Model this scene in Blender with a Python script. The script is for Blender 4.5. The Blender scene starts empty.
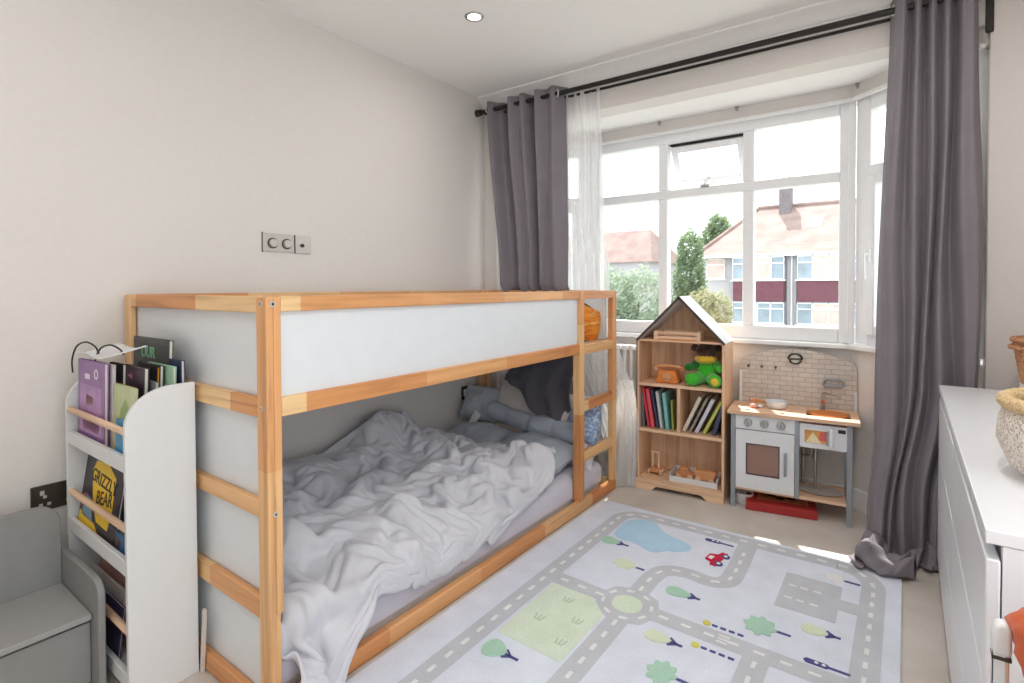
import bpy, math, random
import numpy as np
from mathutils import Vector, Matrix, noise as mn

PI = math.pi
sc = bpy.context.scene
COL = sc.collection
R = math.radians


def srgb(r, g, b):
    f = lambda c: (c / 255 / 12.92) if c / 255 <= 0.04045 else ((c / 255 + 0.055) / 1.055) ** 2.4
    return (f(r), f(g), f(b), 1.0)


# ------------------------------------------------------------------ materials
def nodes_of(name):
    m = bpy.data.materials.new(name)
    m.use_nodes = True
    nt = m.node_tree
    return m, nt, nt.nodes['Principled BSDF']


def N(nt, t, **kw):
    n = nt.nodes.new(t)
    for k, v in kw.items():
        setattr(n, k, v)
    return n


def mixc(nt, fac, a, b, blend='MIX'):
    n = N(nt, 'ShaderNodeMix', data_type='RGBA', blend_type=blend)
    for s, v in ((0, fac), (6, a), (7, b)):
        if hasattr(v, 'is_output'):
            nt.links.new(v, n.inputs[s])
        else:
            n.inputs[s].default_value = v
    return n.outputs[2]


def ramp(nt, src, stops):
    n = N(nt, 'ShaderNodeValToRGB')
    e = n.color_ramp.elements
    e[0].position, e[0].color = stops[0]
    e[1].position, e[1].color = stops[-1]
    for p, c in stops[1:-1]:
        x = e.new(p)
        x.color = c
    nt.links.new(src, n.inputs[0])
    return n.outputs[0]


def noise_tex(nt, scale, detail=3, dist=0.0, mapping=None, rough=0.5):
    tc = N(nt, 'ShaderNodeTexCoord')
    n = N(nt, 'ShaderNodeTexNoise')
    n.inputs['Scale'].default_value = scale
    n.inputs['Detail'].default_value = detail
    n.inputs['Distortion'].default_value = dist
    n.inputs['Roughness'].default_value = rough
    v = tc.outputs['Object']
    if mapping:
        mp = N(nt, 'ShaderNodeMapping')
        mp.inputs['Scale'].default_value = mapping
        nt.links.new(v, mp.inputs[0])
        v = mp.outputs[0]
    nt.links.new(v, n.inputs['Vector'])
    return n.outputs[0]


def bump(nt, b, h, strength=0.2, dist=0.01):
    n = N(nt, 'ShaderNodeBump')
    n.inputs['Strength'].default_value = strength
    n.inputs['Distance'].default_value = dist
    nt.links.new(h, n.inputs['Height'])
    nt.links.new(n.outputs[0], b.inputs['Normal'])


def paint(name, c, rough=0.5, var=0.04, bscale=60, bstr=0.05, metal=0.0, spec=0.5):
    """Plain painted / plastic / paper surface with a little mottling and bump."""
    m, nt, b = nodes_of(name)
    n = noise_tex(nt, bscale, 3)
    lo = tuple(max(0, x * (1 - var)) for x in c[:3]) + (1,)
    hi = tuple(min(1, x * (1 + var)) for x in c[:3]) + (1,)
    nt.links.new(ramp(nt, n, [(0.3, lo), (0.7, hi)]), b.inputs['Base Color'])
    b.inputs['Roughness'].default_value = rough
    b.inputs['Metallic'].default_value = metal
    b.inputs['Specular IOR Level'].default_value = spec
    if bstr:
        bump(nt, b, n, bstr, 0.004)
    return m


def fabric(name, c, scale=500, bstr=0.25, var=0.1, sheen=0.15, weave=True, dapple=8):
    m, nt, b = nodes_of(name)
    n2 = noise_tex(nt, dapple, 4)
    lo = tuple(x * (1 - var) for x in c[:3]) + (1,)
    hi = tuple(min(1, x * (1 + var)) for x in c[:3]) + (1,)
    nt.links.new(ramp(nt, n2, [(0.3, lo), (0.7, hi)]), b.inputs['Base Color'])
    b.inputs['Roughness'].default_value = 0.9
    b.inputs['Specular IOR Level'].default_value = 0.15
    b.inputs['Sheen Weight'].default_value = sheen
    bump(nt, b, noise_tex(nt, scale, 2), bstr, 0.002)
    return m


def wood(name, axis, cols, seg=0.0, rough=0.45, dens=22):
    """Timber whose grain runs along axis; seg > 0 gives finger-jointed lengths of differing tone."""
    m, nt, b = nodes_of(name)
    sc_ = [dens, dens, dens]
    sc_[axis] = 1.3
    tc = N(nt, 'ShaderNodeTexCoord')
    oi = N(nt, 'ShaderNodeObjectInfo')
    add = N(nt, 'ShaderNodeVectorMath', operation='ADD')
    nt.links.new(tc.outputs['Object'], add.inputs[0])
    mul = N(nt, 'ShaderNodeMath', operation='MULTIPLY')
    nt.links.new(oi.outputs['Random'], mul.inputs[0])
    mul.inputs[1].default_value = 9.0
    nt.links.new(mul.outputs[0], add.inputs[1])
    mp = N(nt, 'ShaderNodeMapping')
    mp.inputs['Scale'].default_value = sc_
    nt.links.new(add.outputs[0], mp.inputs[0])
    n = N(nt, 'ShaderNodeTexNoise')
    n.inputs['Scale'].default_value = 1.6
    n.inputs['Detail'].default_value = 5
    n.inputs['Distortion'].default_value = 0.7
    nt.links.new(mp.outputs[0], n.inputs['Vector'])
    grain = n.outputs[0]
    if seg:
        sep = N(nt, 'ShaderNodeSeparateXYZ')
        nt.links.new(add.outputs[0], sep.inputs[0])
        d = N(nt, 'ShaderNodeMath', operation='DIVIDE')
        nt.links.new(sep.outputs[axis], d.inputs[0])
        d.inputs[1].default_value = seg
        fl = N(nt, 'ShaderNodeMath', operation='FLOOR')
        nt.links.new(d.outputs[0], fl.inputs[0])
        ad = N(nt, 'ShaderNodeMath', operation='ADD')
        nt.links.new(fl.outputs[0], ad.inputs[0])
        nt.links.new(mul.outputs[0], ad.inputs[1])
        wn = N(nt, 'ShaderNodeTexWhiteNoise', noise_dimensions='1D')
        nt.links.new(ad.outputs[0], wn.inputs['W'])
        base = ramp(nt, wn.outputs['Value'], [(0.0, cols[0]), (0.5, cols[1]), (1.0, cols[2])])
    else:
        base = ramp(nt, oi.outputs['Random'], [(0.0, cols[0]), (0.5, cols[1]), (1.0, cols[2])])
    g = ramp(nt, grain, [(0.3, (0.72, 0.66, 0.6, 1)), (0.5, (0.96, 0.95, 0.94, 1)), (0.75, (1.08, 1.08, 1.08, 1))])
    nt.links.new(mixc(nt, 1.0, base, g, 'MULTIPLY'), b.inputs['Base Color'])
    b.inputs['Roughness'].default_value = rough
    bump(nt, b, grain, 0.06, 0.003)
    return m


M = {}
M['wall'] = paint('wall paint', srgb(225, 220, 216), 0.75, 0.012, 40, 0.03, spec=0.2)
M['ceil'] = paint('ceiling paint', srgb(246, 244, 242), 0.8, 0.012, 40, 0.03, spec=0.2)
M['trim'] = paint('white gloss paint', srgb(242, 242, 242), 0.35, 0.01, 30, 0.02)
M['upvc'] = paint('white window plastic', srgb(244, 245, 247), 0.3, 0.01, 30, 0.01)
M['board'] = paint('white painted board', srgb(226, 228, 230), 0.45, 0.01, 30, 0.015)
M['panel'] = paint('white guard board', srgb(222, 226, 230), 0.4, 0.015, 20, 0.01)
M['shelfwhite'] = paint('white lacquer', srgb(222, 223, 224), 0.4, 0.01, 30, 0.01)
M['dresser'] = paint('white satin foil', srgb(236, 238, 242), 0.28, 0.01, 30, 0.01)
M['greybench'] = paint('grey painted board', srgb(142, 142, 141), 0.5, 0.03, 30, 0.02)
M['greybenchseat'] = paint('pale grey painted seat', srgb(160, 159, 158), 0.5, 0.03, 30, 0.02)
M['kitgrey'] = paint('blue grey painted wood', srgb(150, 157, 165), 0.5, 0.03, 40, 0.02)
M['kitwhite'] = paint('toy white paint', srgb(226, 229, 233), 0.45, 0.01, 40, 0.01)
M['steel'] = paint('brushed steel', srgb(178, 178, 176), 0.32, 0.03, 80, 0.02, metal=0.9)
M['steelpale'] = paint('satin steel plate', srgb(205, 200, 194), 0.38, 0.03, 80, 0.01, metal=0.35)
M['darkmetal'] = paint('gunmetal', srgb(48, 46, 44), 0.4, 0.06, 80, 0.02, metal=0.5)
M['plate'] = paint('dark bronze plate', srgb(70, 63, 54), 0.35, 0.08, 50, 0.02, metal=0.4)
M['black'] = paint('black rubber', srgb(24, 24, 26), 0.5, 0.08, 60, 0.02)
M['darkedge'] = paint('dark brown edge', srgb(74, 64, 58), 0.7, 0.06, 60, 0.02)  # own dark colour of plywood edges and rims
PINE = (srgb(206, 134, 78), srgb(228, 174, 120), srgb(238, 202, 150))
for i, a in enumerate('xyz'):
    M['pine' + a] = wood('pine along ' + a, i, PINE, seg=0.47)
    M['birch' + a] = wood('birch ply along ' + a, i, (srgb(228, 188, 154), srgb(233, 196, 162), srgb(237, 203, 170)), rough=0.5)
    M['rawwood' + a] = wood('pale raw wood along ' + a, i, (srgb(228, 190, 160), srgb(232, 198, 168), srgb(236, 204, 176)), rough=0.55)
M['toywood'] = wood('toy beech', 0, (srgb(206, 140, 92), srgb(214, 152, 104), srgb(222, 164, 116)), rough=0.5)
M['orangewood'] = wood('orange stained toy wood', 0, (srgb(220, 128, 58), srgb(226, 136, 64), srgb(232, 144, 70)), rough=0.45)
M['duvet'] = fabric('grey washed cotton', srgb(208, 208, 215), 420, 0.3, 0.05, 0.1, dapple=6)
M['sheet'] = fabric('pale lavender sheet', srgb(205, 203, 216), 420, 0.2, 0.03, 0.1)
M['curtain'] = fabric('charcoal grey curtain cloth', srgb(132, 126, 133), 600, 0.2, 0.05, 0.1)
M['darkcloth'] = fabric('dark charcoal cloth', srgb(92, 90, 98), 500, 0.25, 0.12, 0.1)
M['bluegrey'] = fabric('blue grey quilted cotton', srgb(170, 177, 188), 450, 0.25, 0.05, 0.1)
M['greyblue'] = fabric('slate pillow cotton', srgb(174, 178, 188), 450, 0.25, 0.05, 0.1)
M['cream'] = fabric('cream cotton', srgb(214, 205, 198), 450, 0.25, 0.05, 0.1)
M['white cloth'] = fabric('white cotton', srgb(226, 226, 228), 450, 0.2, 0.03, 0.1)
M['orange cloth'] = fabric('rust orange cloth', srgb(206, 92, 44), 300, 0.3, 0.12, 0.2)
M['navy cloth'] = fabric('navy cloth', srgb(62, 70, 98), 300, 0.3, 0.1, 0.2)
M['green plush'] = fabric('green plush', srgb(70, 190, 52), 160, 0.6, 0.12, 0.4)
M['dgreen plush'] = fabric('dark green plush', srgb(36, 120, 44), 160, 0.6, 0.12, 0.4)
M['yellow plush'] = fabric('yellow plush', srgb(228, 188, 58), 160, 0.6, 0.1, 0.4)
M['brown plush'] = fabric('dark brown plush', srgb(72, 48, 40), 160, 0.6, 0.12, 0.4)


def patterned_cloth(name, kind):
    m, nt, b = nodes_of(name)
    b.inputs['Roughness'].default_value = 0.9
    b.inputs['Specular IOR Level'].default_value = 0.15
    if kind == 'stripes':
        n = noise_tex(nt, 1.0, 2, 0.3, mapping=(4, 4, 34))
        c = ramp(nt, n, [(0.34, srgb(196, 152, 96)), (0.44, srgb(232, 150, 52)), (0.52, srgb(212, 112, 36)), (0.6, srgb(238, 178, 86)), (0.7, srgb(222, 196, 150))])
    elif kind == 'speckle':
        n = noise_tex(nt, 60, 3)
        c = ramp(nt, n, [(0.4, srgb(126, 148, 182)), (0.52, srgb(152, 172, 200)), (0.62, srgb(196, 206, 222))])
    else:
        n = noise_tex(nt, 14, 3)
        c = ramp(nt, n, [(0.4, srgb(222, 206, 198)), (0.6, srgb(238, 232, 226))])
    nt.links.new(c, b.inputs['Base Color'])
    bump(nt, b, noise_tex(nt, 300, 2), 0.25, 0.002)
    return m


M['stripes'] = patterned_cloth('orange striped cloth', 'stripes')
M['speckle'] = patterned_cloth('blue speckled cloth', 'speckle')


def sheer_mat():
    m, nt, b = nodes_of('white sheer voile')
    out = [n for n in nt.nodes if n.type == 'OUTPUT_MATERIAL'][0]
    tr = N(nt, 'ShaderNodeBsdfTransparent')
    tl = N(nt, 'ShaderNodeBsdfTranslucent')
    df = N(nt, 'ShaderNodeBsdfDiffuse')
    for s in (tl, df):
        s.inputs['Color'].default_value = (0.93, 0.93, 0.94, 1)
    m1 = N(nt, 'ShaderNodeMixShader')
    m1.inputs[0].default_value = 0.5
    nt.links.new(tl.outputs[0], m1.inputs[1])
    nt.links.new(df.outputs[0], m1.inputs[2])
    m2 = N(nt, 'ShaderNodeMixShader')
    # threads: denser where the weave noise is high
    nz = noise_tex(nt, 1.0, 2, 0.0, mapping=(120, 120, 0.6))
    r = ramp(nt, nz, [(0.3, (0.52, 0.52, 0.52, 1)), (0.7, (0.66, 0.66, 0.66, 1))])
    nt.links.new(r, m2.inputs[0])
    nt.links.new(tr.outputs[0], m2.inputs[1])
    nt.links.new(m1.outputs[0], m2.inputs[2])
    nt.links.new(m2.outputs[0], out.inputs[0])
    return m


M['sheer'] = sheer_mat()


def voile_mat():
    m, nt, b = nodes_of('white gathered voile')
    out = [n for n in nt.nodes if n.type == 'OUTPUT_MATERIAL'][0]
    tl = N(nt, 'ShaderNodeBsdfTranslucent')
    tl.inputs['Color'].default_value = (0.95, 0.94, 0.92, 1)
    b.inputs['Base Color'].default_value = (0.86, 0.86, 0.86, 1)
    b.inputs['Roughness'].default_value = 0.9
    bump(nt, b, noise_tex(nt, 400, 2), 0.2, 0.002)
    mx = N(nt, 'ShaderNodeMixShader')
    mx.inputs[0].default_value = 0.6
    nt.links.new(b.outputs[0], mx.inputs[1])
    nt.links.new(tl.outputs[0], mx.inputs[2])
    nt.links.new(mx.outputs[0], out.inputs[0])
    return m


M['voile'] = voile_mat()


def glass_mat():
    m, nt, b = nodes_of('window glass')
    out = [n for n in nt.nodes if n.type == 'OUTPUT_MATERIAL'][0]
    tr = N(nt, 'ShaderNodeBsdfTransparent')
    tr.inputs['Color'].default_value = (0.97, 0.985, 0.98, 1)
    gl = N(nt, 'ShaderNodeBsdfGlossy')
    gl.inputs['Roughness'].default_value = 0.02
    mx = N(nt, 'ShaderNodeMixShader')
    mx.inputs[0].default_value = 0.03
    nt.links.new(tr.outputs[0], mx.inputs[1])
    nt.links.new(gl.outputs[0], mx.inputs[2])
    nt.links.new(mx.outputs[0], out.inputs[0])
    return m


M['glass'] = glass_mat()


def carpet_mat():
    m, nt, b = nodes_of('pale carpet')
    n = noise_tex(nt, 260, 3, rough=0.7)
    n2 = noise_tex(nt, 3.5, 4, 0.4)
    c1 = ramp(nt, n, [(0.3, srgb(206, 199, 192)), (0.7, srgb(228, 221, 214))])
    c2 = ramp(nt, n2, [(0.35, (0.9, 0.88, 0.86, 1)), (0.65, (1.04, 1.04, 1.04, 1))])
    nt.links.new(mixc(nt, 1.0, c1, c2, 'MULTIPLY'), b.inputs['Base Color'])
    b.inputs['Roughness'].default_value = 1.0
    b.inputs['Specular IOR Level'].default_value = 0.05
    bump(nt, b, n, 0.6, 0.006)
    return m


M['carpet'] = carpet_mat()


def pile(name, c, var=0.07):
    m, nt, b = nodes_of(name)
    n = noise_tex(nt, 170, 4, rough=0.7)
    lo = tuple(x * (1 - var) for x in c[:3]) + (1,)
    hi = tuple(min(1, x * (1 + var)) for x in c[:3]) + (1,)
    n2 = noise_tex(nt, 9, 3)
    a = ramp(nt, n, [(0.3, lo), (0.7, hi)])
    q = ramp(nt, n2, [(0.3, (0.94, 0.94, 0.94, 1)), (0.7, (1.04, 1.04, 1.04, 1))])
    nt.links.new(mixc(nt, 1.0, a, q, 'MULTIPLY'), b.inputs['Base Color'])
    b.inputs['Roughness'].default_value = 1.0
    b.inputs['Specular IOR Level'].default_value = 0.05
    bump(nt, b, n, 0.5, 0.004)
    return m


RUG = [pile('rug ground pile', srgb(225, 230, 243)), pile('rug road pile', srgb(200, 203, 210)),
       pile('rug dash pile', srgb(236, 236, 238)), pile('rug lawn pile', srgb(220, 233, 214)),
       pile('rug pond pile', srgb(184, 216, 240)), pile('rug tree green pile', srgb(176, 212, 192)),
       pile('rug pale tree pile', srgb(220, 230, 206)), pile('rug navy pile', srgb(92, 94, 146)),
       pile('rug red pile', srgb(206, 52, 78)), pile('rug yellow pile', srgb(222, 214, 112)),
       pile('rug tuft pile', srgb(190, 210, 186))]


def emis(name, c, s):
    m, nt, b = nodes_of(name)
    b.inputs['Base Color'].default_value = c
    b.inputs['Emission Color'].default_value = c
    b.inputs['Emission Strength'].default_value = s
    return m


M['bulb'] = emis('lit bulb', (1, 0.9, 0.75, 1), 6.0)


def tile_mat():
    """Printed brick backsplash."""
    m, nt, b = nodes_of('printed tile board')
    tc = N(nt, 'ShaderNodeTexCoord')
    mp = N(nt, 'ShaderNodeMapping')
    mp.inputs['Rotation'].default_value = (R(90), 0, 0)
    nt.links.new(tc.outputs['Object'], mp.inputs[0])
    br = N(nt, 'ShaderNodeTexBrick')
    br.inputs['Color1'].default_value = srgb(214, 206, 198)
    br.inputs['Color2'].default_value = srgb(204, 196, 188)
    br.inputs['Mortar'].default_value = srgb(168, 158, 150)
    br.inputs['Scale'].default_value = 1.0
    br.inputs['Mortar Size'].default_value = 0.0016
    br.inputs['Brick Width'].default_value = 0.062
    br.inputs['Row Height'].default_value = 0.0262
    nt.links.new(mp.outputs[0], br.inputs['Vector'])
    n = noise_tex(nt, 12, 3)
    q = ramp(nt, n, [(0.3, (0.94, 0.93, 0.92, 1)), (0.7, (1.03, 1.03, 1.03, 1))])
    nt.links.new(mixc(nt, 1.0, br.outputs[0], q, 'MULTIPLY'), b.inputs['Base Color'])
    b.inputs['Roughness'].default_value = 0.5
    return m


M['tiles'] = tile_mat()


def woven(name, c1, c2, s):
    m, nt, b = nodes_of(name)
    tc = N(nt, 'ShaderNodeTexCoord')
    v = N(nt, 'ShaderNodeTexVoronoi')
    v.inputs['Scale'].default_value = s
    mp = N(nt, 'ShaderNodeMapping')
    mp.inputs['Scale'].default_value = (1, 1, 0.8)
    nt.links.new(tc.outputs['Object'], mp.inputs[0])
    nt.links.new(mp.outputs[0], v.inputs['Vector'])
    nt.links.new(ramp(nt, v.outputs['Distance'], [(0.22, c1), (0.5, c2)]), b.inputs['Base Color'])
    b.inputs['Roughness'].default_value = 0.85
    bump(nt, b, v.outputs['Distance'], 0.7, 0.004)
    return m


M['basketwhite'] = woven('cream woven cord', srgb(190, 158, 140), srgb(236, 228, 220), 210)
M['basketrim'] = woven('straw rim', srgb(198, 160, 112), srgb(222, 194, 150), 150)
M['wicker'] = woven('brown wicker', srgb(150, 98, 66), srgb(198, 146, 108), 120)


# exterior
def brickish(name, c1, c2, scale=3.0):
    m, nt, b = nodes_of(name)
    n = noise_tex(nt, scale, 5)
    nt.links.new(ramp(nt, n, [(0.3, c1), (0.7, c2)]), b.inputs['Base Color'])
    b.inputs['Roughness'].default_value = 0.9
    return m


def roof_mat():
    m, nt, b = nodes_of('clay roof tiles')
    n = noise_tex(nt, 1.2, 5)
    c = ramp(nt, n, [(0.3, srgb(140, 118, 113)), (0.7, srgb(163, 142, 136))])
    w = N(nt, 'ShaderNodeTexWave', wave_type='BANDS', bands_direction='Z')
    w.inputs['Scale'].default_value = 2.2
    tc = N(nt, 'ShaderNodeTexCoord')
    nt.links.new(tc.outputs['Object'], w.inputs['Vector'])
    q = ramp(nt, w.outputs[0], [(0.0, (0.86, 0.85, 0.85, 1)), (0.4, (1, 1, 1, 1))])
    nt.links.new(mixc(nt, 1.0, c, q, 'MULTIPLY'), b.inputs['Base Color'])
    b.inputs['Roughness'].default_value = 0.9
    return m


M['roof'] = roof_mat()
M['render'] = brickish('grey pebbledash', srgb(176, 174, 180), srgb(192, 190, 194), 20)
M['redtile'] = brickish('wine red hung tiles', srgb(104, 60, 74), srgb(120, 76, 88), 6)
M['chimney'] = brickish('chimney brick', srgb(112, 104, 110), srgb(134, 126, 130), 8)
M['extglass'] = paint('house window glass', srgb(150, 164, 176), 0.1, 0.2, 1.5, 0)
M['curtglass'] = paint('curtained window pane', srgb(206, 186, 180), 0.3, 0.1, 2, 0)
M['grass'] = brickish('pale paving', srgb(150, 150, 142), srgb(172, 172, 166), 2)


def leaf(name, c1, c2):
    m, nt, b = nodes_of(name)
    n = noise_tex(nt, 2.5, 4)
    nt.links.new(ramp(nt, n, [(0.3, c1), (0.7, c2)]), b.inputs['Base Color'])
    b.inputs['Roughness'].default_value = 0.6
    out = [k for k in nt.nodes if k.type == 'OUTPUT_MATERIAL'][0]
    tl = N(nt, 'ShaderNodeBsdfTranslucent')
    tl.inputs['Color'].default_value = c2
    mx = N(nt, 'ShaderNodeMixShader')
    mx.inputs[0].default_value = 0.4
    nt.links.new(b.outputs[0], mx.inputs[1])
    nt.links.new(tl.outputs[0], mx.inputs[2])
    nt.links.new(mx.outputs[0], out.inputs[0])
    return m


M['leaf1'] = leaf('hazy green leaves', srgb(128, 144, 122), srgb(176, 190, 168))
M['leaf2'] = leaf('mid green leaves', srgb(84, 106, 80), srgb(150, 170, 132))
M['leaf3'] = leaf('yellow green leaves', srgb(146, 152, 112), srgb(190, 184, 150))
M['potpaint'] = paint('grey toy tin', srgb(190, 184, 176), 0.4, 0.03, 60, 0.02, metal=0.2)
M['bark'] = brickish('bark', srgb(96, 82, 70), srgb(126, 110, 96), 6)


# ------------------------------------------------------------------ geometry
class MB:
    """Collects faces for ONE mesh object."""

    def __init__(s):
        s.v, s.f, s.m = [], [], []

    def add(s, vs, fs, mat=0, mtx=None):
        o = len(s.v)
        for p in vs:
            p = Vector(p)
            if mtx is not None:
                p = mtx @ p
            s.v.append(tuple(p))
        for f in fs:
            s.f.append(tuple(i + o for i in f))
            s.m.append(mat)
        return s

    def box(s, x0, y0, z0, x1, y1, z1, mat=0, mtx=None):
        if x0 > x1: x0, x1 = x1, x0
        if y0 > y1: y0, y1 = y1, y0
        if z0 > z1: z0, z1 = z1, z0
        vs = [(x0, y0, z0), (x1, y0, z0), (x1, y1, z0), (x0, y1, z0), (x0, y0, z1), (x1, y0, z1), (x1, y1, z1), (x0, y1, z1)]
        fs = [(0, 3, 2, 1), (4, 5, 6, 7), (0, 1, 5, 4), (1, 2, 6, 5), (2, 3, 7, 6), (3, 0, 4, 7)]
        return s.add(vs, fs, mat, mtx)

    def prism(s, poly, z0, z1, mat=0, mtx=None, side=None):
        """poly: ccw list of (x, y), extruded along z from z0 to z1."""
        a = sum(poly[i][0] * poly[(i + 1) % len(poly)][1] - poly[(i + 1) % len(poly)][0] * poly[i][1] for i in range(len(poly)))
        if a < 0:
            poly = poly[::-1]
        n = len(poly)
        vs = [(x, y, z0) for x, y in poly] + [(x, y, z1) for x, y in poly]
        s.add(vs, [tuple(range(n - 1, -1, -1)), tuple(range(n, 2 * n))] , mat, mtx)
        o = len(s.v) - 2 * n
        for i in range(n):
            j = (i + 1) % n
            s.f.append((o + i, o + j, o + n + j, o + n + i))
            s.m.append(mat if side is None else side)
        return s

    def cyl(s, p0, p1, r0, r1=None, n=16, mat=0, mtx=None, cap=True):
        r1 = r0 if r1 is None else r1
        p0, p1 = Vector(p0), Vector(p1)
        d = (p1 - p0).normalized()
        a = d.orthogonal().normalized()
        b = d.cross(a)
        vs = []
        for p, r in ((p0, r0), (p1, r1)):
            for i in range(n):
                t = 2 * PI * i / n
                vs.append(p + (a * math.cos(t) + b * math.sin(t)) * r)
        fs = [(i, (i + 1) % n, n + (i + 1) % n, n + i) for i in range(n)]
        if cap:
            fs += [tuple(range(n - 1, -1, -1)), tuple(range(n, 2 * n))]
        return s.add(vs, fs, mat, mtx)

    def tube(s, pts, r, n=8, mat=0, mtx=None, closed=False):
        pts = [Vector(p) for p in pts]
        vs, fs = [], []
        L = len(pts)
        up = None
        for k, p in enumerate(pts):
            if closed:
                d = (pts[(k + 1) % L] - pts[k - 1]).normalized()
            else:
                d = (pts[min(k + 1, L - 1)] - pts[max(k - 1, 0)]).normalized()
            if up is None:
                up = d.orthogonal().normalized()
            up = (up - d * up.dot(d)).normalized()
            b = d.cross(up)
            rr = r[k] if isinstance(r, (list, tuple)) else r
            for i in range(n):
                t = 2 * PI * i / n
                vs.append(p + (up * math.cos(t) + b * math.sin(t)) * rr)
        for k in range(L if closed else L - 1):
            k2 = (k + 1) % L
            for i in range(n):
                fs.append((k * n + i, k * n + (i + 1) % n, k2 * n + (i + 1) % n, k2 * n + i))
        if not closed:
            fs += [tuple(range(n - 1, -1, -1)), tuple((L - 1) * n + i for i in range(n))]
        return s.add(vs, fs, mat, mtx)

    def lathe(s, prof, n=32, c=(0, 0, 0), mat=0, mtx=None, sx=1.0, sy=1.0):
        vs, fs = [], []
        for r, z in prof:
            for i in range(n):
                t = 2 * PI * i / n
                vs.append((c[0] + r * math.cos(t) * sx, c[1] + r * math.sin(t) * sy, c[2] + z))
        for k in range(len(prof) - 1):
            for i in range(n):
                fs.append((k * n + i, k * n + (i + 1) % n, (k + 1) * n + (i + 1) % n, (k + 1) * n + i))
        fs += [tuple(range(n - 1, -1, -1)), tuple((len(prof) - 1) * n + i for i in range(n))]
        return s.add(vs, fs, mat, mtx)

    def ball(s, c, r, n=16, mat=0, mtx=None, f=None):
        """ellipsoid; f(unit vector) -> radius factor"""
        rx, ry, rz = (r, r, r) if not isinstance(r, (tuple, list)) else r
        m = n // 2
        vs = [(0, 0, -1)]
        for j in range(1, m):
            ph = -PI / 2 + PI * j / m
            for i in range(n):
                t = 2 * PI * i / n
                vs.append((math.cos(ph) * math.cos(t), math.cos(ph) * math.sin(t), math.sin(ph)))
        vs.append((0, 0, 1))
        fs = [(0, 1 + (i + 1) % n, 1 + i) for i in range(n)]
        for j in range(m - 2):
            for i in range(n):
                a, b2 = 1 + j * n + i, 1 + j * n + (i + 1) % n
                fs.append((a, b2, b2 + n, a + n))
        top = len(vs) - 1
        o = 1 + (m - 2) * n
        fs += [(o + i, o + (i + 1) % n, top) for i in range(n)]
        out = []
        for v in vs:
            k = f(Vector(v)) if f else 1.0
            out.append((c[0] + v[0] * rx * k, c[1] + v[1] * ry * k, c[2] + v[2] * rz * k))
        return s.add(out, fs, mat, mtx)

    def grid(s, fn, nu, nv, mat=0, mtx=None, matfn=None):
        vs = [fn(i / (nu - 1), j / (nv - 1)) for j in range(nv) for i in range(nu)]
        o = len(s.v)
        fs = [(j * nu + i, j * nu + i + 1, (j + 1) * nu + i + 1, (j + 1) * nu + i) for j in range(nv - 1) for i in range(nu - 1)]
        return s.add(vs, fs, mat, mtx)

    def build(s, name, mats, parent=None, bevel=0.0, smooth=35, seg=2, off=None, subsurf=0, solid=0.0):
        if not isinstance(mats, (list, tuple)):
            mats = [mats]
        me = bpy.data.meshes.new(name)
        vs = s.v
        if parent is not None and parent.name in WORLD and off is None:
            off = WORLD[parent.name]
        if off is not None:
            vs = [(a - off[0], b - off[1], c - off[2]) for a, b, c in vs]
        me.from_pydata(vs, [], s.f)
        for m in mats:
            me.materials.append(m)
        if len(mats) > 1:
            me.polygons.foreach_set('material_index', s.m)
        me.update()
        me.polygons.foreach_set('use_smooth', [smooth > 0] * len(me.polygons))
        if 0 < smooth < 180:
            me.set_sharp_from_angle(angle=R(smooth))
        o = bpy.data.objects.new(name, me)
        COL.objects.link(o)
        if parent is not None:
            o.parent = parent
            if parent.name in WORLD:
                WORLD[o.name] = WORLD[parent.name]
        if solid:
            q = o.modifiers.new('thickness', 'SOLIDIFY')
            q.thickness = solid
            q.offset = 0
        if bevel:
            q = o.modifiers.new('bevel', 'BEVEL')
            q.width = bevel
            q.segments = seg
            q.limit_method = 'ANGLE'
            q.angle_limit = R(40)
            q.harden_normals = False
        if subsurf:
            q = o.modifiers.new('subdivision', 'SUBSURF')
            q.levels = subsurf
            q.render_levels = subsurf
        return o


WORLD = {}   # things whose parts are written in room coordinates


def tag(o, label=None, cat=None, group=None, kind=None):
    if label: o['label'] = label
    if cat: o['category'] = cat
    if group: o['group'] = group
    if kind: o['kind'] = kind
    return o


def thing(name, label, cat, loc=(0, 0, 0), rz=0.0, group=None, world=False, rot=None):
    o = bpy.data.objects.new(name, None)
    o.empty_display_size = 0.05
    COL.objects.link(o)
    o.location = loc
    o.rotation_euler = rot if rot else (0, 0, rz)
    tag(o, label, cat, group)
    if world:
        WORLD[o.name] = tuple(loc)
    return o


def struct(name, mb, mat, parent=None, **kw):
    o = mb.build(name, mat, parent, **kw)
    if parent is None:
        o['kind'] = 'structure'
    return o


def single(name, mb, mats, label, cat, origin, group=None, local=False, **kw):
    """A thing that is one mesh; its origin sits at its base. local: the mesh is already written about that origin."""
    o = mb.build(name, mats, None, off=(0, 0, 0) if local else origin, **kw)
    o.location = origin
    return tag(o, label, cat, group)


def copy_thing(src, label=None):
    c = src.copy()
    COL.objects.link(c)
    for ch in src.children:
        d = ch.copy()
        COL.objects.link(d)
        d.parent = c
        for g in ch.children:
            e = g.copy()
            COL.objects.link(e)
            e.parent = d
    if label:
        c['label'] = label
    return c


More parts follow.
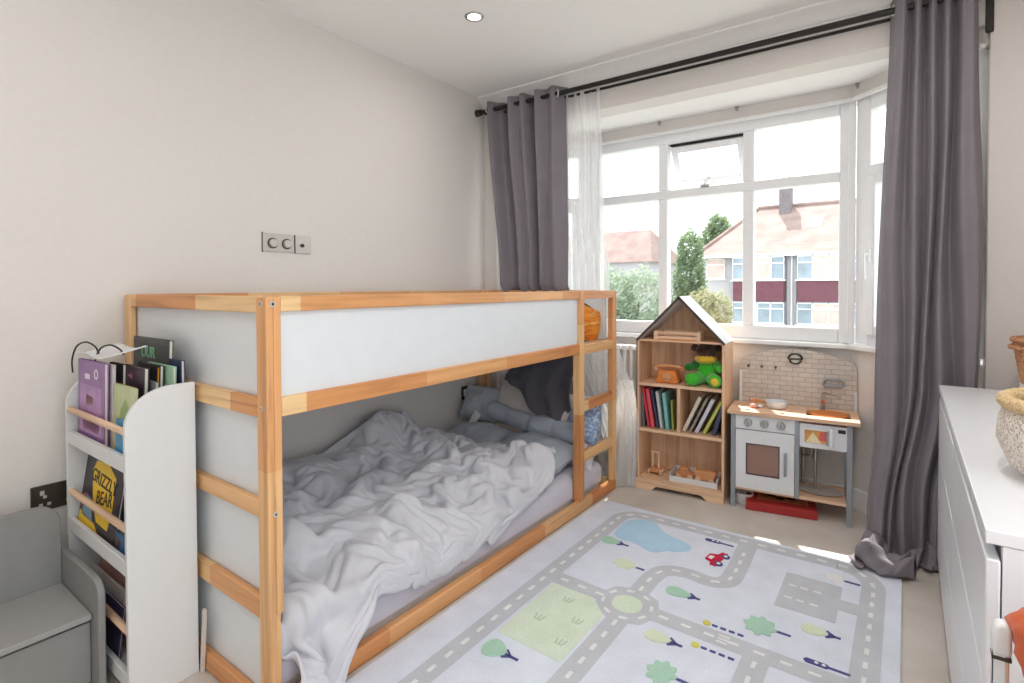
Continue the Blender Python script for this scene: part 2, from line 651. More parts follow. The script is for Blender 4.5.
def lettering(text, size, name, mat, parent, mtx, depth=0.0008, bold=0.0):
    cu = bpy.data.curves.new(name, 'FONT')
    cu.body = text
    cu.size = size
    cu.extrude = depth
    cu.offset = bold
    cu.align_x = 'CENTER'
    cu.align_y = 'CENTER'
    t = bpy.data.objects.new(name + '_curve', cu)
    COL.objects.link(t)
    dg = bpy.context.evaluated_depsgraph_get()
    me = bpy.data.meshes.new_from_object(t.evaluated_get(dg))
    bpy.data.objects.remove(t)
    bpy.data.curves.remove(cu)
    me.name = name
    me.transform(mtx)
    me.materials.clear()
    me.materials.append(mat)
    o = bpy.data.objects.new(name, me)
    COL.objects.link(o)
    o.parent = parent
    return o


def sst(a, b, x):
    t = max(0.0, min(1.0, (x - a) / (b - a)))
    return t * t * (3 - 2 * t)


def cushion(mb, size, mtx, wr=0.02, seed=0, pw=2.6, n=28, mat=0, crease=10):
    """Stuffed pillow: superellipse outline, puffed middle, wrinkled cover."""
    sx, sy, sz = size
    def top(sgn):
        def fn(u, v):
            a, b = u * 2 - 1, v * 2 - 1
            ex = 1 - abs(a) ** pw
            ey = 1 - abs(b) ** pw
            k = max(0.0, ex * ey) ** 0.5
            pinch = 1 - 0.06 * (1 - ex) * (1 - abs(b) ** 2) - 0
            x = a * sx / 2 * (1 - 0.05 * (1 - b * b))
            y = b * sy / 2 * (1 - 0.05 * (1 - a * a))
            w = mn.noise(Vector((x * crease + seed, y * crease, sgn * 3.1))) + 0.5 * mn.noise(Vector((x * crease * 2.3, y * crease * 2.3 + seed, sgn)))
            z = sgn * (sz / 2 * k) + w * wr * min(1, k * 1.4)
            return (x, y, z)
        return fn
    mb.grid(top(1), n, n, mat, mtx)
    g = MB()
    g.grid(top(-1), n, n)
    mb.add(g.v, [f[::-1] for f in g.f], mat, mtx)
    return mb


def T(x, y, z, rx=0, ry=0, rz=0):
    return Matrix.Translation((x, y, z)) @ Matrix.Rotation(R(rz), 4, 'Z') @ Matrix.Rotation(R(ry), 4, 'Y') @ Matrix.Rotation(R(rx), 4, 'X')

SKY, SUN, EXPO = 2.5, 8.0, 0.2
DUVET_NV, DUVET_NU = 110, 78
# the crumpled duvet, millimetre steps along each row
DUVET_X = [
75,16,15,16,16,16,15,16,16,15,16,16,16,15,16,16,15,16,16,16,15,16,16,15,16,16,16,15,16,16,15,16,16,16,15,16,16,15,16,16,16,15,16,16,15,16,16,16,15,16,16,20,21,21,21,17,15,6,-13,1,17,-2,-2,19,29,1,4,4,5,4,5,5,3,4,3,4,3,3,
0,6,21,14,15,20,22,14,21,15,16,19,5,22,10,19,10,11,21,20,18,17,17,16,15,17,21,8,16,12,20,21,4,21,18,16,14,17,17,11,20,14,15,14,15,19,20,9,15,16,18,22,14,22,22,9,4,2,3,-5,14,3,16,8,31,3,3,3,4,4,4,5,4,4,4,3,4,4,
0,7,16,19,21,18,13,18,21,15,18,19,0,20,19,22,14,5,17,21,19,12,16,20,21,11,14,17,16,16,12,20,13,12,22,18,14,14,17,15,20,14,13,19,13,16,14,19,16,17,14,16,19,19,22,20,3,-8,-10,4,11,10,11,12,29,6,4,3,4,4,3,4,3,5,4,4,3,5,
0,6,15,21,21,23,11,18,21,16,16,20,-3,21,18,19,18,12,15,17,20,19,15,16,18,19,6,17,18,19,13,13,21,7,21,13,12,14,20,22,10,19,20,14,17,20,1,21,20,22,21,10,15,17,20,24,7,-9,-10,4,7,12,13,9,21,7,4,4,5,4,5,3,3,3,4,4,3,4,
0,2,19,18,19,25,24,16,17,9,19,21,-6,21,23,19,17,18,16,19,13,22,20,17,8,17,17,8,17,15,18,17,13,15,17,11,16,11,14,23,16,17,21,19,15,20,7,15,19,23,21,20,10,16,15,23,16,-13,2,4,2,11,13,12,0,10,5,4,4,5,5,5,2,5,3,3,2,4,
0,5,19,17,15,18,27,25,8,20,12,22,3,8,27,25,21,23,10,14,17,19,19,20,5,11,24,12,12,14,11,16,18,17,16,17,15,18,4,13,24,23,21,17,22,7,18,15,16,21,22,20,18,14,16,14,3,8,-11,26,3,7,11,5,0,1,5,5,4,4,4,5,4,5,3,3,3,4,
0,15,12,13,22,20,12,21,27,13,20,15,17,-5,25,28,25,23,17,7,16,18,15,22,16,2,16,23,11,19,8,1,17,18,22,21,13,17,15,6,15,22,24,25,13,19,16,18,13,16,18,21,20,21,20,20,0,-19,-7,28,19,6,4,3,2,-3,5,5,5,4,5,3,5,5,3,3,3,4,
0,6,20,15,18,23,23,13,24,16,18,18,20,3,9,25,29,27,23,15,4,17,15,15,20,12,12,19,19,15,15,-4,5,20,22,21,16,16,20,14,14,16,17,21,23,20,14,17,18,13,12,19,20,21,21,19,4,-13,-23,23,22,13,5,3,3,0,3,5,4,3,4,5,4,5,5,2,3,1,
0,12,20,17,13,17,22,26,19,16,12,16,20,11,13,23,22,25,26,18,14,10,6,15,19,20,20,9,19,17,19,3,-2,18,17,18,20,17,19,13,19,19,16,17,19,19,20,17,19,17,13,15,18,16,21,18,0,-10,-10,0,22,16,7,5,6,3,3,4,4,4,2,5,5,5,3,2,3,3,
0,19,15,18,12,13,23,24,23,15,11,16,15,18,14,23,27,21,20,17,16,17,12,11,14,21,23,13,11,18,19,12,-8,15,19,17,19,15,17,14,15,21,21,20,20,19,18,18,19,16,14,13,20,18,16,20,-6,-11,-6,3,8,16,5,3,16,4,5,4,4,4,3,3,6,5,1,2,3,2,
0,20,17,16,17,14,20,16,17,19,19,12,17,22,24,15,15,23,23,26,11,14,15,9,8,23,17,21,16,12,17,6,11,12,18,20,16,17,11,14,19,16,18,21,23,23,20,21,16,15,18,16,14,20,13,2,7,-10,-12,21,3,2,13,9,-1,11,4,5,4,4,3,4,5,3,4,1,1,3,
0,14,20,16,16,21,19,24,17,9,14,20,15,22,21,24,19,16,21,21,21,10,14,13,4,18,23,6,19,20,11,13,20,15,15,16,18,19,16,8,11,16,15,23,20,21,24,22,24,16,14,20,16,16,19,6,-13,6,-4,13,10,-2,4,11,-8,9,4,5,4,5,4,3,3,4,2,5,0,-1,
0,17,12,19,20,21,17,21,19,17,14,10,18,18,17,18,23,23,21,22,18,21,9,13,7,17,13,21,15,13,17,12,18,20,18,17,15,17,19,16,1,15,14,15,21,19,23,23,23,22,14,12,20,19,21,9,-7,-16,4,27,13,0,0,2,0,1,3,4,3,5,4,2,4,4,4,2,0,-1,
0,11,20,18,20,18,18,16,19,18,16,14,17,15,11,22,22,21,20,21,21,18,14,21,10,10,14,2,15,17,19,22,20,21,20,17,18,17,15,13,13,9,11,14,17,10,24,24,22,22,13,18,19,18,19,19,7,-10,-17,13,23,9,1,2,-1,0,1,2,3,4,4,3,3,2,5,2,0,0,
0,14,19,19,15,16,17,18,16,17,17,16,18,8,19,20,21,18,18,22,18,20,18,20,14,5,3,5,18,18,20,22,21,21,19,17,20,19,15,18,14,9,4,15,10,9,24,24,22,20,18,17,20,12,18,17,17,12,-6,-13,5,20,11,5,-2,0,2,0,1,3,4,4,3,-1,3,5,-1,1,
0,14,17,14,18,15,16,20,19,18,16,10,14,18,19,16,18,19,20,16,14,20,20,17,6,2,9,17,20,18,16,21,19,18,15,19,20,18,18,20,18,17,9,1,4,11,24,22,21,20,20,15,19,9,17,15,14,22,14,3,-10,-3,17,15,4,-3,2,2,1,0,2,4,5,-1,0,4,4,1,
0,17,11,16,14,18,16,20,20,16,14,16,7,17,20,15,19,17,21,4,18,19,19,16,4,8,18,15,21,13,12,19,13,17,16,18,19,19,20,21,22,21,21,12,-3,0,13,22,20,19,20,12,19,9,19,19,7,19,11,19,13,1,-12,14,17,3,-3,3,3,2,-3,4,4,2,-2,2,5,4,
0,5,17,14,17,20,19,20,14,7,19,19,11,16,20,14,14,19,20,2,16,16,17,18,8,15,15,11,18,13,13,17,22,15,19,19,13,17,13,19,21,23,25,24,17,1,-8,7,18,18,16,15,20,10,17,15,20,11,10,12,12,21,1,-6,16,14,5,0,2,3,3,-1,4,3,0,-3,3,4,
0,10,15,15,12,16,18,18,15,15,13,15,17,14,17,13,19,19,17,17,4,13,14,16,17,18,5,15,14,13,12,15,20,22,20,20,7,14,16,20,14,23,23,24,17,19,1,-6,6,16,15,16,16,13,18,13,18,7,15,16,15,22,10,-2,-1,11,18,4,-3,4,5,4,2,3,4,-2,-3,2,
0,17,13,10,17,16,13,14,18,15,14,10,13,17,17,14,19,19,19,12,17,15,14,16,13,13,11,10,16,15,9,13,13,20,21,21,12,8,17,16,13,22,23,20,14,15,11,1,-2,14,18,17,15,16,16,10,16,10,20,16,15,19,17,2,-3,-1,13,8,-1,-2,6,5,5,18,6,-15,-9,-1,
0,12,16,10,16,17,17,13,15,16,11,12,16,17,12,18,19,17,19,16,12,15,15,18,13,13,12,10,15,13,14,15,10,12,20,19,17,11,14,10,15,18,20,16,13,15,16,14,-2,5,17,15,14,16,15,12,15,16,19,19,14,18,11,12,3,-4,0,4,3,0,-1,2,5,12,4,-8,-6,0,
0,14,8,16,15,18,13,17,17,14,11,14,17,19,14,12,19,21,14,19,22,17,8,6,16,10,14,15,11,16,17,17,15,2,17,16,16,12,9,16,11,17,15,21,20,18,12,13,12,2,3,16,16,15,14,12,13,15,21,20,16,12,12,14,8,-6,4,2,2,2,0,-1,2,4,1,2,0,0,
0,16,13,7,19,15,18,18,15,11,14,11,17,17,19,16,14,18,24,11,18,22,19,5,8,15,12,12,14,8,10,17,20,18,4,17,11,9,17,11,19,19,13,11,23,13,17,14,14,15,-3,13,15,17,16,15,14,7,10,22,20,17,10,16,-1,1,4,2,3,2,2,-1,0,1,2,2,1,-1,
0,18,18,8,11,17,17,16,18,13,18,12,14,7,15,20,22,21,19,22,13,16,12,19,6,13,15,9,15,13,12,8,11,17,18,14,13,13,8,15,16,15,16,16,14,18,8,11,18,17,12,5,14,17,16,18,17,15,8,4,18,20,18,13,4,-1,0,3,2,2,1,0,1,0,0,2,1,0,
0,15,18,14,9,15,16,18,16,17,16,19,15,13,8,12,19,24,23,23,21,10,9,15,11,14,6,20,15,15,11,13,6,4,18,17,17,16,14,8,16,15,11,16,17,15,16,12,11,14,16,14,12,14,16,15,15,16,9,15,10,14,18,13,5,2,-1,1,2,1,0,1,1,0,1,1,1,0,
0,15,12,16,14,16,17,18,14,16,18,16,15,18,16,13,13,19,23,19,22,20,8,7,12,11,14,17,14,13,11,11,14,1,16,17,17,12,15,12,14,17,11,12,17,18,16,17,16,12,10,15,16,14,13,14,12,14,16,17,15,13,13,8,4,4,0,0,1,1,0,0,0,1,0,2,0,-1,
0,18,8,18,17,17,18,17,16,14,13,15,17,14,19,19,19,16,18,21,15,11,14,11,15,14,11,15,2,11,14,15,15,16,14,13,13,15,10,15,16,10,15,12,13,20,15,19,18,17,15,7,17,18,16,11,6,7,15,19,18,18,13,6,4,3,1,-1,0,1,1,0,0,0,1,1,0,-1,
0,14,17,16,19,18,7,14,19,19,19,11,15,18,16,17,20,21,19,15,21,13,10,16,14,6,15,13,5,7,12,11,17,19,14,12,18,12,15,11,19,15,10,14,12,7,16,20,17,21,20,11,16,18,19,18,7,1,5,15,16,18,16,8,4,4,0,0,0,0,1,1,-1,0,1,1,0,-1,
0,21,19,14,16,16,16,4,14,19,20,22,16,18,17,14,14,16,19,15,21,20,12,5,16,13,13,7,13,7,18,11,12,14,14,14,10,13,18,16,13,17,17,11,15,14,8,13,17,23,17,23,15,14,13,14,7,14,13,12,15,10,10,9,5,5,1,1,0,0,0,1,0,0,-1,1,0,0,
0,19,20,18,19,14,14,15,13,12,15,18,23,21,11,18,16,10,10,16,20,19,19,13,11,12,4,17,13,10,14,20,13,8,12,14,13,17,15,15,13,12,14,14,13,18,16,13,11,19,24,21,23,5,2,11,13,16,19,17,5,11,13,6,5,4,3,1,1,-1,0,0,0,0,0,0,1,-1,
0,15,18,14,22,21,15,18,11,18,17,16,15,19,16,13,14,14,11,12,15,13,18,19,18,11,10,16,14,13,11,16,12,16,6,13,17,16,17,16,12,11,13,12,12,17,13,19,17,13,21,24,24,15,-4,-2,14,19,18,20,15,2,10,10,4,4,3,1,1,-1,-1,0,1,0,-1,0,1,0,
0,0,21,21,22,22,19,15,12,16,22,22,9,16,17,14,13,11,16,14,9,13,12,17,21,20,16,15,11,13,12,12,16,14,13,9,14,11,14,18,16,11,11,11,14,12,15,18,19,16,19,20,18,13,10,5,14,14,16,21,16,9,7,7,4,3,1,1,1,0,-1,-1,0,0,0,0,0,0,
0,-5,24,21,21,21,20,18,12,10,20,23,19,19,11,14,11,19,4,15,17,8,16,16,17,22,22,14,10,9,14,12,16,17,10,12,9,15,16,12,9,12,14,12,15,17,16,13,13,14,17,17,19,19,19,13,12,12,14,10,20,18,6,4,4,2,0,1,1,0,-1,-1,0,0,1,-1,-2,1,
0,-4,18,21,23,22,15,14,19,17,17,19,20,14,16,14,14,13,12,13,6,16,18,13,17,24,14,22,12,15,13,12,15,6,16,14,7,9,18,18,18,9,12,16,8,13,19,17,15,8,16,18,16,18,21,21,9,12,19,5,17,15,10,4,3,-1,2,1,1,1,-1,-2,0,0,1,-1,-3,-2,
0,5,8,20,20,21,18,19,18,17,19,15,18,19,8,12,15,14,16,8,15,13,13,16,19,23,21,13,19,14,15,14,-4,20,14,17,15,7,8,18,16,18,12,11,16,15,8,15,16,16,11,16,20,18,18,18,19,8,7,17,13,17,7,5,3,1,0,1,1,1,0,-1,-1,0,1,-1,-1,-4,
0,-6,16,20,19,21,22,18,19,19,17,17,15,19,4,16,10,13,13,17,14,16,17,16,17,19,21,17,15,15,15,12,0,20,18,10,13,16,4,13,18,15,18,13,14,12,15,13,11,15,16,12,18,20,18,17,13,19,6,8,18,18,7,3,3,3,0,1,1,1,1,0,-1,-1,0,0,-1,-4,
0,-8,14,20,19,21,21,21,21,19,18,16,16,11,16,16,10,10,14,9,17,18,18,17,20,18,14,21,18,11,16,11,7,17,19,9,4,17,14,13,13,15,14,14,18,5,17,17,12,13,15,11,14,17,18,15,16,19,18,10,10,17,10,1,3,2,3,-1,2,1,1,0,0,-1,0,0,-1,-5,
0,4,6,19,17,17,19,22,20,21,20,19,15,15,17,11,14,13,8,13,16,13,19,21,13,22,21,12,21,13,11,17,13,10,18,12,5,5,15,15,16,15,16,9,15,11,14,16,13,14,15,16,13,10,12,20,18,15,16,19,13,10,12,2,0,4,2,1,-1,3,1,1,0,-1,0,-2,-2,-2,
0,3,15,17,17,14,18,18,21,21,19,18,18,19,6,17,18,16,8,14,12,18,14,22,13,17,23,19,11,19,10,12,14,18,12,19,6,0,11,18,10,15,14,18,8,14,19,14,11,14,15,8,18,8,15,23,18,18,16,7,12,15,13,5,-2,3,3,3,-2,0,3,1,1,-1,-1,-2,-3,-3,
0,7,15,16,16,17,15,18,18,21,21,21,15,15,15,8,16,18,20,6,17,18,18,15,22,20,19,9,15,13,17,10,14,10,14,16,19,7,8,10,13,7,14,16,18,14,13,7,15,14,18,15,4,21,17,16,20,18,19,15,9,3,11,7,-1,0,3,3,3,-2,0,2,1,0,-3,-4,-1,-4,
0,15,13,17,13,15,17,15,18,20,19,20,19,11,19,14,13,14,15,18,15,19,24,21,18,22,9,18,4,7,16,16,11,16,8,12,15,16,6,9,13,5,15,15,19,18,4,12,16,17,14,16,15,14,18,16,15,20,16,15,15,7,4,6,3,-2,1,3,3,2,-3,-1,2,0,-4,-3,1,-3,
0,13,17,15,15,13,17,20,18,17,17,18,17,14,17,17,17,13,15,17,21,19,21,23,18,20,17,16,-3,6,13,16,14,10,14,12,9,13,10,8,12,10,11,16,16,16,15,5,15,12,18,16,13,21,23,16,19,24,13,1,8,14,9,4,2,2,0,1,4,2,0,-3,-2,-1,-5,-4,4,0,
0,15,17,12,12,16,19,19,20,20,17,15,19,16,13,11,16,20,16,19,14,23,20,20,22,19,21,13,5,1,10,17,14,-4,14,17,14,9,12,10,15,14,8,11,18,10,18,13,9,9,14,17,22,20,19,26,17,21,22,-12,5,9,15,7,1,3,2,1,2,2,1,-1,-3,-4,-9,-11,2,10,
0,12,19,12,10,20,19,19,20,19,20,15,17,15,18,16,11,13,19,14,22,20,19,22,18,21,16,4,8,8,14,15,11,-1,14,8,16,16,15,13,10,15,16,5,15,19,7,14,14,15,15,5,17,24,28,19,18,20,20,-6,-1,4,14,15,4,1,2,3,0,2,1,-1,-2,-5,-10,-4,-7,-2,
0,15,11,14,15,19,20,20,19,18,17,17,15,16,16,13,18,18,16,8,19,22,19,19,21,16,7,7,8,14,17,7,7,15,17,15,5,10,18,19,16,13,18,6,11,16,19,12,9,16,4,21,17,12,29,30,24,20,18,-7,-3,3,-2,12,10,3,1,4,2,0,1,-4,-3,0,-4,0,-6,-13,
0,19,17,14,13,14,17,19,18,19,18,18,17,11,10,17,17,16,17,16,11,18,18,21,16,10,6,10,17,16,16,17,4,10,16,16,12,16,14,17,17,14,14,16,4,17,19,16,10,13,14,1,24,22,15,24,28,24,16,3,-3,0,1,7,7,2,2,4,3,0,0,-2,-4,-4,-11,5,6,-7,
0,13,17,19,14,16,16,18,18,18,18,17,17,15,10,12,12,18,17,17,19,14,12,16,17,7,12,12,14,14,16,17,19,10,11,16,11,17,19,17,16,15,16,12,8,13,16,16,16,14,20,2,6,30,24,19,19,18,7,9,2,8,4,7,3,3,1,3,3,0,0,-1,-5,-6,-9,7,7,-3,
0,13,16,16,17,18,17,17,16,17,19,17,14,14,17,15,12,12,15,17,14,14,18,18,11,2,16,18,16,15,14,15,7,16,16,20,13,13,18,16,18,17,16,17,12,4,16,16,14,17,16,17,3,19,24,24,22,16,-9,11,6,8,12,7,2,3,1,0,3,1,0,-1,-3,-4,-7,3,6,-1,
0,12,17,14,18,19,15,17,15,19,18,18,17,8,17,17,16,14,7,12,16,17,17,19,9,-4,22,15,25,21,18,3,13,16,15,14,19,14,15,16,15,16,18,17,16,10,13,15,12,10,13,20,15,9,24,23,21,20,-4,1,16,11,9,3,4,3,-1,0,2,1,-1,0,-1,-4,-4,0,3,-1,
0,10,18,18,16,11,17,19,18,19,18,18,14,17,7,16,18,19,15,6,16,11,15,13,7,13,12,26,17,18,16,17,15,16,16,10,13,20,17,9,18,18,12,11,18,20,15,16,10,8,13,17,8,19,12,22,22,21,10,-8,12,19,9,1,3,3,1,-1,2,0,0,0,-1,-1,-5,-3,1,-1,
0,12,15,15,16,16,14,17,15,19,20,19,18,14,16,8,17,20,16,16,12,10,3,13,18,6,19,19,26,20,17,12,13,17,18,16,11,12,17,15,10,19,17,16,12,16,12,11,16,16,7,15,19,17,9,8,17,19,12,15,11,13,8,2,2,3,2,1,0,0,1,0,-1,-1,-3,-3,-5,-1,
0,16,12,16,16,15,16,12,16,15,19,20,17,17,17,16,16,19,16,18,11,6,8,13,10,13,13,26,18,18,21,19,7,15,13,16,20,16,12,10,16,12,14,15,17,19,11,15,15,14,14,14,16,17,16,8,6,12,20,18,14,6,7,5,2,2,2,1,0,0,1,-1,0,-1,-2,-4,-6,-7,
0,13,16,16,16,13,16,15,17,11,14,20,21,18,19,18,18,18,14,15,5,6,18,9,11,15,20,16,18,19,16,19,15,17,9,11,16,20,17,12,15,7,14,17,17,17,15,15,17,15,14,14,15,15,15,13,13,2,11,16,21,10,4,6,3,1,1,2,0,1,0,-1,0,-2,-2,-3,-7,-12,
0,15,14,13,17,16,16,15,13,15,16,18,20,18,22,18,17,10,11,14,10,4,18,19,13,17,17,17,19,15,18,15,18,17,12,6,15,12,22,13,19,8,10,17,14,19,17,15,15,16,16,15,18,15,10,7,16,14,10,9,12,18,6,3,4,3,-2,1,2,0,0,0,0,-1,-2,-4,-5,-16,
0,16,14,17,16,19,16,11,16,8,13,16,20,22,19,21,19,1,8,12,15,22,17,20,18,17,12,16,12,16,19,18,17,7,18,9,8,19,13,20,18,11,6,12,19,9,21,19,15,15,17,18,12,20,18,2,4,18,19,16,7,11,10,0,3,4,0,-2,1,1,0,1,1,-2,-1,-4,-5,-16,
0,8,18,17,22,9,16,18,14,14,14,12,19,22,19,14,18,12,-1,15,23,16,27,22,19,15,14,16,12,13,10,14,19,16,7,17,11,15,19,10,20,14,1,11,20,20,9,13,17,18,18,17,16,15,21,14,1,5,20,20,15,6,6,4,-1,4,1,-3,2,2,-1,1,1,0,-2,-5,-4,-11,
0,10,13,18,16,19,19,19,12,11,13,15,18,17,23,17,10,9,15,9,18,23,21,25,17,19,15,16,15,12,11,8,17,10,15,13,15,12,16,16,17,8,1,16,21,20,19,6,10,16,17,17,18,19,18,18,14,4,9,12,19,11,4,6,-1,0,1,0,3,1,-1,0,1,1,-1,-5,-11,-7,
0,17,9,12,16,20,21,19,17,11,12,12,18,15,18,18,16,10,13,17,13,22,20,21,23,19,16,12,13,18,14,2,15,17,11,13,11,14,11,10,15,12,8,15,19,22,14,15,9,18,18,14,19,18,12,16,16,17,14,1,7,16,12,5,1,-3,-1,1,4,1,1,-1,-1,1,1,-6,-6,-15,
0,12,16,12,16,17,20,20,17,17,14,14,14,16,13,10,16,16,15,14,14,17,25,23,21,19,17,9,11,15,13,12,16,7,16,11,11,12,11,15,7,16,15,11,17,17,17,19,16,15,17,16,15,14,14,14,15,18,13,12,5,9,13,5,2,3,-2,-1,3,2,1,0,-2,1,1,-5,-5,-5,
0,8,16,18,16,17,19,19,19,17,16,11,15,16,17,11,11,19,11,15,9,20,20,24,21,19,17,2,12,12,17,13,19,1,18,10,14,10,14,17,12,8,16,17,15,16,13,21,20,19,19,19,13,4,13,11,18,13,14,14,14,14,7,2,4,2,2,-1,-2,2,2,0,-2,2,1,-5,-6,-8,
0,23,6,13,18,18,12,18,20,20,18,15,9,11,18,17,17,12,16,14,9,17,16,22,16,15,17,3,10,18,13,15,14,14,15,6,14,15,15,19,15,10,9,12,15,17,18,15,21,20,21,19,19,0,14,16,7,13,17,8,15,16,14,5,4,3,1,0,-2,-1,2,0,-1,1,1,-5,-4,-12,
0,20,22,12,8,14,18,16,17,15,14,15,18,18,10,17,13,11,16,19,17,2,19,18,20,9,16,15,7,17,17,9,17,16,14,9,16,18,13,14,14,16,10,12,13,17,15,11,19,18,20,21,17,15,9,14,17,3,13,19,12,6,12,11,7,2,1,2,-1,-1,1,1,0,-1,1,-5,-5,-10,
0,17,22,18,16,11,15,17,8,10,19,17,18,18,17,12,15,14,14,13,19,9,11,12,15,16,13,14,16,17,12,17,13,11,17,15,15,16,18,17,9,14,12,11,14,19,17,16,13,17,17,14,18,15,16,14,14,13,-4,19,17,16,8,6,4,2,3,2,1,-1,2,0,0,-1,0,-4,-4,-5,
0,16,21,17,16,17,16,15,14,6,15,23,18,12,20,18,16,9,12,14,14,15,14,9,9,13,13,18,16,15,12,16,13,16,13,16,16,15,17,18,14,12,14,13,12,11,21,20,17,15,17,16,5,19,16,13,12,18,-2,17,15,12,16,5,1,4,3,0,2,0,1,0,0,0,0,-5,-4,-1,
0,19,13,22,19,17,16,6,20,17,8,13,23,22,15,17,20,14,3,12,15,13,18,14,6,14,12,10,16,17,18,10,17,13,14,12,15,15,18,19,15,15,13,14,16,11,11,23,16,10,15,17,16,11,17,14,15,9,12,17,7,14,16,7,0,4,4,-2,1,1,1,1,0,-1,0,-3,-6,-1,
0,16,24,10,18,18,18,-2,23,19,17,16,24,12,23,17,8,18,15,2,15,17,16,7,9,16,18,14,5,17,16,19,9,19,16,11,11,17,20,11,18,14,15,15,17,20,2,17,16,23,18,6,6,18,14,16,16,6,20,10,18,7,9,11,5,3,0,0,0,2,1,1,0,-1,0,-2,-5,0,
0,23,23,16,7,15,10,15,19,20,16,20,14,23,12,21,12,11,16,15,3,15,15,12,12,12,13,17,17,12,16,6,18,19,18,9,8,17,19,17,11,17,14,19,14,19,5,20,12,18,16,22,2,12,13,11,14,18,13,17,17,11,2,10,5,4,-3,0,4,1,1,1,0,0,-1,-3,-5,2,
0,16,18,21,15,14,14,18,18,21,15,21,20,8,15,14,20,11,12,15,14,13,11,16,14,7,15,7,16,17,20,7,17,14,12,12,11,17,9,19,20,17,18,15,17,15,15,8,14,14,15,16,15,13,17,11,10,19,15,13,13,15,4,4,6,5,-2,0,3,2,1,0,1,0,0,-2,-3,-4,
0,26,8,11,16,14,16,17,26,27,18,8,20,22,10,12,12,18,14,14,14,14,10,14,16,13,12,10,11,14,15,18,13,18,8,15,8,13,10,16,19,22,18,14,16,15,20,13,8,15,11,14,18,12,19,15,12,11,10,16,14,6,10,6,6,4,1,-2,4,3,1,0,0,0,1,-2,-2,-3,
0,20,15,6,17,17,15,24,16,25,26,17,7,17,20,15,7,15,16,15,14,16,15,12,12,14,13,11,12,14,13,19,14,11,14,8,12,10,15,7,21,22,21,18,6,15,18,21,15,10,15,3,17,18,15,18,12,13,11,16,10,-2,5,16,11,4,-1,-2,3,3,3,1,-1,0,1,-1,-2,-3,
0,11,16,17,17,15,21,16,30,17,15,27,16,5,9,18,14,13,18,13,17,12,16,13,18,11,15,13,13,10,12,12,19,14,10,10,8,16,15,14,12,16,21,14,14,11,18,21,20,10,12,11,15,7,20,15,15,13,16,11,4,1,5,8,20,9,1,-3,-1,3,4,2,0,-2,1,2,-1,-3,
0,23,13,13,8,14,21,29,12,27,26,13,21,18,-1,8,18,15,17,18,9,17,15,13,13,17,10,17,12,12,12,14,10,18,8,11,10,17,18,15,18,9,15,18,16,16,5,20,21,15,9,18,17,-1,17,16,7,13,15,8,7,2,11,20,17,1,3,-2,-1,1,3,2,2,-1,-1,2,3,-1,
0,21,18,12,7,14,21,23,25,21,13,17,17,20,16,1,15,16,18,20,18,5,14,8,17,14,18,11,14,12,14,15,15,11,15,9,15,14,14,17,16,17,12,9,12,18,7,16,19,18,11,10,21,15,-1,9,16,7,14,6,4,7,12,20,20,13,0,-4,-7,5,5,2,2,0,-2,1,5,-1,
0,16,14,15,12,13,22,18,24,25,23,16,11,9,17,13,16,16,12,20,14,10,19,7,9,15,18,17,13,10,13,14,12,18,14,14,14,13,12,17,19,19,19,10,-2,10,17,12,16,20,16,1,17,17,13,2,8,10,15,2,1,13,20,19,19,11,4,-3,-8,0,8,4,0,-1,-1,2,1,1,
0,5,19,14,13,17,20,23,23,23,12,15,21,8,16,17,18,17,11,18,6,19,17,14,10,13,10,17,19,10,9,16,13,11,19,18,18,11,11,13,15,19,21,20,6,-9,17,17,11,15,20,9,8,14,11,14,-1,10,15,9,4,8,13,19,13,13,11,5,-3,-4,6,5,0,-2,-2,4,0,-2,
0,7,11,18,17,16,14,20,23,20,11,16,20,14,16,18,14,18,18,18,9,16,15,14,16,12,13,16,16,14,3,13,14,15,14,18,20,17,16,11,11,13,14,21,21,-9,6,16,12,14,19,9,15,14,7,11,4,8,12,16,13,10,6,11,11,12,12,9,5,-2,0,3,2,0,-4,1,2,-5,
0,-4,20,19,17,17,16,18,20,11,11,18,19,25,7,21,18,16,20,20,15,13,15,11,14,18,15,8,17,16,6,9,13,13,16,17,17,20,20,1,18,12,11,20,16,13,2,13,4,18,18,2,16,18,11,17,12,4,8,11,14,12,15,9,10,10,9,6,2,3,-2,2,3,0,-3,-3,0,-4,
0,-5,21,15,15,18,19,15,9,13,17,16,22,23,9,23,20,21,20,8,15,17,14,14,17,17,9,15,11,14,17,10,16,5,17,18,18,20,9,8,10,16,13,12,17,23,9,10,7,7,16,21,2,15,20,20,11,11,12,-1,12,14,12,15,13,11,4,3,2,2,2,-2,2,1,-1,-3,-4,-4,
0,-7,22,15,17,15,14,17,12,2,19,19,20,22,20,22,23,18,12,18,14,12,17,15,12,16,15,12,12,12,15,13,11,16,14,19,17,19,17,12,-3,9,15,17,12,21,12,18,11,2,15,20,16,11,18,9,15,6,14,11,8,14,13,14,15,4,4,3,4,3,1,0,0,0,-1,-2,-3,-3,
0,-3,18,18,16,12,13,15,13,8,13,21,20,23,26,15,15,17,19,16,11,17,15,11,13,19,13,14,13,13,13,11,12,18,19,20,16,11,15,14,7,4,14,14,9,20,24,17,10,8,9,16,11,22,21,4,3,11,12,14,17,12,12,13,13,11,2,2,3,2,2,0,1,-1,-1,-3,0,-2,
0,10,12,12,13,12,15,9,13,16,14,21,19,20,24,17,15,13,19,17,17,12,9,14,13,16,18,12,15,14,13,13,15,13,18,18,17,14,5,11,15,11,15,17,4,16,22,15,15,16,8,5,15,16,21,9,13,7,2,13,17,16,16,11,13,9,8,3,2,-1,2,3,1,0,-1,-3,-1,1,
